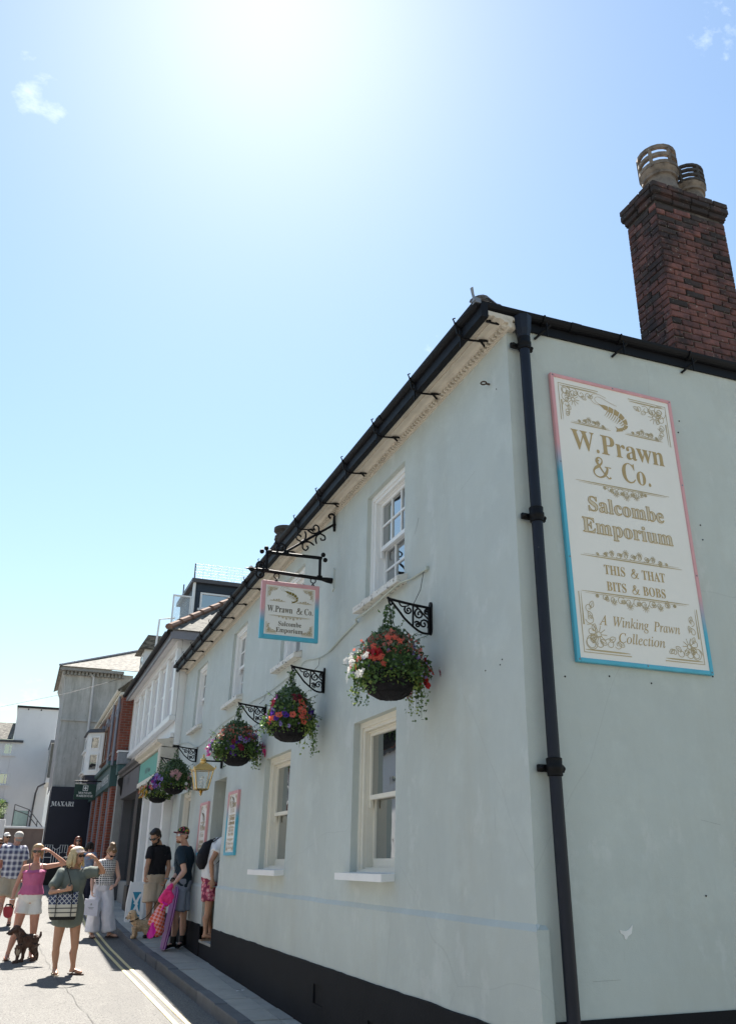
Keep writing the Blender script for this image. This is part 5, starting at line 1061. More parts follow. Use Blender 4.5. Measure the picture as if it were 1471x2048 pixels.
layer(M['grend'], (.27, .265, .235), scale=2.2, lo=.46, hi=.64, stretch=(2, 2, .35), amt=.65)
layer(M['grend'], (.17, .165, .15), scale=7, lo=.6, hi=.68, stretch=(1, 1, .7), amt=.5)
M['whouse'] = layer(pm('white_masonry_paint', (.84, .84, .83), rough=.75, var=.03, vs=1.2, bump=.4, bs=60), (.72, .72, .71), scale=1.4, lo=.5, hi=.75, amt=.5)
M['navyp'] = pm('navy_shopfront', (.008, .010, .028), rough=.4, var=.15, vs=3)
M['teal'] = pm('teal_fascia', (.10, .36, .29), rough=.5, var=.04)
M['dkgrey'] = pm('charcoal_paint', (.075, .075, .082), rough=.5, var=.1, vs=4)
M['stone'] = layer(pm('grey_stone_pier', (.30, .295, .28), rough=.85, var=.12, vs=3, bump=.4, bs=60), (.17, .165, .16), scale=3, lo=.5, hi=.72, stretch=(1, 1, .4), amt=.6)
M['black'] = pm('black_paint', (.008, .008, .009), rough=.45)
M['soffit'] = layer(pm('peeling_soffit', (.62, .61, .60), rough=.7, var=.06, vs=4), (.42, .38, .33), scale=6, lo=.58, hi=.72, amt=.5)
M['greyf'] = pm('grey_fascia_paint', (.20, .20, .22), rough=.5)
M['shopglass'] = glass_mat('shop_glass', (.02, .025, .03), .03)
M['roof2'] = layer(layer(pm('lichened_slate', (.19, .175, .145), rough=.85, var=.3, vs=3, bump=.6, bs=30), (.05, .045, .04), scale=6.5, lo=.46, hi=.56, stretch=(1, 1, 3), amt=.85), (.34, .32, .26), scale=9, lo=.6, hi=.7, amt=.6)
def bx(name, mat, par, *q, bev=0, label=None):
    m = MB()
    if bev: m.bbox(*q, bev)
    else: m.box(*q)
    return put(name, m, mat, par, label=label)
def ext_window(par, axis, pos, a0, a1, z0, z1, fm, gm, cols=1, rows=2, dep=.10, t=.06, proud=.02, name='window', out=-1):
    "framed window on a wall; axis 0: wall plane x=pos spans y; axis 1: plane y=pos spans x; out is the outward sign"
    def P(a, z, w): return (pos + out * w, a, z) if axis == 0 else (a, pos + out * w, z)
    def B(m, a, b, c, d, w0, w1):
        vs = [P(u, z, w) for z in (c, d) for u in (a, b) for w in (w0, w1)]
        m.add(vs, [(0, 2, 3, 1), (4, 5, 7, 6), (0, 1, 5, 4), (2, 6, 7, 3), (0, 4, 6, 2), (1, 3, 7, 5)])
    m = MB()
    B(m, a0, a0 + t, z0, z1, -dep, proud); B(m, a1 - t, a1, z0, z1, -dep, proud); B(m, a0 + t, a1 - t, z0, z0 + t, -dep, proud); B(m, a0 + t, a1 - t, z1 - t, z1, -dep, proud)
    for i in range(1, cols): u = a0 + (a1 - a0) * i / cols; B(m, u - t * .35, u + t * .35, z0 + t, z1 - t, -dep, proud - .012)
    for i in range(1, rows): z = z0 + (z1 - z0) * i / rows; B(m, a0 + t, a1 - t, z - t * .35, z + t * .35, -dep, proud - .015)
    w = put(name, m, fm, par)
    for i in range(cols):
        for j in range(rows):
            m = MB(); e = random.uniform(-.002, .002); ua, ub = a0 + (a1 - a0) * i / cols, a0 + (a1 - a0) * (i + 1) / cols; za, zb = z0 + (z1 - z0) * j / rows, z0 + (z1 - z0) * (j + 1) / rows
            m.quad(P(ua + .01, za + .01, .004 + e), P(ub - .01, za + .01, .004 - e), P(ub - .01, zb - .01, .004 - e), P(ua + .01, zb - .01, .004 + e)); put('pane', m, gm, w)
    m = MB(); B(m, a0 - .05, a1 + .05, z0 - .06, z0 - .003, .003, proud + .06); put('sill', m, fm, w)
    return w

# --- white shop next door with the teal and charcoal fascias
S2 = thing('white_shop_building', 'white shop with overhanging grey eaves, tall bay windows and teal and charcoal fascias', 'building', (2.72, 17.99, .4))
y0, y1 = 17.99, 25.55
bx('wall', M['white'], S2, 2.74, 8.5, y0, y1, 3.95, 6.24)
m = MB(); m.box(2.95, 8.5, y0, y1, -.1, 3.95); put('shop_wall', m, M['dkgrey'], S2)
m = MB(); m.prism([(2.43, 6.13), (2.50, 6.11), (2.76, 6.20), (2.76, 6.30), (2.43, 6.22)], lambda u, v: (u, 17.722, v), lambda u, v: (u, y1 + .2, v)); put('soffit', m, M['soffit'], S2)
m = MB(); m.box(2.42, 2.46, 17.68, y1 + .22, 6.10, 6.26); m.box(2.46, 3.6, 17.68, 17.72, 6.12, 6.30); put('fascia_board', m, M['greyf'], S2)
m = MB(); m.prism(gut_prof(.06), lambda u, v: (2.36 + u, 17.7, 6.27 + v), lambda u, v: (2.36 + u, y1 + .24, 6.27 + v)); put('gutter', m, M['gutter'], S2)
bx('bay_sill', M['white'], S2, 2.60, 2.735, y0 + .02, y1 - .02, 4.44, 4.56, bev=.01)
bx('bay_head', M['white'], S2, 2.62, 2.735, y0 + .02, y1 - .02, 6.0, 6.18, bev=.01)
bx('string_course', M['white'], S2, 2.66, 2.735, y0 + .02, y1 - .02, 4.10, 4.20, bev=.01)
n = 6; dy = (y1 - y0 - .3) / n
for i in range(n + 1): a = y0 + .03 + dy * i; bx('mullion', M['white'], S2, 2.64, 2.736, a, a + .24, 4.562, 5.998, bev=.008)
M['blind'] = pm('pale_blind', (.52, .51, .54), rough=.35, spec=.6, var=.03)  # flat lilac grey stands in for bay window glass in shade
for i in range(n): a = y0 + .28 + dy * i; ext_window(S2, 0, 2.735, a, a + dy - .26, 4.60, 5.97, M['white'], M['blind'], 1, 2, t=.07, dep=.0, proud=.03)
# cornice and fascias
for a, b, mc in ((y0 + .02, 21.75, M['cornice']), (21.76, y1, M['dkgrey'])):
    m = MB(); m.prism([(2.735, 3.90), (2.52, 3.92), (2.50, 3.96), (2.42, 4.00), (2.40, 4.05), (2.735, 4.09)], lambda u, v: (u, a, v), lambda u, v: (u, b, v)); put('shop_cornice', m, mc, S2)
bx('fascia', M['teal'], S2, 2.56, 2.94, y0 + .30, 21.75, 3.44, 3.895, label='teal fascia with small dark lettering')
bx('fascia', M['dkgrey'], S2, 2.55, 2.94, 21.76, y1 - .2, 3.40, 3.895, label='charcoal fascia with a dark emblem')
bx('fascia_trim', M['cream'], S2, 2.53, 2.9, y0 + .28, 21.75, 3.34, 3.437); bx('fascia_trim', M['dkgrey'], S2, 2.53, 2.9, 21.76, y1 - .18, 3.30, 3.397)
bx('console', M['cornice'], S2, 2.48, 2.95, y0 + .02, y0 + .28, 3.36, 3.90, bev=.02)
m = MB(); m.prism(catmull([(2.45, 3.88), (2.44, 3.7), (2.50, 3.62), (2.52, 3.45), (2.60, 3.30), (2.94, 3.30), (2.94, 3.88)], 3, True), lambda u, v: (u, y1 - .18, v), lambda u, v: (u, y1 - .02, v)); put('console', m, M['black'], S2)
I = Ink(lambda u, v, h: (2.56 - h, 20.9 - u, 3.58 + v)); I.text('ME', .2, .55, .0, .26, 'b'); I.done('lettering', M['dkgrey'], S2); I = Ink(I.fn); I.text('Nan', .62, 1.1, 0, .26, 'b'); I.done('lettering', M['dkgrey'], S2)
I = Ink(lambda u, v, h: (2.55 - h, 24.4 - u, 3.5 + v)); I.curl(.3, .17, .12, 0, 1, .025); I.curl(.6, .14, .1, 2, -1, .025); I.stroke([(.45, .02), (.45, .33)], .03, False); I.leaf(.5, .2, .2, 1, .02); I.done('emblem', M['black'], S2)
bx('stall_riser', M['white'], S2, 2.76, 2.94, y0 + .02, 21.8, .4, 1.22); bx('stall_riser', M['stone'], S2, 2.73, 2.94, 22.4, y1, .4, 1.22)
for a, b, mt, x in ((y0 + .02, y0 + .22, M['white'], 2.66), (19.55, 19.8, M['white'], 2.62), (21.55, 21.79, M['white'], 2.70), (21.80, 22.35, M['black'], 2.60), (25.3, y1, M['dkgrey'], 2.62)):
    bx('pilaster', mt, S2, x, 2.94, a, b, .75, 3.33, bev=.012); bx('pilaster_foot', mt, S2, x - .04, 2.935, a - .03, b + .03, .4, 1.18, bev=.012)
for a, b in ((18.24, 19.54), (19.82, 21.54), (22.36, 23.3), (23.36, 24.3), (24.36, 25.28)):
    m = MB(); m.quad((2.86, a, 1.2), (2.86, b, 1.2), (2.86, b, 3.33), (2.86, a, 3.33)); put('shop_pane', m, M['shopglass'], S2)
for a in (23.33, 24.33, 18.9): bx('glazing_bar', M['black'] if a > 22 else M['dkgrey'], S2, 2.83, 2.89, a - .03, a + .03, 1.2, 3.33)
# hipped slate roof with flat topped roof terrace
m = MB(); slab4(m, (2.36, 17.65, 6.30), (2.36, 25.8, 6.30), (4.6, 25.8, 8.0), (4.6, 19.8, 8.0)); slab4(m, (2.36, 17.65, 6.30), (4.6, 19.8, 8.0), (7.5, 19.8, 8.0), (8.5, 17.65, 6.3)); put('roof', m, M['roof2'], S2)
M['terra'] = layer(pm('terracotta_ridge', (.20, .12, .085), rough=.9, var=.25, vs=8, bump=.4, bs=40), (.08, .06, .05), scale=9, lo=.55, hi=.65, amt=.7)
for i in range(9):
    m = MB(); a = Vector((2.36, 17.65, 6.36)) + Vector((2.24, 2.15, 1.7)) * (i / 8.6); m.tube([a, a + Vector((2.3, 2.5, 1.7)) * .118], [.10, .09], 8, flat=(1, .7)); put('ridge_tile', m, M['terra'], S2)
M['navyclad'] = pm('blue_black_cladding', (.022, .034, .052), rough=.55, var=.15, vs=3)
TB = thing('roof_terrace_cabin', 'dark blue flat roofed dormer cabin with mesh railing on the white shop roof', 'dormer', (3.2, 20, 6.7))
bx('wall', M['navyclad'], TB, 3.22, 5.6, 20.0, 22.2, 6.6, 8.16); bx('roof_edge', M['dkgrey'], TB, 3.12, 5.7, 19.9, 22.3, 8.16, 8.26)
for i in range(6): bx('cladding_board', M['navyclad'], TB, 3.26, 5.6, 19.985, 19.998, 7.0 + .19 * i, 7.18 + .19 * i)
ext_window(TB, 1, 19.98, 3.36, 4.10, 7.50, 7.92, M['white'], M['glass'], 1, 1, t=.045, dep=0, proud=.03, out=-1)
bx('corner_post', M['white'], TB, 3.17, 3.225, 19.95, 20.05, 6.8, 8.16)
for x, y, z1 in ((3.16, 19.95, 8.66), (3.16, 21.6, 8.6), (5.6, 19.95, 8.7)): bx('rail_post', M['dkgrey'], TB, x, x + .03, y, y + .03, 8.26, z1)
m = MB()
for i in range(13): m.tube([(3.18 + .2 * i, 19.96, 8.26), (3.18 + .2 * i, 19.96, 8.66)], .002, 3)
for i in range(6): m.tube([(3.18, 19.96, 8.30 + .072 * i), (5.6, 19.96, 8.32 + .072 * i)], .0025, 3)
put('mesh_panel', m, M['lead'], TB, kind='stuff')
M['screen'] = pm('glass_screen', (.86, .90, .92), rough=.03, var=0, spec=.6)
M['screen'].node_tree.nodes['Principled BSDF'].inputs['Transmission Weight'].default_value = .8; M['screen'].node_tree.nodes['Principled BSDF'].inputs['IOR'].default_value = 1.1
GS = thing('glass_balustrade', 'clear glass balcony screen in a white frame on the white shop roof', 'balustrade', (2.75, 20.0, 6.9))
bx('pane', M['screen'], GS, 2.74, 3.12, 20.0, 20.012, 7.06, 7.76)
for q in ((2.70, 2.735, 6.85, 7.80), (3.12, 3.155, 6.9, 7.80)): bx('frame', M['white'], GS, q[0], q[1], 19.985, 20.02, q[2], q[3])
bx('frame', M['white'], GS, 2.735, 3.12, 19.985, 20.02, 7.765, 7.80)
PR = thing('pipe_rail', 'white pipe handrail bent over the eaves of the white shop', 'handrail', (2.9, 24, 6.9))
m = MB(); m.tube([(2.87, 24, 6.7), (2.92, 24, 8.22), (3.3, 23.7, 8.22)], .028, 8); put('rail', m, M['white'], PR)

# --- red brick shop
S3 = thing('brick_shop_building', 'red brick shop with tall arched upstairs windows beyond the white shop', 'building', (2.35, 25.95, .6))
bx('wall', M['redbrick'], S3, 2.35, 8, 25.95, 34.3, 4.45, 6.30); bx('shop_wall', M['navyp'], S3, 2.62, 8, 25.96, 34.3, .3, 4.45)
m = MB(); m.box(2.24, 2.36, 25.85, 34.3, 6.30, 6.38); m.prism(gut_prof(.06), lambda u, v: (2.19 + u, 25.8, 6.44 + v), lambda u, v: (2.19 + u, 34.2, 6.44 + v)); put('gutter', m, M['cream'], S3)
m = MB(); slab4(m, (2.15, 25.9, 6.44), (2.15, 34.3, 6.44), (5, 34.3, 8.9), (5, 25.9, 8.9)); put('roof', m, M['roof2'], S3)
M['brownfr'] = pm('brown_window_frame', (.16, .085, .05), rough=.5); M['bluestone'] = pm('blue_grey_lintel', (.24, .26, .31), rough=.7, var=.1)
for a in (26.5, 28.2, 29.9, 31.6):
    ext_window(S3, 0, 2.345, a, a + .95, 4.72, 5.92, M['brownfr'], M['glass'], 1, 2, t=.07, dep=0, proud=.03)
    m = MB(); c = a + .475; P = [(c + .60 * math.cos(t), 5.90 + .34 * math.sin(t)) for t in [PI * i / 10 for i in range(11)]] + [(c + .47 * math.cos(t), 5.90 + .2 * math.sin(t)) for t in [PI * i / 10 for i in range(10, -1, -1)]]
    m.prism(P, lambda u, v: (2.30, u, v), lambda u, v: (2.352, u, v)); put('arch', m, M['bluestone'], S3)
for a in (26.2, 27.82): 
    m = MB(); m.tube([(2.27, a, 6.35), (2.27, a, 4.3)], .04, 8); put('downpipe', m, M['bluestone'], S3)
bx('corner_strip', M['cream'], S3, 2.66, 2.735, 25.90, 25.948, 4.5, 6.3)
M['dkteal'] = pm('dark_teal_fascia', (.045, .10, .10), rough=.5, var=.08)
bx('fascia', M['dkteal'], S3, 2.26, 2.6, 26.3, 34.2, 3.72, 4.30); bx('fascia_cornice', M['dkteal'], S3, 2.16, 2.6, 26.2, 34.2, 4.30, 4.43, bev=.02)
I = Ink(lambda u, v, h: (2.26 - h, 31.2 - u, 3.87 + v)); I.text('MOUNTAIN', 0, 2.0, 0, .5); I.done('lettering', M['white'], S3); I = Ink(I.fn); I.text('WAREHOUSE', 2.15, 4.4, 0, .5); I.done('lettering', M['white'], S3)
for a, b in ((26.3, 26.85), (28.6, 29.1), (30.7, 31.2), (32.8, 33.3)):
    bx('brick_pier', M['redbrick'], S3, 2.35, 2.6, a, b, .5, 3.72); bx('pier_trim', M['bluestone'], S3, 2.32, 2.6, b + .003, b + .12, .5, 3.72)
for a, b in ((27.0, 28.58), (29.24, 30.68), (31.34, 32.78)):
    m = MB(); m.quad((2.55, a, 1.1), (2.55, b, 1.1), (2.55, b, 3.7), (2.55, a, 3.7)); put('shop_pane', m, M['shopglass'], S3)
bx('stone_pier', M['stone'], S3, 2.44, 2.80, 25.66, 25.94, .4, 4.0, bev=.015); bx('pier_cap', M['dkteal'], S3, 2.38, 2.80, 25.60, 25.94, 4.003, 4.28, bev=.015); bx('pier_cap', M['lead'], S3, 2.36, 2.80, 25.58, 25.94, 4.285, 4.62, bev=.01); bx('cap_slab', M['white'], S3, 2.33, 2.82, 25.55, 25.94, 4.622, 4.66)
# small dormer on its roof
DM = thing('roof_dormer', 'small white dormer with a pitched slate roof above the white shop eaves', 'dormer', (2.9, 27, 7))
bx('cheek', M['white'], DM, 2.92, 4.2, 26.9, 27.9, 6.9, 8.02)
m = MB(); m.prism([(2.72, 7.98), (2.95, 8.42), (4.4, 8.42), (4.4, 7.98)], lambda u, v: (u, 26.75, v), lambda u, v: (u, 28.05, v)); put('roof', m, M['roof2'], DM)
ext_window(DM, 0, 2.915, 27.05, 27.75, 7.2, 7.9, M['white'], M['glass'], 2, 1, dep=0)
# oriel window
OR = thing('oriel_window', 'white two storey oriel bay window jutting over the brick shopfront', 'bay window', (2.3, 31, 4.4))
m = MB(); m.prism([(1.80, 31.3), (1.80, 32.6), (2.34, 33.0), (2.34, 30.95), (2.28, 30.95)], lambda u, v: (u, v, 4.44), lambda u, v: (u, v, 5.86)); put('wall', m, M['white'], OR)
m = MB(); m.prism([(1.72, 31.2), (1.72, 32.7), (2.34, 33.1), (2.34, 30.85), (2.28, 30.85)], lambda u, v: (u, v, 5.865), lambda u, v: (u + (.1 if u < 2 else 0), v, 5.98)); put('roof', m, M['dkgrey'], OR)
m = MB(); m.prism([(1.95, 31.3), (1.95, 32.6), (2.34, 33.0), (2.34, 30.95)], lambda u, v: (u, v, 4.05), lambda u, v: (u - .1 * (u < 2), v, 4.435)); put('base', m, M['navyp'], OR)
def canted(name, u0, u1, z0, z1):
    A, B_ = Vector((1.80, 31.3, 0)), Vector((2.28, 30.95, 0)); nrm = Vector((B_.y - A.y, -(B_.x - A.x), 0)).normalized(); 
    if nrm.y > 0: nrm = -nrm
    q = lambda u, z, w: A + (B_ - A) * u + nrm * w + Vector((0, 0, z))
    m = MB(); w_ = .03
    for a, b, c, d in ((u0, u1, z0, z0 + .05), (u0, u1, z1 - .05, z1), (u0, u0 + .09, z0 + .05, z1 - .05), (u1 - .09, u1, z0 + .05, z1 - .05)):
        vs = [q(u, z, w) for z in (c, d) for u in (a, b) for w in (.002, w_)]; m.add(vs, [(0, 2, 3, 1), (4, 5, 7, 6), (0, 1, 5, 4), (2, 6, 7, 3), (0, 4, 6, 2), (1, 3, 7, 5)])
    fr = put(name, m, M['white'], OR); m = MB(); m.quad(q(u0 + .02, z0, .008), q(u1 - .02, z0, .008), q(u1 - .02, z1, .008), q(u0 + .02, z1, .008)); put('pane', m, M['glass'], fr)
canted('window', .22, .86, 5.28, 5.74); canted('window', .22, .86, 4.56, 5.16)
ext_window(OR, 0, 1.798, 31.42, 32.5, 5.28, 5.74, M['white'], M['glass'], 2, 1, dep=0); ext_window(OR, 0, 1.798, 31.42, 32.5, 4.56, 5.16, M['white'], M['glass'], 2, 1, dep=0)
# projecting green sign
MS = thing('projecting_sign', 'dark green projecting shop sign with a white cross emblem on the brick shop', 'sign', (1.8, 29, 3.5))
bx('board', pm('bottle_green_sign', (.008, .038, .03), rough=.45), MS, 1.46, 2.12, 28.97, 29.03, 3.50, 3.97, bev=.008)
m = MB(); m.tube([(2.35, 29, 4.06), (1.44, 29, 4.05)], .018, 8); m.tube([(1.58, 29, 4.05), (1.58, 29, 3.96)], .01, 6); m.tube([(2.0, 29, 4.05), (2.0, 29, 3.96)], .01, 6); put('arm', m, M['iron'], MS)
SFm = lambda u, v, h: (1.46 + u, 28.97 - h, 3.50 + v)
I = Ink(SFm); I.stroke([(.26, .27), (.40, .27), (.40, .41), (.26, .41)], .022, False, True); I.stroke([(.33, .29), (.33, .39)], .03, False); I.stroke([(.28, .34), (.38, .34)], .03, False); I.done('emblem', M['white'], MS)
I = Ink(SFm); I.text('MOUNTAIN', .13, .53, .165, .14); I.done('lettering', M['white'], MS); I = Ink(SFm); I.text('WAREHOUSE', .08, .58, .075, .14); I.done('lettering', M['white'], MS)

# --- grey rendered building with the navy shop
S4 = thing('grey_building', 'stained grey rendered building with slate hip roof and a navy shopfront at its foot', 'building', (.9, 34.5, .9))
m = MB(); yb = 34.5; R_ = [(4.27, .92), (6.70, .89), (8.0, .87), (8.35, .82), (8.62, .70)]
for (z0, xa), (z1, xb) in zip(R_, R_[1:]):
    m.quad((xa, yb, z0), (3.4, yb, z0), (3.4, yb, z1), (xb, yb, z1)); m.quad((xa, yb, z0), (xa, 39.5, z0), (xb, 39.5, z1), (xb, yb, z1))
put('wall', m, M['grend'], S4)
m = MB(); m.box(.86, 3.4, 34.44, 34.498, 6.70, 6.79); put('string_course', m, M['grend'], S4)
m = MB(); m.box(.60, 3.0, 34.2, 34.5, 8.60, 8.70)
for i in range(17): m.box(.72 + .14 * i, .80 + .14 * i, 34.35, 34.499, 8.46, 8.598)
put('eaves', m, M['stone'], S4)
m = MB(); slab4(m, (.55, 34.15, 8.72), (3.6, 34.15, 8.72), (4.4, 37.8, 10.4), (3.82, 37.5, 10.33)); slab4(m, (.55, 34.15, 8.72), (3.82, 37.5, 10.33), (3.82, 40, 10.33), (.55, 40, 8.72)); put('roof', m, M['roof2'], S4)
m = MB(); m.tube([(.55, 34.15, 8.76), (3.82, 37.5, 10.37)], .05, 6); put('hip_ridge', m, M['lead'], S4)
m = MB(); m.tube([(1.72, 34.42, 8.55), (1.80, 34.42, 8.5), (1.88, 34.42, 8.42), (1.93, 34.42, 6.9), (1.93, 34.40, 4.4)], .045, 8); put('downpipe', m, M['soffit'], S4)
bx('shopfront', M['navyp'], S4, .93, 3.4, 34.40, 36.5, .5, 4.265)
bx('shopfront_plinth', M['black'], S4, .91, 3.4, 34.38, 34.399, .5, 1.5)
I = Ink(lambda u, v, h: (.99 + u, 34.40 - h, 3.58 + v)); I.text('MAXARI', 0, .80, 0, .36); I.stroke([(-.02, -.02), (.03, .02), (.02, .15)], .018); I.done('lettering', M['white'], S4)
I = Ink(lambda u, v, h: (.99 + u, 34.38 - h, 1.62 + v))
for x in (.0, .52):
    for P in ([(x, 0), (x, .62), (x + .26, .62), (x + .26, 0)], [(x + .09, .62), (x + .09, .36), (x, .36)], [(x + .17, .62), (x + .17, .36), (x + .26, .36)], [(x, .2), (x + .26, .2)]): I.stroke(P, .022, False)
I.stroke([(.26, .55), (.39, .47), (.52, .55)], .022); I.stroke([(.345, .47), (.345, 0)], .02, False); I.stroke([(.435, .47), (.435, 0)], .02, False); I.done('line_emblem', M['white'], S4, 'stuff')
# --- white houses at the end
S5 = thing('white_house', 'tall white rendered house with a flat dark parapet at the end of the street', 'house', (0, 45, 1.2))
m = MB(); m.prism([(-.90, 45), (.98, 45), (1.28, 45.7), (1.28, 52), (-.90, 52)], lambda u, v: (u, v, .5), lambda u, v: (u, v, 8.72)); put('wall', m, M['whouse'], S5)
m = MB(); m.prism([(-.96, 44.93), (1.0, 44.93), (1.34, 45.7), (1.34, 52), (-.96, 52)], lambda u, v: (u, v, 8.725), lambda u, v: (u, v, 8.82)); put('parapet', m, M['black'], S5)
for x, z in ((-.45, 8.62), (.15, 8.62)): bx('vent', M['dkgrey'], S5, x, x + .06, 44.97, 44.998, z, z + .07)
bx('bay_window', M['whouse'], S5, .82, 1.5, 42.0, 44.99, 5.0, 6.75)
m = MB(); m.box(.78, 1.5, 41.9, 45.0, 6.752, 6.86); put('bay_roof', m, M['lead'], S5)
m = MB(); m.quad((.80, 42.1, 5.2), (.80, 44.8, 5.2), (.80, 44.8, 6.7), (.80, 42.1, 6.7)); put('pane', m, pm('pale_teal_glass', (.25, .36, .36), rough=.1, spec=.7), S5)
m = MB(); m.quad((.84, 41.99, 5.2), (1.45, 41.99, 5.2), (1.45, 41.99, 6.7), (.84, 41.99, 6.7)); put('pane', m, M['glass'], S5)
m = MB(); m.tube([(.80, 42, 4.95), (.55, 43.5, 4.9), (.50, 44.9, 4.7), (.42, 44.93, 2.4)], .04, 6); put('drainpipe', m, M['dkgrey'], S5)
S6 = thing('white_cottage', 'lower white cottage with a lichened tiled roof and small white casements', 'house', (-2, 45, 1.2))
bx('wall', M['whouse'], S6, -5.5, -.905, 45.02, 52, .5, 7.04); bx('eaves', M['dkgrey'], S6, -5.6, -.42, 44.9, 45.015, 7.04, 7.14)
m = MB(); slab4(m, (-5.6, 44.9, 7.15), (-.91, 44.9, 7.15), (-.91, 46.2, 8.1), (-5.6, 46.2, 8.1)); put('roof', m, M['roof2'], S6)
for a, z0, z1 in ((-1.26, 6.44, 6.98), (-1.27, 5.06, 5.60), (-2.9, 6.44, 6.98), (-2.9, 5.06, 5.6)): ext_window(S6, 1, 45.015, a, a + .54, z0, z1, M['white'], M['glass'], 2, 1, t=.05, dep=0, proud=.03)
bx('door', M['dkgrey'], S6, -1.3, -.72, 44.98, 45.018, 2.4, 4.1); m = MB(); m.prism([(-1.4, 4.22), (-1.0, 4.36), (-.62, 4.22)], lambda u, v: (u, 44.6, v), lambda u, v: (u, 45.018, v)); put('door_canopy', m, M['lead'], S6)
GW = thing('garden_wall', 'brown garden wall with a white coping at the end of the street', 'wall', (0, 40, 1))
M['brownw'] = layer(pm('brown_wall_render', (.20, .155, .135), rough=.9, var=.15, vs=3, bump=.4, bs=40), (.12, .095, .085), scale=2, lo=.5, hi=.7, amt=.6)
bx('wall', M['brownw'], GW, -.55, 1.0, 40, 40.3, .8, 2.95); bx('coping', M['white'], GW, -.6, 1.02, 39.93, 40.35, 2.952, 3.04, bev=.01); bx('pier', M['whouse'], GW, -.95, -.56, 39.9, 40.35, .8, 3.3, bev=.01)
RL = thing('sloping_handrail', 'thin dark handrail sloping behind the brown garden wall', 'railing', (.3, 40.6, 3))
m = MB()
for k in range(2): m.tube([(-.3, 40.8, 3.95 - .22 * k), (.3, 40.8, 3.75 - .22 * k), (.95, 40.8, 3.05 - .22 * k)], .02, 6)
put('rail', m, M['dkgrey'], RL)
for x, z in ((-.3, 3.95), (.3, 3.75), (.7, 3.3)): bx('post', M['dkgrey'], RL, x - .02, x + .02, 40.78, 40.82, 2.6, z)
bx('panel', pm('green_glass_panel', (.25, .34, .32), rough=.3), RL, -.28, .28, 40.80, 40.81, 3.05, 3.7)
SH = thing('garden_shrub', 'leafy shrub with pale flowers in front of the white cottage door', 'shrub', (-1.0, 41, 2.2))
m = MB(); Rn = random.Random(5)
for i in range(900):
    d = Vector((Rn.gauss(0, 1), Rn.gauss(0, 1), Rn.gauss(0, 1))).normalized(); p = Vector((-1.05, 41, 3.75)) + Vector((d.x * .42, d.y * .4, d.z * .42)) * Rn.uniform(.5, 1.1); e = d.orthogonal().normalized(); s = Rn.uniform(.04, .09); m.cm = Rn.choice((0, 1, 1, 2))
    m.add([p, p + d * s * .5 + e * s * .4, p + d * s, p + d * s * .5 - e * s * .4], [(0, 1, 2, 3)])
put('foliage', m, leafm[:3], SH, kind='stuff'); m = MB(); m.tube([(-1.05, 41, .9), (-1.05, 41, 3.7)], .05, 6); put('stem', m, M['brownw'], SH)
tag(put('telephone_wire', (lambda m: (m.tube([(-3.0, 28.3, 5.5), (-1.158, 30, 6.36), (1, 32.1, 7.35), (2.93, 34.4, 8.45)], .007, 4), m)[1])(MB()), M['wire'], loc=(2.93, 34.4, 8.45)), 'thin telephone wire running from the grey building across the sky', 'wire')
# --- the other side of the street, mirrored in the panes
def row_house(y0, y1, h, wm, lab, wins):
    t = thing('street_house', lab, 'house', (-5.2, y0, 0)); x = -5.2
    bx('wall', wm, t, -9, x, y0, y1, -.3, h); m = MB(); slab4(m, (x + .25, y0, h), (x + .25, y1, h), (x - 2.6, y1, h + 1.7), (x - 2.6, y0, h + 1.7)); put('roof', m, M['roof2'], t)
    bx('gutter', M['dkgrey'], t, x, x + .12, y0, y1, h - .16, h - .04)
    for a, b, z0, z1 in wins: ext_window(t, 0, x, a, b, z0, z1, M['white'], M['glass'], 2, 2, t=.06, dep=0, proud=.05, out=1)
row_house(-3.0, 6.6, 5.2, M['whouse'], 'white house opposite the sage shop, nearest the viewer', [(-1.5, -.3, 3.2, 4.5), (1.2, 2.2, 3.2, 4.5), (4.2, 5.2, 3.2, 4.5), (1.2, 2.4, .8, 2.2), (4.2, 5.4, .8, 2.2)])
row_house(6.62, 15.2, 5.6, M['whouse'], 'white house in the middle of the row opposite', [(7.8, 8.8, 3.4, 4.7), (10.6, 11.6, 3.4, 4.7), (13.2, 14.2, 3.4, 4.7), (7.8, 9.0, .9, 2.4), (12.6, 14, .9, 2.4)])
row_house(24.02, 33, 5.6, M['whouse'], 'fourth white house along the row opposite', [(25, 26, 3.4, 4.7), (27.4, 28.4, 3.4, 4.7), (30.5, 31.5, 3.4, 4.7), (25, 26.4, 1.4, 2.8), (29.6, 31, 1.4, 2.8)])
row_house(33.02, 44, 7.4, M['redbrick'], 'red brick house at the far end of the row opposite', [(34.5, 35.6, 4.4, 6), (38, 39.1, 4.4, 6), (41, 42.1, 4.4, 6), (34.5, 36.4, 1.6, 3.2)])
row_house(15.22, 24, 6.2, M['whouse'], 'white house further along the row opposite', [(16.6, 17.6, 3.8, 5.2), (19, 20, 3.8, 5.2), (21.6, 22.6, 3.8, 5.2), (16.6, 18.4, 1, 2.6), (20.4, 22.2, 1, 2.6)])
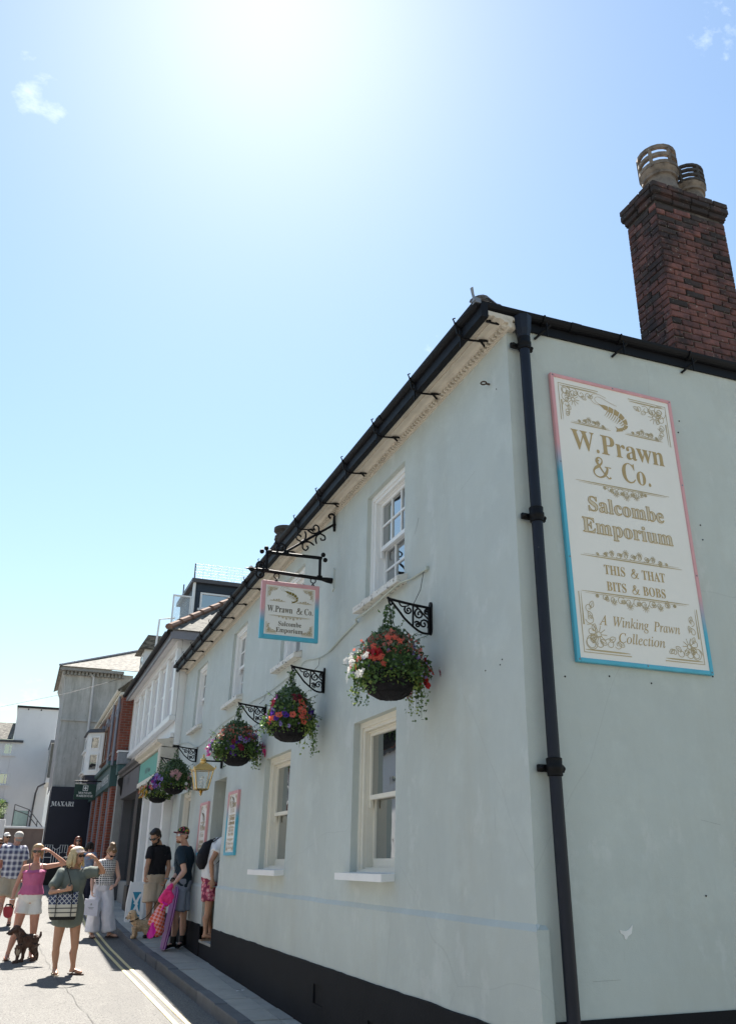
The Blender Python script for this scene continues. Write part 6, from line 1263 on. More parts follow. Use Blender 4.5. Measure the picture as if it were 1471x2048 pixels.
# ------------------------------------------------------------------ people, dogs and what they carry
def V(*a): return Vector(a)
def remeshed(mb, name, mat, parent, voxel=.011, smooth=3, wrinkle=0., wscale=9., kind=None, fur=0., stretchz=1., label=None):
    "fuse overlapping closed pieces into one continuous surface"
    org = wloc(parent)
    me = mb.mesh(name, mat, org); fixnormals(me)
    t = bpy.data.objects.new('tmp', me); COL.objects.link(t)
    r = t.modifiers.new('r', 'REMESH'); r.mode = 'VOXEL'; r.voxel_size = voxel
    if smooth: s = t.modifiers.new('s', 'SMOOTH'); s.factor = .5; s.iterations = smooth
    dg = bpy.context.evaluated_depsgraph_get(); ev = t.evaluated_get(dg); m2 = bpy.data.meshes.new_from_object(ev)
    bpy.data.objects.remove(t); m2.materials.clear(); m2.materials.append(mat); m2.name = name
    if wrinkle or fur:
        N_ = [v.normal.copy() for v in m2.vertices]
        for v, n in zip(m2.vertices, N_):
            p = Vector((v.co.x, v.co.y, v.co.z * stretchz))
            d = 0
            if wrinkle: d += wrinkle * (1 - 2 * abs(noise.noise(p * wscale + Vector((3.1, 7, 1))))) * .8 + wrinkle * .5 * noise.noise(p * wscale * 2.3)
            if fur: d += fur * noise.noise(p * 38) + fur * .8 * noise.noise(p * 75)
            v.co += n * d
    m2.polygons.foreach_set('use_smooth', [True] * len(m2.polygons)); m2.update()
    o = bpy.data.objects.new(name, m2); COL.objects.link(o); o.parent = parent
    if kind: o['kind'] = kind
    if label: o['label'] = label
    return o
MALE = [(-.16, .085, .085), (-.06, .150, .11), (.08, .168, .118), (.34, .152, .112), (.62, .172, .125), (.80, .180, .122), (.93, .150, .095), (1.0, .075, .070)]
FEMALE = [(-.16, .085, .085), (-.06, .160, .115), (.08, .172, .122), (.36, .130, .098), (.60, .148, .122), (.72, .150, .128), (.84, .148, .105), (.93, .125, .082), (1.0, .062, .058)]
def torso(mb, J, prof, grow=0., t0=-9, t1=9, hemgrow=0., n=20, s=1.):
    pel, nb = Vector(J['pel']), Vector(J['neck']); ch = Vector(J.get('chest', (pel + nb) / 2))
    hl = (Vector(J['hip'][1]) - Vector(J['hip'][0])).normalized(); sl = (Vector(J['sh'][1]) - Vector(J['sh'][0])).normalized()
    R = []
    ts = [p[0] for p in prof if t0 < p[0] < t1]; 
    if t0 > -9: ts = [t0] + ts
    if t1 < 9: ts = ts + [t1]
    for t in ts:
        for a, b in zip(prof, prof[1:]):
            if a[0] <= t <= b[0]: k = (t - a[0]) / (b[0] - a[0]); w = a[1] + (b[1] - a[1]) * k; d = a[2] + (b[2] - a[2]) * k
        if t < prof[0][0]: w, d = prof[1][1], prof[1][2]
        q = 2 * (1 - t) * t; c = pel * (1 - t) ** 2 + nb * t * t + (ch * 2 - (pel + nb) / 2) * q if 0 <= t <= 1 else pel + (nb - pel) * t
        up = (nb - pel).normalized(); lat = (hl * (1 - t) + sl * t).normalized(); dep = up.cross(lat).normalized()
        g = grow + (hemgrow * max(0, .4 - t) if hemgrow else 0)
        R.append([c + lat * (w * s + g) * math.cos(a) + dep * (d * s + g) * math.sin(a) * (1.0) for a in [2 * PI * i / n for i in range(n)]])
    mb.rings(R)
def seg(mb, A, B, ra, rm, rb, n=12, bulge=None):
    A, B = Vector(A), Vector(B); b = Vector(bulge) if bulge else Vector((0, 0, 0))
    mb.tube([A, A + (B - A) * .3 + b, A + (B - A) * .62 + b * .5, B], [ra, rm, (rm + rb) / 2, rb], n); mb.ball(A, ra, n, 8); mb.ball(B, rb, n, 8)
def hand(mb, wr, d, pn, s=1., curl=.5, spread=1., thumb=1):
    "palm, five fingers and a thumb leaving the side; d along the hand, pn palm normal"
    wr = Vector(wr); d = Vector(d).normalized(); pn = Vector(pn); pn = (pn - d * pn.dot(d)).normalized(); x = d.cross(pn).normalized() * thumb
    c = wr + d * .048 * s
    mb.rings([[wr + d * t * s + x * w * s * math.cos(a) + pn * h * s * math.sin(a) for a in [2 * PI * i / 10 for i in range(10)]] for t, w, h in ((-.01, .024, .019), (.02, .034, .018), (.06, .042, .016), (.095, .040, .013))])
    for i, (o, L_) in enumerate(((-.030, .058), (-.011, .070), (.011, .075), (.030, .068))):
        p = wr + d * .088 * s + x * o * s; P = [p - d * .02 * s]; a = 0; dd = d + x * o * 3 * spread * .6; dd.normalize()
        for k in range(4):
            a += curl * (.5 if k == 0 else .75); v = dd * math.cos(a) + pn * math.sin(a); P.append(P[-1] + v * L_ * s * (.34 if k else .45))
        mb.tube(P, [.010 * s, .010 * s, .009 * s, .0085 * s, .007 * s], 7)
    p = wr + d * .025 * s + x * .03 * s; v = (d * .6 + x * .75 + pn * .25).normalized(); v2 = (d * .85 + x * .25 + pn * .45 * (1 + curl)).normalized()
    mb.tube([p - x * .012 * s, p + v * .032 * s, p + v * .032 * s + v2 * .03 * s, p + v * .032 * s + v2 * .055 * s], [.013 * s, .0125 * s, .011 * s, .008 * s], 7)
def head(mb, c, Rm_, s=1., fem=False):
    q = lambda x, y, z: Vector(c) + Rm_ @ (Vector((x, y, z)) * s)
    mb.ball(q(0, .012, .028), (.076 * s, .094 * s, .094 * s), 16, 12, Rm_); mb.ball(q(0, -.026, -.03), (.062 * s, .066 * s, .084 * s), 14, 10, Rm_)
    mb.ball(q(0, -.048, -.082), ((.040 if fem else .048) * s, .042 * s, .034 * s), 12, 8, Rm_); mb.ball(q(0, -.078, .022), (.052 * s, .016 * s, .014 * s), 10, 6, Rm_)
    mb.tube([q(0, -.086, .012), q(0, -.104, -.018), q(0, -.112, -.034), q(0, -.088, -.042)], [.008 * s, .011 * s, .015 * s, .011 * s], 8)
    mb.ball(q(0, -.088, -.064), (.025 * s, .012 * s, .011 * s), 10, 6, Rm_)
    for x in (-1, 1):
        mb.ball(q(.076 * x, .012, -.012), (.010 * s, .020 * s, .032 * s), 8, 6, Rm_); mb.ball(q(.042 * x, -.068, -.02), (.022 * s, .018 * s, .018 * s), 8, 6, Rm_)
def hrot(yaw, pitch=0, roll=0): return Matrix.Rotation(yaw, 3, 'Z') @ Matrix.Rotation(-pitch, 3, 'X') @ Matrix.Rotation(roll, 3, 'Y')
def foot(mb, an, dirv, s=1., flat=True, zg=None):
    an = Vector(an); d = Vector(dirv); d.z = 0; d.normalize(); zg = an.z - .075 * s if zg is None else zg
    h = an - d * .045 * s; P = [Vector((h.x, h.y, zg + .03 * s)), Vector((an.x, an.y, zg + .045 * s)) + d * .01 * s, Vector((an.x, an.y, zg + .035 * s)) + d * .08 * s, Vector((an.x, an.y, zg + .022 * s)) + d * .14 * s, Vector((an.x, an.y, zg + .016 * s)) + d * .185 * s]
    mb.tube(P, [.030 * s, .040 * s, .040 * s, .038 * s, .018 * s], 10, flat=(1, .72)); mb.tube([an, Vector((an.x, an.y, zg + .04 * s))], [.036 * s, .034 * s], 10)
def leg(mb, hip, kn, an, s=1., fem=False, fwd=(0, -1, 0)):
    b = Vector(fwd) * .018 * s; k = 1.04 if fem else 1.
    seg(mb, hip, kn, .086 * s * k, .080 * s * k, .054 * s, bulge=b)
    A, B = Vector(kn), Vector(an); mb.tube([A, A + (B - A) * .14, A + (B - A) * .34 - b * 1.0, A + (B - A) * .6 - b * .5, A + (B - A) * .84, B], [.053 * s, .050 * s, .056 * s, .046 * s, .034 * s, .036 * s], 12)
def arm(mb, sh, el, wr, s=1., m=1.):
    seg(mb, sh, el, .054 * s * m, .050 * s * m, .037 * s * m); A, B = Vector(el), Vector(wr); mb.tube([A, A + (B - A) * .25, A + (B - A) * .6, B], [.037 * s * m, .041 * s * m, .034 * s * m, .025 * s * m], 10); mb.ball(B, .026 * s * m, 10, 6)
def skin(name, c): return pm(name, c, rough=.5, var=.07, vs=14, bump=.1, bs=120, sss=.12)
SK = [skin('tanned_skin', (.46, .245, .155)), skin('fair_skin', (.58, .34, .25)), skin('sunburnt_skin', (.52, .26, .18)), skin('olive_skin', (.40, .22, .14))]
def cloth(name, c, **k): return pm(name, c, rough=k.pop('rough', .85), var=k.pop('var', .08), vs=k.pop('vs', 10), bump=.25, bs=260, **k)
def glasses(par, c, Rm_, s=1., mat=None, wid=.066, z=.004):
    q = lambda x, y, z_: Vector(c) + Rm_ @ (Vector((x, y, z_)) * s); m = MB()
    for x in (-1, 1):
        m.rings([[q(x * .034 + .030 * math.cos(a), -.094 - dy + .012 * abs(x * .034 + .03 * math.cos(a)) / .06, z + .0225 * math.sin(a) * (1 if math.sin(a) < 0 else .8)) for a in [2 * PI * i / 12 for i in range(12)]] for dy in (0, .006)])
        m.tube([q(x * .066, -.088, z + .01), q(x * .082, -.03, z + .008), q(x * .083, .02, z - .002)], .0045 * s, 5)
    m.tube([q(-.012, -.102, z + .006), q(.012, -.102, z + .006)], .004 * s, 5)
    return put('sunglasses', m, mat or M['lens'], par)
M['lens'] = pm('dark_lens', (.006, .006, .007), rough=.12, spec=.6)
def lips(par, c, Rm_, s=1.):
    m = MB(); m.ball(Vector(c) + Rm_ @ (Vector((0, -.0965, -.064)) * s), (.020 * s, .006 * s, .0075 * s), 10, 6, Rm_); put('lips', m, M['lip'], par)
M['lip'] = pm('lips', (.36, .13, .11), rough=.45)
def hair_cap(mb, c, Rm_, s=1., back=0., g=1.):
    q = lambda x, y, z: Vector(c) + Rm_ @ (Vector((x, y, z)) * s)
    mb.ball(q(0, .030, .042), (.083 * s * g, .090 * s * g, .090 * s * g), 16, 12, Rm_); mb.ball(q(0, .05, -.01), (.076 * s * g, .062 * s * g, .07 * s * g), 14, 10, Rm_); mb.ball(q(0, -.035, .088), (.062 * s, .05 * s, .032 * s), 12, 8, Rm_)
def locks(mb, c, Rm_, s, n, length, seed, a0=.35, a1=2 * PI - .35, r=.012, out=.02):
    R = random.Random(seed); q = lambda x, y, z: Vector(c) + Rm_ @ (Vector((x, y, z)) * s)
    for i in range(n):
        a = a0 + (a1 - a0) * (i + R.uniform(-.3, .3)) / (n - 1); x, y = math.sin(a), -math.cos(a)
        L_ = length * R.uniform(.8, 1.12); w = R.uniform(-.012, .012)
        mb.tube([q(.03 * x, .03 * y + .03, .12), q(.075 * x, .085 * y + .02, .085), q(.092 * x + w, .10 * y + .02, .01), q((.092 + out) * x + w, (.10 + out * .6) * y + .022, -L_ * .55), q((.088 + out * .8) * x - w, (.092 + out * .4) * y + .025, -L_)], [r * s, r * 1.5 * s, r * 1.5 * s, r * 1.25 * s, r * .5 * s], 6)
def person(label, base, group=None): return thing('person', label, 'person', base, group)
def flipflop(par, an, d, zg, col, s=1.):
    d = Vector(d); d.z = 0; d.normalize(); x = Vector((-d.y, d.x, 0)); c = Vector((an[0], an[1], zg))
    P = [(-.06, .03), (-.07, 0), (-.06, -.03), (.05, -.036), (.13, -.045), (.19, -.025), (.20, 0), (.19, .025), (.13, .045), (.05, .036)]
    m = MB(); m.prism([(u * s, w * s) for u, w in P], lambda u, w: c + d * u + x * w, lambda u, w: c + d * u + x * w + Vector((0, 0, .018)))
    for w in (-1, 1): m.tube([c + d * .135 * s + Vector((0, 0, .045)), c + d * .08 * s + x * .025 * w * s + Vector((0, 0, .062)), c + d * .02 * s + x * .042 * w * s + Vector((0, 0, .02))], .007, 5)
    return put('sandal', m, col, par)

def build_body(J, prof, fem, sk, root, s=1., m_arm=1., hands=((None, None),) * 2, hd=None, toe=(0, -1, 0), legs=True, voxel=.011, torso_on=True, zg=None, footon=True):
    b = MB()
    if torso_on: torso(b, J, prof, s=s)
    for i in (0, 1):
        if J.get('el') and J['el'][i]:
            arm(b, J['sh'][i], J['el'][i], J['wr'][i], s, m_arm)
            d, pn, cu, th = J['hand'][i]; hand(b, J['wr'][i], d, pn, s * (.92 if fem else 1.02), cu, 1., th)
            b.tube([Vector(J['neck']) - Vector((0, 0, .03)), Vector(J['sh'][i]) + Vector((0, 0, .004))], [.05 * s, .05 * s * m_arm], 10)
        if legs:
            t = J['toe'][i] if 'toe' in J else toe
            leg(b, J['hip'][i], J['kn'][i], J['an'][i], s, fem, t)
            if footon: foot(b, J['an'][i], t, s * (.93 if fem else 1.03), zg=zg)
    hc, Rr = hd; hs = s * (.98 if fem else 1.02)
    head(b, hc, Rr, hs, fem)
    b.tube([Vector(J['neck']) - Vector((0, 0, .05)), Vector(J['neck']) + Vector((0, 0, .01)), Vector(hc) + Rr @ Vector((0, .018, -.06)) * hs], [.058 * s, .050 * s * (.9 if fem else 1.08), .052 * s * (.9 if fem else 1.08)], 12)
    return remeshed(b, 'body', sk, root, voxel, 2)
def tee(J, prof, mat, root, s=1., grow=.02, hem=-.1, slv=.62, slr=.072, name='shirt', hemgrow=.0, top=.985, voxel=.011, wr=.013, label=None):
    b = MB(); torso(b, J, prof, grow, t0=hem, t1=top, hemgrow=hemgrow, s=s)
    for i in (0, 1):
        if slv and J.get('el') and J['el'][i]:
            A, B = Vector(J['sh'][i]), Vector(J['el'][i]); b.tube([A - (B - A) * .12, A, A + (B - A) * slv * .5, A + (B - A) * slv], [slr * s * .9, slr * s, slr * s, slr * s * 1.02], 12); b.ball(A, slr * s, 12, 8)
            b.tube([Vector(J['neck']) - Vector((0, 0, .045)), A - Vector((0, 0, .006))], [.06 * s, .066 * s], 10)
    return remeshed(b, name, mat, root, voxel, 3, wr, 8, stretchz=.55, label=label)
def shorts(J, prof, mat, root, s=1., to=.72, r=(.105, .108, .112), name='shorts', wrk=.011, top=.16, fwd=(0, 0, 0)):
    b = MB(); torso(b, J, prof, .016, t0=-.12, t1=top, s=s)
    for i in (0, 1):
        A, B = Vector(J['hip'][i]), Vector(J['kn'][i]); e = A + (B - A) * to if to <= 1 else B + (Vector(J['an'][i]) - B) * (to - 1)
        P = [A + Vector((0, 0, .03)), A + (e - A) * .5 if to <= 1 else B, e]
        b.tube(P, [q * s for q in r], 14)
    return remeshed(b, name, mat, root, .012, 3, wrk, 7, stretchz=.5)

# 1. pink top ---------------------------------------------------------
zg = gz(15.06) + .012; r1 = person('blonde woman in pink strappy top and white shorts with her hand raised to her head', (.30, 15.06, zg))
J = dict(pel=(.33, 15.08, 1.17), neck=(.335, 15.08, 1.66), chest=(.333, 15.06, 1.42), sh=[(.175, 15.08, 1.60), (.495, 15.08, 1.615)], hip=[(.245, 15.08, 1.10), (.415, 15.08, 1.10)], el=[(.095, 15.05, 1.335), (.775, 15.02, 1.665)], wr=[(.065, 14.95, 1.135), (.515, 14.97, 1.845)], kn=[(.195, 15.02, .72), (.445, 15.06, .70)], an=[(.125, 14.99, zg + .085), (.455, 15.10, zg + .085)], toe=[(-.15, -1, 0), (.2, -1, 0)], hand=[((-.05, -.1, -1), (1, .2, 0), .9, 1), ((-.8, -.1, .35), (-.3, .5, -.7), .45, 1)])
hc, hr = (.335, 15.05, 1.832), hrot(-.12, .02)
build_body(J, FEMALE, True, SK[2], r1, .97, .80, hd=(hc, hr), zg=zg + .018)
pinkm = cloth('pink_satin', (.50, .115, .25), rough=.5)
b = MB(); torso(b, J, FEMALE, .014, t0=.10, t1=.80, hemgrow=.05, s=.98); remeshed(b, 'top', pinkm, r1, .011, 3, .011, 9, stretchz=.4)
m = MB(); n = 28
def tpt(t, a, g): # point on the torso surface
    R = MB(); torso(R, J, FEMALE, g, t0=t - .001, t1=t + .001, n=n, s=.98); return R.v[a % n]
R = [[Vector(tpt(t, a, g + .008 * math.sin(a * 2.4 + t * 30))) for a in range(n)] for t, g in ((.80, .016), (.765, .03), (.73, .034), (.735, .012))]; m.rings(R, cap=False); put('frill', m, pinkm, r1, smooth=True)
for x in (-.075, .075): m = MB(); m.tube([(.335 + x, 14.965, 1.555), (.335 + x * 1.25, 15.03, 1.66), (.335 + x * 1.2, 15.11, 1.64), (.335 + x, 15.17, 1.55)], .007, 5); put('strap', m, pinkm, r1)
shorts(J, FEMALE, cloth('white_denim', (.72, .71, .68)), r1, .95, to=.40, r=(.106, .105, .106), wrk=.009)
b = MB(); hair_cap(b, hc, hr, .96, g=1.0); locks(b, hc, hr, .95, 8, .11, 3, a0=1.25, a1=2 * PI - 1.25, out=-.012, r=.009); locks(b, hc, hr, .95, 6, .15, 4, a0=.95, a1=2 * PI - .95, out=.004, r=.0045); blond = pm('blonde_hair', (.36, .25, .14), rough=.55, var=.25, vs=8, stretch=(30, 30, 3), bump=.4, bs=60); remeshed(b, 'hair', blond, r1, .009, 1, .004, 20)
glasses(r1, hc, hr, .98); lips(r1, hc, hr, .98)
sandal = pm('dark_sandal', (.05, .028, .02), rough=.6)
for i in (0, 1): flipflop(r1, J['an'][i], J['toe'][i], zg, sandal, .95)
m = MB(); m.tube([(.065 + .034 * math.cos(a), 14.955 + .03 * math.sin(a), 1.155) for a in [2 * PI * i / 10 for i in range(11)]], .005, 5); put('bracelet', m, M['white'], r1)
# red leash reel and lead
t = thing('leash_reel', 'red retractable dog lead held by the woman in the pink top', 'dog lead', (.05, 14.93, 1.0))
m = MB(); m.prism(catmull([(-.075, .06), (-.06, -.05), (0, -.085), (.06, -.05), (.055, .04), (.0, .075)], 3, True), lambda u, v: V(.045 + u, 14.895, .985 + v), lambda u, v: V(.04 + u, 14.935, .985 + v)); put('casing', m, pm('red_plastic', (.32, .012, .03), rough=.35), t)
m = MB(); m.tube([(-.02, 14.915, 1.03), (.0, 14.915, 1.085), (.08, 14.915, 1.085), (.10, 14.915, 1.03)], .014, 6); put('handle', m, M['black'], t)
m = MB(); m.tube([(.04, 14.915, .92), (.10, 14.83, .74), (.27, 14.74, .635)], .004, 4); put('cord', m, M['black'], t)

# 2. green dress ------------------------------------------------------
zg = gz(13.33) + .014; r2 = person('blonde woman in sage green T-shirt dress shading her eyes in the road', (.86, 13.33, zg))
J = dict(pel=(.815, 13.36, 1.10), neck=(.825, 13.34, 1.60), chest=(.82, 13.33, 1.35), sh=[(.655, 13.31, 1.535), (.985, 13.34, 1.555)], hip=[(.735, 13.36, 1.02), (.895, 13.36, 1.02)], el=[(.535, 13.18, 1.30), (1.215, 13.26, 1.56)], wr=[(.715, 13.02, 1.335), (1.065, 13.18, 1.745)], kn=[(.715, 13.33, .635), (.955, 13.33, .635)], an=[(.735, 13.34, zg + .085), (.965, 13.33, zg + .085)], toe=[(.12, -1, 0), (.75, -.7, 0)], hand=[((1, -.25, .3), (0, .9, .3), .9, 1), ((-.85, -.1, .5), (-.2, .6, -.6), .5, 1)])
hc, hr = (.835, 13.30, 1.765), hrot(.75, .03)
build_body(J, FEMALE, True, SK[0], r2, .95, .84, hd=(hc, hr), zg=zg + .018)
sageG = cloth('sage_jersey', (.145, .165, .145))
b = MB(); torso(b, J, FEMALE, .024, t0=-.36, t1=.985, s=.98)
R = []
for k, (z, w, d) in enumerate(((1.14, .20, .15), (1.0, .205, .155), (.90, .20, .15), (.86, .185, .14))): R.append([V(.815 + w * math.cos(a), 13.36 + d * math.sin(a), z + (.035 * abs(math.cos(a)) ** 2 if k >= 2 else 0)) for a in [2 * PI * i / 20 for i in range(20)]])
b.rings(R)
for i in (0, 1):
    A, B = Vector(J['sh'][i]), Vector(J['el'][i]); k = .72; b.tube([A - (B - A) * .1, A, A + (B - A) * k], [.07, .072, .074], 12); b.ball(A, .07, 12, 8); b.tube([V(*J['neck']) - V(0, 0, .05), A - V(0, 0, .008)], [.055, .062], 10)
remeshed(b, 'dress', sageG, r2, .011, 3, .015, 6, stretchz=.4)
b = MB(); hair_cap(b, hc, hr, .97, g=1.02); locks(b, hc, hr, .97, 17, .17, 8, a0=.85, a1=2 * PI - .85, out=.026, r=.009); locks(b, hc, hr, .97, 9, .21, 5, a0=1.0, a1=2 * PI - 1.0, out=.034, r=.005); remeshed(b, 'hair', pm('pale_blonde_hair', (.52, .40, .22), rough=.5, var=.3, vs=8, stretch=(30, 30, 3), bump=.4, bs=60), r2, .009, 1, .005, 18)
q = lambda x, y, z: Vector(hc) + hr @ (Vector((x, y, z)) * .97)
b = MB(); b.ball(q(0, .012, .068), (.086, .102, .066), 16, 10, hr); b.rings([[q(.082 * math.cos(a), -.06 - .085 * math.sin(a), z + .012 * math.cos(a) ** 2 * -1) for a in [PI * i / 10 for i in range(11)]] + [q(.07 * math.cos(a), -.05 - .02 * math.sin(a), z) for a in [PI * i / 10 for i in range(10, -1, -1)]] for z in (.052, .062)]); remeshed(b, 'cap', cloth('pale_pink_cap', (.60, .50, .46)), r2, .008, 1)
glasses(r2, hc, hr, .97); lips(r2, hc, hr, .97)
for i in (0, 1): flipflop(r2, J['an'][i], J['toe'][i], zg, (pm('pale_sandal', (.35, .28, .2)) if i == 0 else sandal), .95)
m = MB(); m.tube([(1.09 + .05 * math.cos(a), 13.30, 1.525 + .05 * math.sin(a)) for a in [2 * PI * i / 12 for i in range(13)]], .006, 5); put('hair_band', m, M['black'], r2)
# tote bag
t = thing('tote_bag', 'navy and cream patterned tote bag with black straps on the woman in green', 'bag', (.72, 13.14, .95))
def tote_fn(n, l, s):
    a = mth(n, l, 'ADD', s[0], s[2]); d = mth(n, l, 'SUBTRACT', s[0], s[2])
    g = mth(n, l, 'MAXIMUM', stripes(n, l, a, .062, .2), stripes(n, l, d, .062, .2)); top = mixc(n, l, g, (.05, .06, .12), (.55, .55, .56))
    z = s[2]; band = mth(n, l, 'GREATER_THAN', z, .205); st = stripes(n, l, z, .055, .22, .2); low = mixc(n, l, st, (.62, .58, .50), (.02, .02, .025)); c = mixc(n, l, band, low, top)
    return mixc(n, l, mth(n, l, 'LESS_THAN', z, .055), c, (.01, .01, .012))
totem = pattern(cloth('tote_canvas', (.5, .5, .5)), tote_fn)
m = MB(); R = []
for z, w, d, xo in ((0, .155, .05, .02), (.02, .17, .062, .02), (.13, .185, .068, .005), (.24, .19, .06, .0), (.31, .195, .045, -.01), (.315, .185, .035, -.01), (.2, .165, .035, 0)): R.append([V(.715 + xo + w * (abs(math.cos(a)) ** .5) * (1 if math.cos(a) > 0 else -1), 13.13 + d * (abs(math.sin(a)) ** .7) * (1 if math.sin(a) > 0 else -1), .965 + z + .22 * (w * math.cos(a)) * (z / .36)) for a in [2 * PI * i / 24 for i in range(24)]])
m.rings(R); put('bag', m, totem, t, smooth=True)
m = MB()
for x in (.63, .83): m.tube([(x, 13.055, .99), (x - .005, 13.055, 1.13), (x - .005, 13.07, 1.27)], .014, 6, flat=(1, .35))
m.tube(catmull([(.825, 13.07, 1.27), (.79, 13.09, 1.40), (.735, 13.19, 1.55), (.70, 13.28, 1.615), (.68, 13.36, 1.60), (.67, 13.44, 1.5), (.66, 13.3, 1.33)], 4), .013, 6, flat=(1, .5)); m.tube([(.625, 13.07, 1.26), (.63, 13.09, 1.31), (.70, 13.10, 1.33), (.82, 13.08, 1.29)], .012, 6, flat=(1, .5)); put('strap', m, M['black'], t)

# 3. gingham top ------------------------------------------------------
zg = gz(17.7) + .012; r3 = person('woman with a hair bun in gingham top and wide white trousers looking down', (1.68, 17.7, zg))
J = dict(pel=(1.635, 17.72, 1.25), neck=(1.66, 17.68, 1.745), chest=(1.645, 17.70, 1.5), sh=[(1.47, 17.66, 1.66), (1.83, 17.74, 1.67)], hip=[(1.55, 17.72, 1.17), (1.72, 17.72, 1.17)], el=[(1.425, 17.62, 1.375), (1.905, 17.62, 1.41)], wr=[(1.435, 17.52, 1.20), (1.845, 17.48, 1.29)], kn=[(1.53, 17.68, .78), (1.785, 17.68, .78)], an=[(1.535, 17.70, zg + .085), (1.85, 17.70, zg + .085)], toe=[(.15, -1, 0), (.8, -.6, 0)], hand=[((.1, -.1, -1), (1, 0, 0), .7, 1), ((-.6, -.5, -.2), (.1, .5, -.8), .6, -1)])
hc, hr = (1.715, 17.60, 1.845), hrot(.45, -.75)
build_body(J, FEMALE, True, SK[1], r3, 1.0, .9, hd=(hc, hr), zg=zg + .01)
def ging(n, l, s):
    a, b_ = stripes(n, l, mth(n, l, 'ADD', s[0], mth(n, l, 'MULTIPLY', s[1], .6)), .038, .6), stripes(n, l, s[2], .038, .6); return mixc(n, l, mth(n, l, 'MULTIPLY', a, b_), (.74, .71, .68), (.02, .02, .025))
gm = pattern(cloth('gingham_cotton', (.5, .5, .5)), ging)
tee(J, FEMALE, gm, r3, 1.04, .02, hem=.10, slv=0, name='top', hemgrow=.03, top=.975)
shorts(J, FEMALE, cloth('white_linen', (.72, .72, .77)), r3, 1.04, to=1.93, r=(.112, .104, .122), name='trousers', wrk=.018, top=.2)
b = MB(); hair_cap(b, hc, hr, 1.0); q = lambda x, y, z: Vector(hc) + hr @ Vector((x, y, z)); b.ball(q(0, .085, .105), .046, 12, 8)
for i in range(8): a = 2 * PI * i / 8; b.tube([q(.02 * math.cos(a), .07 + .02 * math.sin(a), .10), q(.05 * math.cos(a), .09 + .045 * math.sin(a), .12), q(.03 * math.cos(a + 1), .1 + .03 * math.sin(a + 1), .145)], [.014, .016, .008], 6)
brown = pm('brown_hair', (.20, .115, .055), rough=.5, var=.35, vs=8, stretch=(30, 30, 3), bump=.4, bs=60); remeshed(b, 'hair', brown, r3, .009, 1, .006, 18)
glasses(r3, hc, hr, 1.0); lips(r3, hc, hr, 1.)
for i in (0, 1): flipflop(r3, J['an'][i], J['toe'][i], zg, sandal, 1.0)
b = MB()
for i in (0, 1): foot(b, J['an'][i], J['toe'][i], .9, zg=zg + .015)
t = thing('paper_bag', 'small white paper carrier bag held by the woman in the gingham top', 'bag', (1.44, 17.45, .82))
m = MB(); A = .12; m.prism([(-.125, 0), (.125, -.03), (.115, .245), (-.115, .265)], lambda u, v: V(1.445 + u, 17.42, .80 + v), lambda u, v: V(1.445 + u, 17.50, .80 + v)); put('bag', m, cloth('white_paper', (.72, .72, .80), rough=.6), t)
m = MB(); m.tube([(1.39, 17.42, 1.055), (1.40, 17.45, 1.12), (1.44, 17.49, 1.135), (1.49, 17.46, 1.11), (1.50, 17.42, 1.045)], .005, 5); put('handle', m, M['white'], t)
I = Ink(lambda u, v, h: (1.445 + u, 17.42 - h, .80 + v)); I.leaf(0, .155, .03, 1.57, .006); I.stroke([(-.05, .12), (.05, .115)], .008, False); I.stroke([(-.035, .10), (.035, .095)], .008, False); I.done('print', M['lead'], t)

# 4. black T-shirt ----------------------------------------------------
zg = gz(16.5) + .12; r4 = person('dark haired man in black T-shirt and beige shorts looking down on the pavement', (2.44, 16.5, zg))
J = dict(pel=(2.425, 16.55, 1.395), neck=(2.43, 16.50, 1.985), chest=(2.43, 16.53, 1.70), sh=[(2.285, 16.42, 1.895), (2.585, 16.56, 1.895)], hip=[(2.345, 16.5, 1.31), (2.505, 16.56, 1.31)], el=[(2.235, 16.36, 1.63), (2.645, 16.52, 1.60)], wr=[(2.205, 16.26, 1.47), (2.59, 16.36, 1.39)], kn=[(2.36, 16.46, .90), (2.50, 16.52, .90)], an=[(2.37, 16.48, zg + .09), (2.51, 16.56, zg + .09)], toe=[(-.4, -1, 0), (-.2, -1, 0)], hand=[((-.1, -.2, -1), (1, .2, 0), 1.0, 1), ((-.35, -.3, -1), (-1, .3, 0), 1.1, -1)])
hc, hr = (2.335, 16.40, 2.115), hrot(-.80, -.55)
build_body(J, MALE, False, SK[3], r4, 1.0, 1.08, hd=(hc, hr), zg=zg + .01)
blackT = cloth('black_cotton', (.006, .006, .010)); tee(J, MALE, blackT, r4, .98, .016, hem=-.06, slv=.58, slr=.068)
shorts(J, MALE, cloth('beige_cotton', (.46, .375, .285)), r4, 1.06, to=.66, r=(.11, .115, .125))
dk = pm('dark_brown_hair', (.022, .015, .011), rough=.55, var=.3, vs=20, bump=.5, bs=150)
b = MB(); hair_cap(b, hc, hr, 1.08); remeshed(b, 'hair', dk, r4, .009, 1, .004, 30)
q = lambda x, y, z: Vector(hc) + hr @ (Vector((x, y, z)) * 1.08)
b = MB(); b.ball(q(0, -.05, -.088), (.054, .056, .036), 12, 8, hr); b.ball(q(-.05, -.01, -.06), (.018, .03, .05), 8, 6, hr); b.ball(q(.05, -.01, -.06), (.018, .03, .05), 8, 6, hr); remeshed(b, 'beard', dk, r4, .008, 1, .003, 40)
glasses(r4, hc, hr, 1.08); m = MB(); m.tube([(2.60 + .034 * math.cos(a), 16.38 + .034 * math.sin(a), 1.42) for a in [2 * PI * i / 10 for i in range(11)]], .010, 6); m.ball((2.63, 16.36, 1.42), (.02, .02, .02), 8, 6); put('watch', m, M['lead'], r4)
m = MB()
for i in (0, 1): foot(m, V(*J['an'][i]), J['toe'][i], 1.12, zg=zg); 
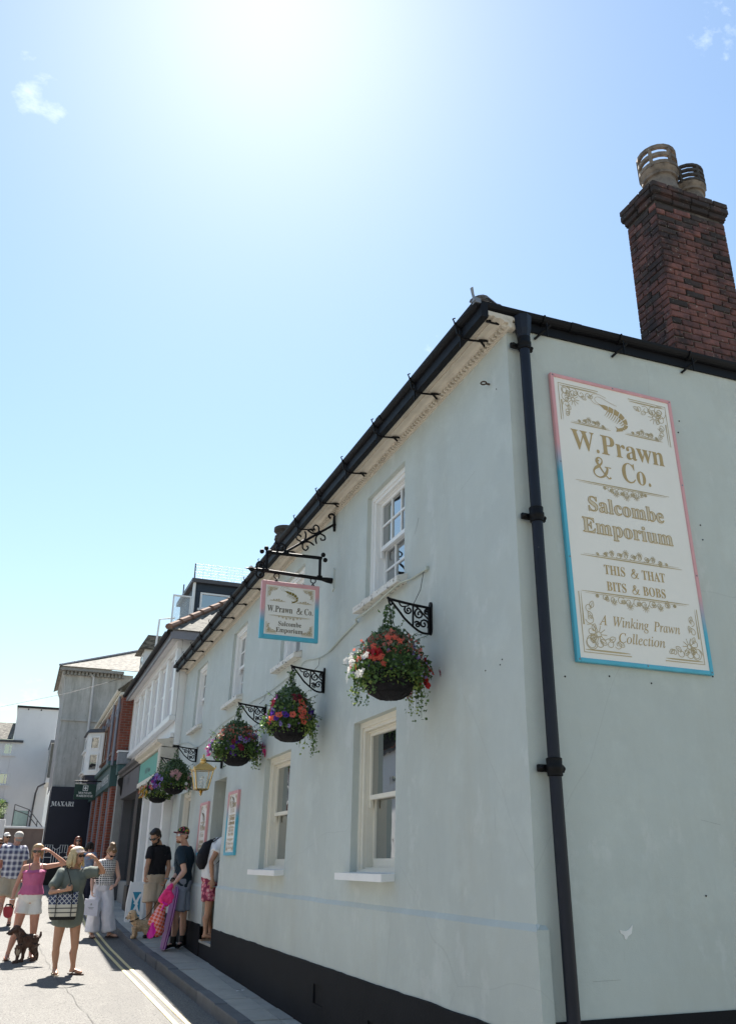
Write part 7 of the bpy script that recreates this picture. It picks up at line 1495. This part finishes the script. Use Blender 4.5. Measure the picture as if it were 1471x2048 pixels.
remeshed(m, 'shoes', M['black'], r4, .010, 1)
I = Ink(lambda u, v, h: (2.50 + u, 16.405 + .35 * u - h, 1.80 + v)); I.stroke([(0, 0), (.015, .012), (.03, 0), (.045, .01)], .010); I.done('chest_logo', M['lead'], r4)

# 5. navy T-shirt -----------------------------------------------------
zg = gz(14.93) + .12; r5 = person('man in patterned cap and navy T-shirt holding a bodyboard by the shop wall', (2.61, 14.93, zg))
J = dict(pel=(2.645, 14.98, 1.34), neck=(2.63, 14.93, 1.945), chest=(2.64, 14.97, 1.65), sh=[(2.525, 14.78, 1.86), (2.72, 15.05, 1.86)], hip=[(2.595, 14.90, 1.255), (2.69, 15.04, 1.255)], el=[(2.60, 14.64, 1.56), (2.58, 14.98, 1.56)], wr=[(2.455, 14.60, 1.385), (2.42, 14.76, 1.40)], kn=[(2.56, 14.86, .86), (2.71, 15.0, .86)], an=[(2.555, 14.90, zg + .09), (2.72, 15.02, zg + .09)], toe=[(-.75, -.65, 0), (-.55, -.85, 0)], hand=[((-.75, .0, -.5), (.2, .6, -.5), 1.1, 1), ((-.4, -.75, -.4), (.3, -.2, -.8), 1.1, -1)])
hc, hr = (2.56, 14.885, 2.105), hrot(-1.12, .02)
build_body(J, MALE, False, SK[1], r5, 1.05, 1.06, hd=(hc, hr), zg=zg + .01)
navyT = cloth('navy_cotton', (.010, .026, .042)); tee(J, MALE, navyT, r5, 1.0, .02, hem=-.04, slv=.66, slr=.068)
shorts(J, MALE, cloth('pale_blue_cotton', (.27, .30, .38)), r5, 1.05, to=.74, r=(.112, .115, .122))
q = lambda x, y, z: Vector(hc) + hr @ (Vector((x, y, z)) * 1.06)
def cappat(n, l, s):
    a = n.new('ShaderNodeTexVoronoi'); a.inputs['Scale'].default_value = 42; tcn = n.new('ShaderNodeTexCoord'); l.new(tcn.outputs['Object'], a.inputs[0]); cr = n.new('ShaderNodeValToRGB'); cr.color_ramp.interpolation = 'CONSTANT'
    for p, c in ((0, (.012, .015, .012)), (.55, (.35, .30, .05)), (.7, (.03, .12, .04)), (.85, (.4, .05, .1))):
        e = cr.color_ramp.elements.new(p) if p not in (0,) else cr.color_ramp.elements[0]; e.position = p; e.color = (*c, 1)
    cr.color_ramp.elements[-1].color = (.02, .02, .02, 1); sp = n.new('ShaderNodeSeparateXYZ'); l.new(a.outputs['Color'], sp.inputs[0]); l.new(sp.outputs[0], cr.inputs[0]); return cr.outputs[0]
capm = pattern(cloth('flowered_cap', (.1, .1, .1)), cappat)
b = MB(); b.ball(q(0, .015, .055), (.092, .108, .085), 16, 10, hr); remeshed(b, 'cap', capm, r5, .008, 1)
m = MB(); m.rings([[q(.078 * math.cos(a), -.06 - .10 * math.sin(a), z - .015 * abs(math.cos(a)) ** 2) for a in [PI * i / 10 for i in range(11)]] + [q(.07 * math.cos(a), -.05 - .02 * math.sin(a), z) for a in [PI * i / 10 for i in range(10, -1, -1)]] for z in (.042, .05)]); put('cap_peak', m, pm('maroon_peak', (.10, .012, .03), rough=.8), r5)
b = MB(); b.ball(q(0, .045, -.02), (.078, .06, .05), 12, 8, hr); remeshed(b, 'hair', pm('short_brown_hair', (.12, .06, .03), rough=.7, var=.2, vs=30), r5, .009, 1)
b = MB(); b.ball(q(0, -.055, -.092), (.046, .046, .03), 12, 8, hr); remeshed(b, 'beard', pm('ginger_stubble', (.22, .10, .05), rough=.8), r5, .008, 1)
glasses(r5, hc, hr, 1.06, pm('mirror_lens', (.35, .37, .4), rough=.08, metal=.8)); lips(r5, hc, hr, 1.06)
b = MB()
for i in (0, 1):
    foot(b, V(*J['an'][i]), J['toe'][i], 1.18, zg=zg); A = V(*J['an'][i]); b.tube([A + V(0, 0, -.04), A + V(0, 0, .085)], [.056, .053], 12)
remeshed(b, 'boots', M['black'], r5, .010, 2)
m = MB(); m.tube([V(2.445, 14.755, 1.42) + V(.036 * math.cos(a), .02 * math.cos(a), .036 * math.sin(a)) for a in [2 * PI * i / 10 for i in range(11)]], .012, 6); put('watch', m, M['black'], r5)
I = Ink(lambda u, v, h: (2.49 + .35 * u - h * .9, 14.815 + u * .9 - h * .4, 1.63 + v)); I.stroke([(.07 * math.cos(a), .09 * math.sin(a)) for a in [2 * PI * i / 16 for i in range(16)]], .010, True, True, 2); I.stroke([(-.02, -.05), (-.01, .05), (.01, .0), (.03, .04)], .012); I.done('chest_print', M['lead'], r5)
# bodyboard, bundle, net bag, spade
t = thing('bodyboard', 'purple bodyboard with a pale edge standing upright against the man in navy', 'bodyboard', (2.38, 14.66, .44))
bdm = pm('purple_foam', (.16, .012, .21), rough=.4, var=.08); O = V(2.37, 14.66, .44); ax = V(.145, .05, .9).normalized(); wx = V(.06, -1, 0).normalized(); nx = ax.cross(wx).normalized()
out = [(0, -.13), (.0, .10), (.05, .14), (.3, .19), (.6, .19), (.8, .15), (.88, .06), (.9, 0), (.88, -.08), (.8, -.17), (.6, -.21), (.3, -.21), (.05, -.17)]
bp = lambda u, v, h: O + ax * u + wx * v * .75 + nx * h
m = MB(); m.prism(catmull(out, 3, True), lambda u, v: bp(u, v, -.022), lambda u, v: bp(u, v, .022)); put('board', m, bdm, t)
m = MB(); P = catmull(out, 3, True); R = [[bp(u, v * 1.01, h) for h in (-.008, .008)] for u, v in P]; m.tube([bp(u * 1.004, v * 1.012, 0) for u, v in P] + [bp(P[0][0], P[0][1] * 1.012, 0)], .009, 6); put('edge', m, pm('lilac_edge', (.52, .30, .55), rough=.4), t)
t = thing('net_bag', 'orange and pink checked drawstring beach bag hanging from the hand of the man in navy', 'bag', (2.24, 14.58, .66))
def chk(n, l, s):
    u = mth(n, l, 'ADD', s[0], mth(n, l, 'MULTIPLY', s[2], .45)); v = mth(n, l, 'SUBTRACT', s[2], mth(n, l, 'MULTIPLY', s[0], .45)); a, b_ = stripes(n, l, u, .075, .5), stripes(n, l, v, .075, .5); x = mth(n, l, 'ABSOLUTE', mth(n, l, 'SUBTRACT', a, b_), 0); return mixc(n, l, x, (.66, .095, .04), (.75, .33, .33))
cm = pattern(cloth('checked_nylon', (.5, .3, .2)), chk)
b = MB(); b.tube([(2.31, 14.50, 1.15), (2.28, 14.50, 1.06), (2.235, 14.49, .94), (2.22, 14.49, .82), (2.24, 14.49, .70), (2.26, 14.49, .64)], [.035, .085, .155, .185, .16, .06], 14, flat=(1, .55)); b.tube([(2.30, 14.50, 1.1), (2.18, 14.49, .92), (2.11, 14.49, .80)], [.04, .10, .06], 12, flat=(1, .5)); remeshed(b, 'bag', cm, t, .011, 2, .016, 9)
m = MB(); m.tube([(2.40, 14.60, 1.37), (2.36, 14.585, 1.25), (2.31, 14.58, 1.12)], .008, 5); put('cord', m, M['black'], t)
t = thing('pink_bundle', 'bright pink folded beach fabric held above the checked bag', 'fabric bundle', (2.33, 14.55, 1.12))
b = MB(); b.prism([(2.225, 1.19), (2.30, 1.30), (2.37, 1.28), (2.43, 1.20), (2.40, 1.11), (2.33, 1.06), (2.24, 1.13)], lambda u, v: V(u, 14.42, v), lambda u, v: V(u + .01, 14.52, v)); b.ball((2.25, 14.45, 1.15), (.05, .045, .045), 10, 8); b.tube([(2.40, 14.55, 1.37), (2.37, 14.50, 1.32), (2.34, 14.48, 1.24)], [.02, .04, .05], 10); remeshed(b, 'fabric', cloth('hot_pink_nylon', (.86, .035, .22), rough=.5), t, .010, 1, .016, 14)
t = thing('toy_spade', 'magenta plastic beach spade hanging beside the checked bag', 'spade', (2.12, 14.36, .62))
mg = pm('magenta_plastic', (.80, .02, .42), rough=.35); A = V(2.09, 14.36, .62); D = V(.30, .02, .72).normalized(); X = V(.9, 0, -.38).normalized()
m = MB(); m.prism([(0, -.02), (0, .02), (.04, .055), (.20, .06), (.23, .03), (.23, -.03), (.20, -.06), (.04, -.055)], lambda u, v: A + D * u + X * v + V(0, abs(v) * -.4, 0), lambda u, v: A + D * u + X * v + V(0, .012 - abs(v) * .4, 0)); put('blade', m, mg, t)
m = MB(); m.tube([A + D * .2, A + D * .52], .011, 8); m.tube([A + D * .52 - X * .045, A + D * .52 + X * .045], .012, 8); put('handle', m, mg, t)
# gold dog's lead
t = thing('dog_leash', 'black dog lead from the man in black down to the golden dog', 'dog lead', (2.55, 16.32, 1.3))
m = MB(); m.tube(catmull([(2.57, 16.3, 1.33), (2.50, 16.3, 1.15), (2.42, 16.32, .98), (2.30, 16.35, .80), (2.14, 16.39, .735)], 4), .007, 5); put('cord', m, M['black'], t)

# 6. man in the doorway -------------------------------------------------
r6 = person('man in white T-shirt and pink shorts with backpack leaning into the shop doorway', (2.83, 13.78, .62))
SHIFT = V(-.085, .20, 0)
J = dict(pel=(2.935, 13.58, 1.46), neck=(3.10, 13.50, 2.02), chest=(2.965, 13.55, 1.76), sh=[(3.02, 13.34, 1.98), (3.04, 13.70, 1.98)], hip=[(2.93, 13.50, 1.37), (2.93, 13.66, 1.37)], el=[(2.87, 13.28, 1.70), (2.92, 13.84, 1.70)], wr=[(2.905, 13.27, 1.46), (3.0, 13.82, 1.47)], kn=[(2.92, 13.49, 1.02), (2.97, 13.68, 1.02)], an=[(2.90, 13.48, .62 + .10), (3.02, 13.68, .72)], toe=[(1, -.1, 0), (1, 0, 0)], hand=[((.1, 0, -1), (0, 1, 0), .5, -1), ((.2, 0, -1), (0, -1, 0), .5, 1)])
J = {k: ([tuple(V(*p) + SHIFT) for p in v] if k in ('sh', 'hip', 'el', 'wr', 'kn', 'an') else tuple(V(*v) + SHIFT) if k in ('pel', 'neck', 'chest') else v) for k, v in J.items()}
hc, hr = (3.185, 13.66, 2.10), hrot(PI / 2, -.6)
build_body(J, MALE, False, SK[0], r6, .97, 1., hd=(hc, hr), zg=.64)
tee(J, MALE, cloth('white_cotton', (.74, .74, .76)), r6, 1.0, .02, hem=-.03, slv=.52, slr=.072)
def flor(n, l, s):
    a = n.new('ShaderNodeTexVoronoi'); a.inputs['Scale'].default_value = 17; tcn = n.new('ShaderNodeTexCoord'); l.new(tcn.outputs['Object'], a.inputs[0]); f = mth(n, l, 'LESS_THAN', a.outputs['Distance'], .33); g = mth(n, l, 'GREATER_THAN', a.outputs['Distance'], .58); c = mixc(n, l, f, (.56, .14, .20), (.70, .42, .42)); return mixc(n, l, g, c, (.22, .03, .07))
shorts(J, MALE, pattern(cloth('pink_floral_cotton', (.5, .2, .2)), flor), r6, .98, to=.60, r=(.105, .11, .12))
b = MB(); hair_cap(b, hc, hr, 1.); remeshed(b, 'hair', dk, r6, .009, 1)
for i in (0, 1): flipflop(r6, J['an'][i], (-1, 0, 0) if False else (1, 0, 0), .62, pm('tan_flipflop', (.30, .20, .13)) if i == 0 else sandal, 1.0)
t = thing('backpack', 'black rucksack on the back of the man in the doorway', 'backpack', (2.72, 13.75, 1.55))
b = MB(); b.tube([(2.845, 13.74, 2.0), (2.765, 13.74, 1.93), (2.715, 13.74, 1.80), (2.70, 13.75, 1.68), (2.715, 13.75, 1.60)], [.05, .11, .135, .13, .07], 14, flat=(1, .72)); remeshed(b, 'pack', blackT, t, .011, 2, .006, 8)
for y in (13.60, 13.88): m = MB(); m.tube(catmull([(2.815, y, 1.98), (2.905, y, 2.04), (2.975, y, 1.98), (3.005, y, 1.86), (2.915, y + .0, 1.70), (2.795, y, 1.62)], 4), .018, 6, flat=(1, .5)); put('strap', m, M['black'], t)

# 7. plaid shirt, walking away ------------------------------------------
zg = gz(20) + .01; r7 = person('man in grey cap and navy checked shirt walking away up the street', (0.0, 20, zg))
J = dict(pel=(.01, 20, 1.42), neck=(-.01, 20, 1.99), chest=(0, 20, 1.7), sh=[(.17, 20, 1.91), (-.21, 20, 1.93)], hip=[(.09, 20, 1.34), (-.08, 20, 1.34)], el=[(.235, 19.98, 1.63), (-.275, 19.98, 1.65)], wr=[(.235, 20.08, 1.40), (-.27, 20.08, 1.40)], kn=[(.10, 20.1, .92), (-.10, 19.92, .93)], an=[(.10, 20.02, zg + .09), (-.12, 19.75, zg + .13)], toe=[(0, 1, 0), (-.1, 1, 0)], hand=[((0, .2, -1), (-1, 0, 0), .7, 1), ((0, .2, -1), (1, 0, 0), .7, -1)])
hc, hr = (.025, 20.05, 2.135), hrot(PI + .35, 0)
build_body(J, MALE, False, SK[2], r7, 1.03, 1., hd=(hc, hr), toe=(0, 1, 0))
def plaid(n, l, s):
    a, b_ = stripes(n, l, s[0], .105, .5), stripes(n, l, s[2], .105, .5); c, d = stripes(n, l, s[0], .105, .14, .3), stripes(n, l, s[2], .105, .14, .3)
    k = mth(n, l, 'MULTIPLY_ADD' if False else 'ADD', mth(n, l, 'MULTIPLY', a, .5), mth(n, l, 'MULTIPLY', b_, .5)); col = mixc(n, l, k, (.46, .46, .51), (.07, .075, .14)); return mixc(n, l, mth(n, l, 'MULTIPLY', mth(n, l, 'MAXIMUM', c, d), .35), col, (.85, .85, .85))
pl = pattern(cloth('checked_cotton', (.5, .5, .5)), plaid); tee(J, MALE, pl, r7, 1.06, .03, hem=-.10, slv=.72, slr=.08)
shorts(J, MALE, cloth('khaki_cotton', (.36, .31, .235)), r7, 1.05, to=.74, r=(.115, .118, .122))
q = lambda x, y, z: Vector(hc) + hr @ (Vector((x, y, z)) * 1.05)
b = MB(); b.ball(q(0, .015, .055), (.092, .108, .085), 14, 10, hr); b.rings([[q(.07 * math.cos(a), -.06 - .09 * math.sin(a), z) for a in [PI * i / 8 for i in range(9)]] + [q(.06 * math.cos(a), -.05, z) for a in [PI * i / 8 for i in range(8, -1, -1)]] for z in (.045, .056)]); remeshed(b, 'cap', cloth('grey_beige_cap', (.42, .39, .36)), r7, .009, 1)
b = MB(); b.ball(q(0, .04, -.02), (.08, .06, .05), 12, 8, hr); remeshed(b, 'hair', pm('grey_hair', (.30, .28, .26), rough=.7), r7, .009, 1)
m = MB()
for i in (0, 1): foot(m, V(*J['an'][i]), J['toe'][i], 1.12, zg=J['an'][i][2] - .09)
remeshed(m, 'shoes', sandal, r7, .012, 1)

# 8. people further up the street ----------------------------------------
def bystander(x, y, face, H, lab, sk, shirt, low, hairm, longhair, fem, capm_=None, legs_long=True, sit=0.):
    zg = gz(y) + .01 + (.12 if x > kx(y) else 0); r = person(lab, (x, y, zg)); s = H / 1.72; f = Vector((math.sin(face), -math.cos(face), 0)); l_ = Vector((math.cos(face), math.sin(face), 0)); B = Vector((x, y, zg))
    at = lambda a, b_, z: tuple(B + l_ * a * s + f * b_ * s + Vector((0, 0, z * s)))
    J = dict(pel=at(0, 0, .94), neck=at(0, 0, 1.44), chest=at(0, .01, 1.2), sh=[at(-.17, 0, 1.38), at(.17, 0, 1.38)], hip=[at(-.085, 0, .87), at(.085, 0, .87)], el=[at(-.24, .0, 1.10), at(.24, .02, 1.10)], wr=[at(-.20, .12, .90), at(.20, .14, .92)], kn=[at(-.09, .04, .47), at(.10, -.02, .47)], an=[at(-.09, .06, .085), at(.10, -.08, .085)], toe=[f, f], hand=[(f * .5 - Vector((0, 0, 1)), l_, .6, 1), (f * .5 - Vector((0, 0, 1)), -l_, .6, -1)])
    hc, hr = at(0, .02, 1.60), hrot(face, 0); pf = FEMALE if fem else MALE
    build_body(J, pf, fem, sk, r, s, .85 if fem else 1, hd=(hc, hr), voxel=.014)
    tee(J, pf, shirt, r, s * 1.03, .02, hem=.0, slv=.5, slr=.068, voxel=.014); shorts(J, pf, low, r, s * 1.02, to=1.85 if legs_long else .7, r=(.105, .10, .09) if legs_long else (.105, .11, .115), name='trousers' if legs_long else 'shorts')
    b = MB(); hair_cap(b, hc, hr, s)
    if longhair: locks(b, hc, hr, s, 12, longhair, int(x * 100) % 97, a0=.8, a1=2 * PI - .8, out=.012)
    remeshed(b, 'hair', hairm, r, .010, 1, .004, 20)
    if capm_: b = MB(); q = lambda u, v, w: Vector(hc) + hr @ (Vector((u, v, w)) * s); b.ball(q(0, .01, .06), (.09, .105, .08), 12, 8, hr); b.ball(q(0, -.10, .045), (.07, .07, .012), 10, 6, hr); remeshed(b, 'cap', capm_, r, .010, 1)
    glasses(r, hc, hr, s); m = MB()
    for i in (0, 1): foot(m, V(*J['an'][i]), J['toe'][i], s * 1.1, zg=zg)
    remeshed(m, 'shoes', M['black'], r, .014, 1); return r
auburn = pm('auburn_hair', (.17, .045, .022), rough=.5, var=.25, vs=10, stretch=(30, 30, 3))
bystander(1.60, 26.0, -.1, 1.68, 'woman with long auburn hair and olive top in the shade below the green sign', SK[1], cloth('olive_top', (.11, .105, .06)), cloth('dark_trousers', (.03, .03, .035)), auburn, .34, True)
bystander(1.20, 21.2, PI - .5, 1.52, 'red haired child seen just behind the woman in green', SK[1], cloth('black_top', (.015, .015, .018)), cloth('dark_jeans', (.03, .035, .05)), pm('copper_hair', (.30, .085, .03), rough=.5, var=.25, vs=10), .16, True)
bystander(-.30, 28.0, .6, 1.74, 'man in white cap and navy top at the far left of the street', SK[0], cloth('navy_top', (.012, .015, .06)), cloth('stone_shorts', (.4, .36, .3)), dk, 0, False, cloth('white_cap', (.75, .73, .7)), False)
bystander(-.42, 24.0, .9, 1.62, 'person in coral top at the left edge of the picture', SK[2], cloth('coral_top', (.55, .14, .12)), cloth('white_shorts', (.7, .68, .66)), brown, .12, True, None, False)
bystander(1.86, 25.0, 2.6, 1.55, 'person in pale blue patterned top close to the brick shop pier', SK[1], cloth('pale_blue_print', (.22, .26, .36)), cloth('navy_trousers', (.02, .022, .04)), dk, .1, True)

# 9. dogs -----------------------------------------------------------------
def dog(lab, base, body, legs_, head_, fur, mats, par_smooth=2, label2=None):
    t = thing('dog', lab, 'dog', base); b = MB(); body(b); o = remeshed(b, 'body', mats[0], t, .0075, par_smooth, 0, 1, fur=fur); return t
zb = gz(14.7) + .012
def spaniel(b):
    b.tube([(.27, 14.66, .575), (.31, 14.69, .585), (.38, 14.74, .60), (.45, 14.79, .605), (.51, 14.83, .595)], [.07, .098, .086, .076, .062], 14, flat=(.86, 1.12))
    b.tube([(.30, 14.68, .64), (.25, 14.65, .71), (.215, 14.64, .745)], [.075, .062, .055], 12)                       # neck
    b.ball((.195, 14.63, .765), (.062, .058, .055), 14, 10); b.ball((.185, 14.625, .79), (.045, .045, .032), 12, 8)
    b.tube([(.165, 14.62, .755), (.12, 14.60, .728), (.085, 14.585, .712)], [.042, .034, .027], 10); b.ball((.115, 14.60, .705), (.04, .025, .022), 10, 6)
    for x, y in ((.262, 14.60), (.335, 14.70)): b.tube([(x, y, .56), (x + .004, y, .47), (x, y - .002, .39), (x - .003, y - .004, zb + .02)], [.05, .030, .025, .024], 10); b.tube([(x + .01, y, zb + .022), (x - .055, y - .02, zb + .02)], [.033, .026], 8)
    for x, y in ((.485, 14.76), (.52, 14.88)): b.tube([(x - .02, y, .56), (x - .035, y, .49), (x + .0, y, .43), (x + .028, y + .005, .385), (x + .015, y, zb + .02)], [.07, .050, .031, .022, .023], 10); b.tube([(x + .025, y, zb + .022), (x - .04, y - .015, zb + .018)], [.028, .024], 8)
    b.tube([(.525, 14.84, .63), (.55, 14.86, .67), (.548, 14.86, .715)], [.028, .022, .012], 8)
    b.tube([(.26, 14.64, .52), (.26, 14.63, .45), (.265, 14.63, .40)], [.06, .045, .02], 10)                              # chest feathers
brownfur = pm('chocolate_fur', (.055, .024, .014), rough=.55, var=.5, vs=26, bump=.6, bs=90, spec=.5, col2=(.085, .038, .022), c2s=14)
t = dog('chocolate brown spaniel on a lead in the road beside the woman in pink', (.38, 14.74, zb), spaniel, None, None, .006, [brownfur])
for x, y, k in ((.245, 14.585, 1), (.235, 14.70, -1)):
    b = MB(); b.tube([(x - .01, y, .79), (x + .012, y - .015 * k, .74), (x + .018, y - .02 * k, .66), (x + .012, y - .015 * k, .575)], [.02, .034, .044, .026], 10, flat=(1, .5)); remeshed(b, 'ear', brownfur, t, .008, 1, 0, 1, fur=.014)
m = MB(); m.ball((.076, 14.58, .716), (.017, .014, .014), 8, 6); put('nose', m, M['black'], t)
for x, y in ((.162, 14.585), (.15, 14.655)): m = MB(); m.ball((x - .004, y - .0, .775), .0085, 8, 6); put('eye', m, M['lens'], t)
m = MB(); m.ball((.258, 14.575, .475), (.028, .012, .055), 10, 8); put('chest_blaze', m, pm('pale_chest_fur', (.36, .28, .20), rough=.8), t)
m = MB(); m.tube([(.275 + .072 * math.cos(a), 14.66 + .07 * math.sin(a), .655 + .03 * math.cos(a)) for a in [2 * PI * i / 14 for i in range(15)]], .009, 6); put('collar', m, M['black'], t)
zb2 = gz(16.4) + .12 + .006
def doodle(b):
    b.tube([(2.125, 16.36, .665), (2.18, 16.38, .672), (2.26, 16.41, .668), (2.34, 16.44, .67), (2.40, 16.46, .655)], [.075, .095, .088, .086, .066], 14, flat=(.9, 1.05))
    b.tube([(2.14, 16.36, .72), (2.10, 16.34, .79), (2.075, 16.33, .83)], [.075, .066, .06], 12)
    b.ball((2.062, 16.325, .855), (.072, .070, .066), 14, 10); b.tube([(2.03, 16.31, .835), (1.985, 16.295, .805), (1.968, 16.29, .795)], [.045, .036, .028], 10)
    for x, y in ((2.115, 16.30), (2.165, 16.42)): b.tube([(x, y, .66), (x, y, .58), (x + .002, y, zb2 + .03)], [.05, .034, .029], 10); b.tube([(x + .01, y, zb2 + .026), (x - .045, y - .01, zb2 + .022)], [.034, .028], 8)
    for x, y in ((2.36, 16.38), (2.405, 16.52)): b.tube([(x - .03, y, .64), (x - .045, y, .585), (x - .005, y, .54), (x + .02, y, .515), (x + .008, y, zb2 + .025)], [.07, .05, .035, .027, .028], 10); b.tube([(x + .015, y, zb2 + .024), (x - .04, y, zb2 + .02)], [.032, .026], 8)
    b.tube([(2.41, 16.47, .69), (2.455, 16.48, .735), (2.475, 16.48, .78)], [.035, .032, .024], 8)
gold = pm('golden_curly_fur', (.60, .43, .27), rough=.85, var=.35, vs=30, bump=.8, bs=60)
t = dog('golden curly dog standing on the pavement in front of the man in black', (2.26, 16.4, zb2), doodle, None, None, .009, [gold])
for x, y in ((2.085, 16.265), (2.11, 16.39)):
    b = MB(); b.tube([(x, y, .875), (x + .015, y, .82), (x + .01, y, .76)], [.022, .036, .024], 10, flat=(1, .55)); remeshed(b, 'ear', gold, t, .008, 1, 0, 1, fur=.012)
m = MB(); m.ball((1.955, 16.285, .80), (.016, .015, .013), 8, 6); put('nose', m, M['black'], t)
for x, y in ((2.012, 16.27), (2.005, 16.35)): m = MB(); m.ball((x, y, .868), .011, 8, 6); put('eye', m, M['lens'], t)
m = MB(); m.tube([(2.105 + .074 * math.cos(a), 16.345 + .072 * math.sin(a), .765 + .03 * math.cos(a)) for a in [2 * PI * i / 14 for i in range(15)]], .009, 6); put('harness', m, M['black'], t)

# 10. pavement sign, litter ------------------------------------------------
zs = gz(19.3) + .12; t = thing('pavement_sign', 'white pavement sign with a blue panel and white wave emblem outside the white shop', 'sign', (2.46, 19.3, zs))
pw = pm('white_plastic', (.78, .78, .78), rough=.35, var=.03)
m = MB(); m.prism(catmull([(-.17, .0), (.15, .0), (.17, .05), (.155, .70), (.12, .74), (-.10, .74), (-.135, .70)], 2, True), lambda u, v: V(2.46 + u, 19.20, zs + v), lambda u, v: V(2.46 + u, 19.34, zs + v)); put('board', m, pw, t)
m = MB(); m.prism([(-.09, .10), (.10, .10), (.095, .56), (-.07, .56)], lambda u, v: V(2.46 + u, 19.194, zs + v), lambda u, v: V(2.46 + u, 19.199, zs + v)); put('panel', m, pm('sea_blue_print', (.03, .25, .38), rough=.4), t)
I = Ink(lambda u, v, h: (2.46 + u, 19.194 - h, zs + v)); I.stroke([(-.085, .54), (-.03, .42), (.02, .33), (-.02, .22), (-.08, .12)], .04); I.stroke([(.095, .52), (.04, .42), (.02, .33), (.05, .22), (.10, .14)], .045); I.stroke([(-.03, .36), (.05, .32)], .04, False); I.done('emblem', pw, t)
m = MB(); m.bbox(2.29, 2.63, 19.345, 19.40, zs, zs + .10, .012); put('foot', m, pw, t)
for x, y, lab in ((2.60, 10.63, 'small white scrap of paper on the slabs, the one nearer the kerb'), (2.67, 10.66, 'small white scrap of paper on the slabs, the one nearer the wall')):
    zz = gz(y) + .123; m = MB(); m.add([(x, y, zz), (x + .035, y + .01, zz + .008), (x + .03, y + .04, zz + .004), (x - .005, y + .03, zz + .006)], [(0, 1, 2, 3)])
    tag(put('paper_scrap', m, M['white'], loc=(x, y, zz)), lab, 'litter', 'paper scraps on the pavement')
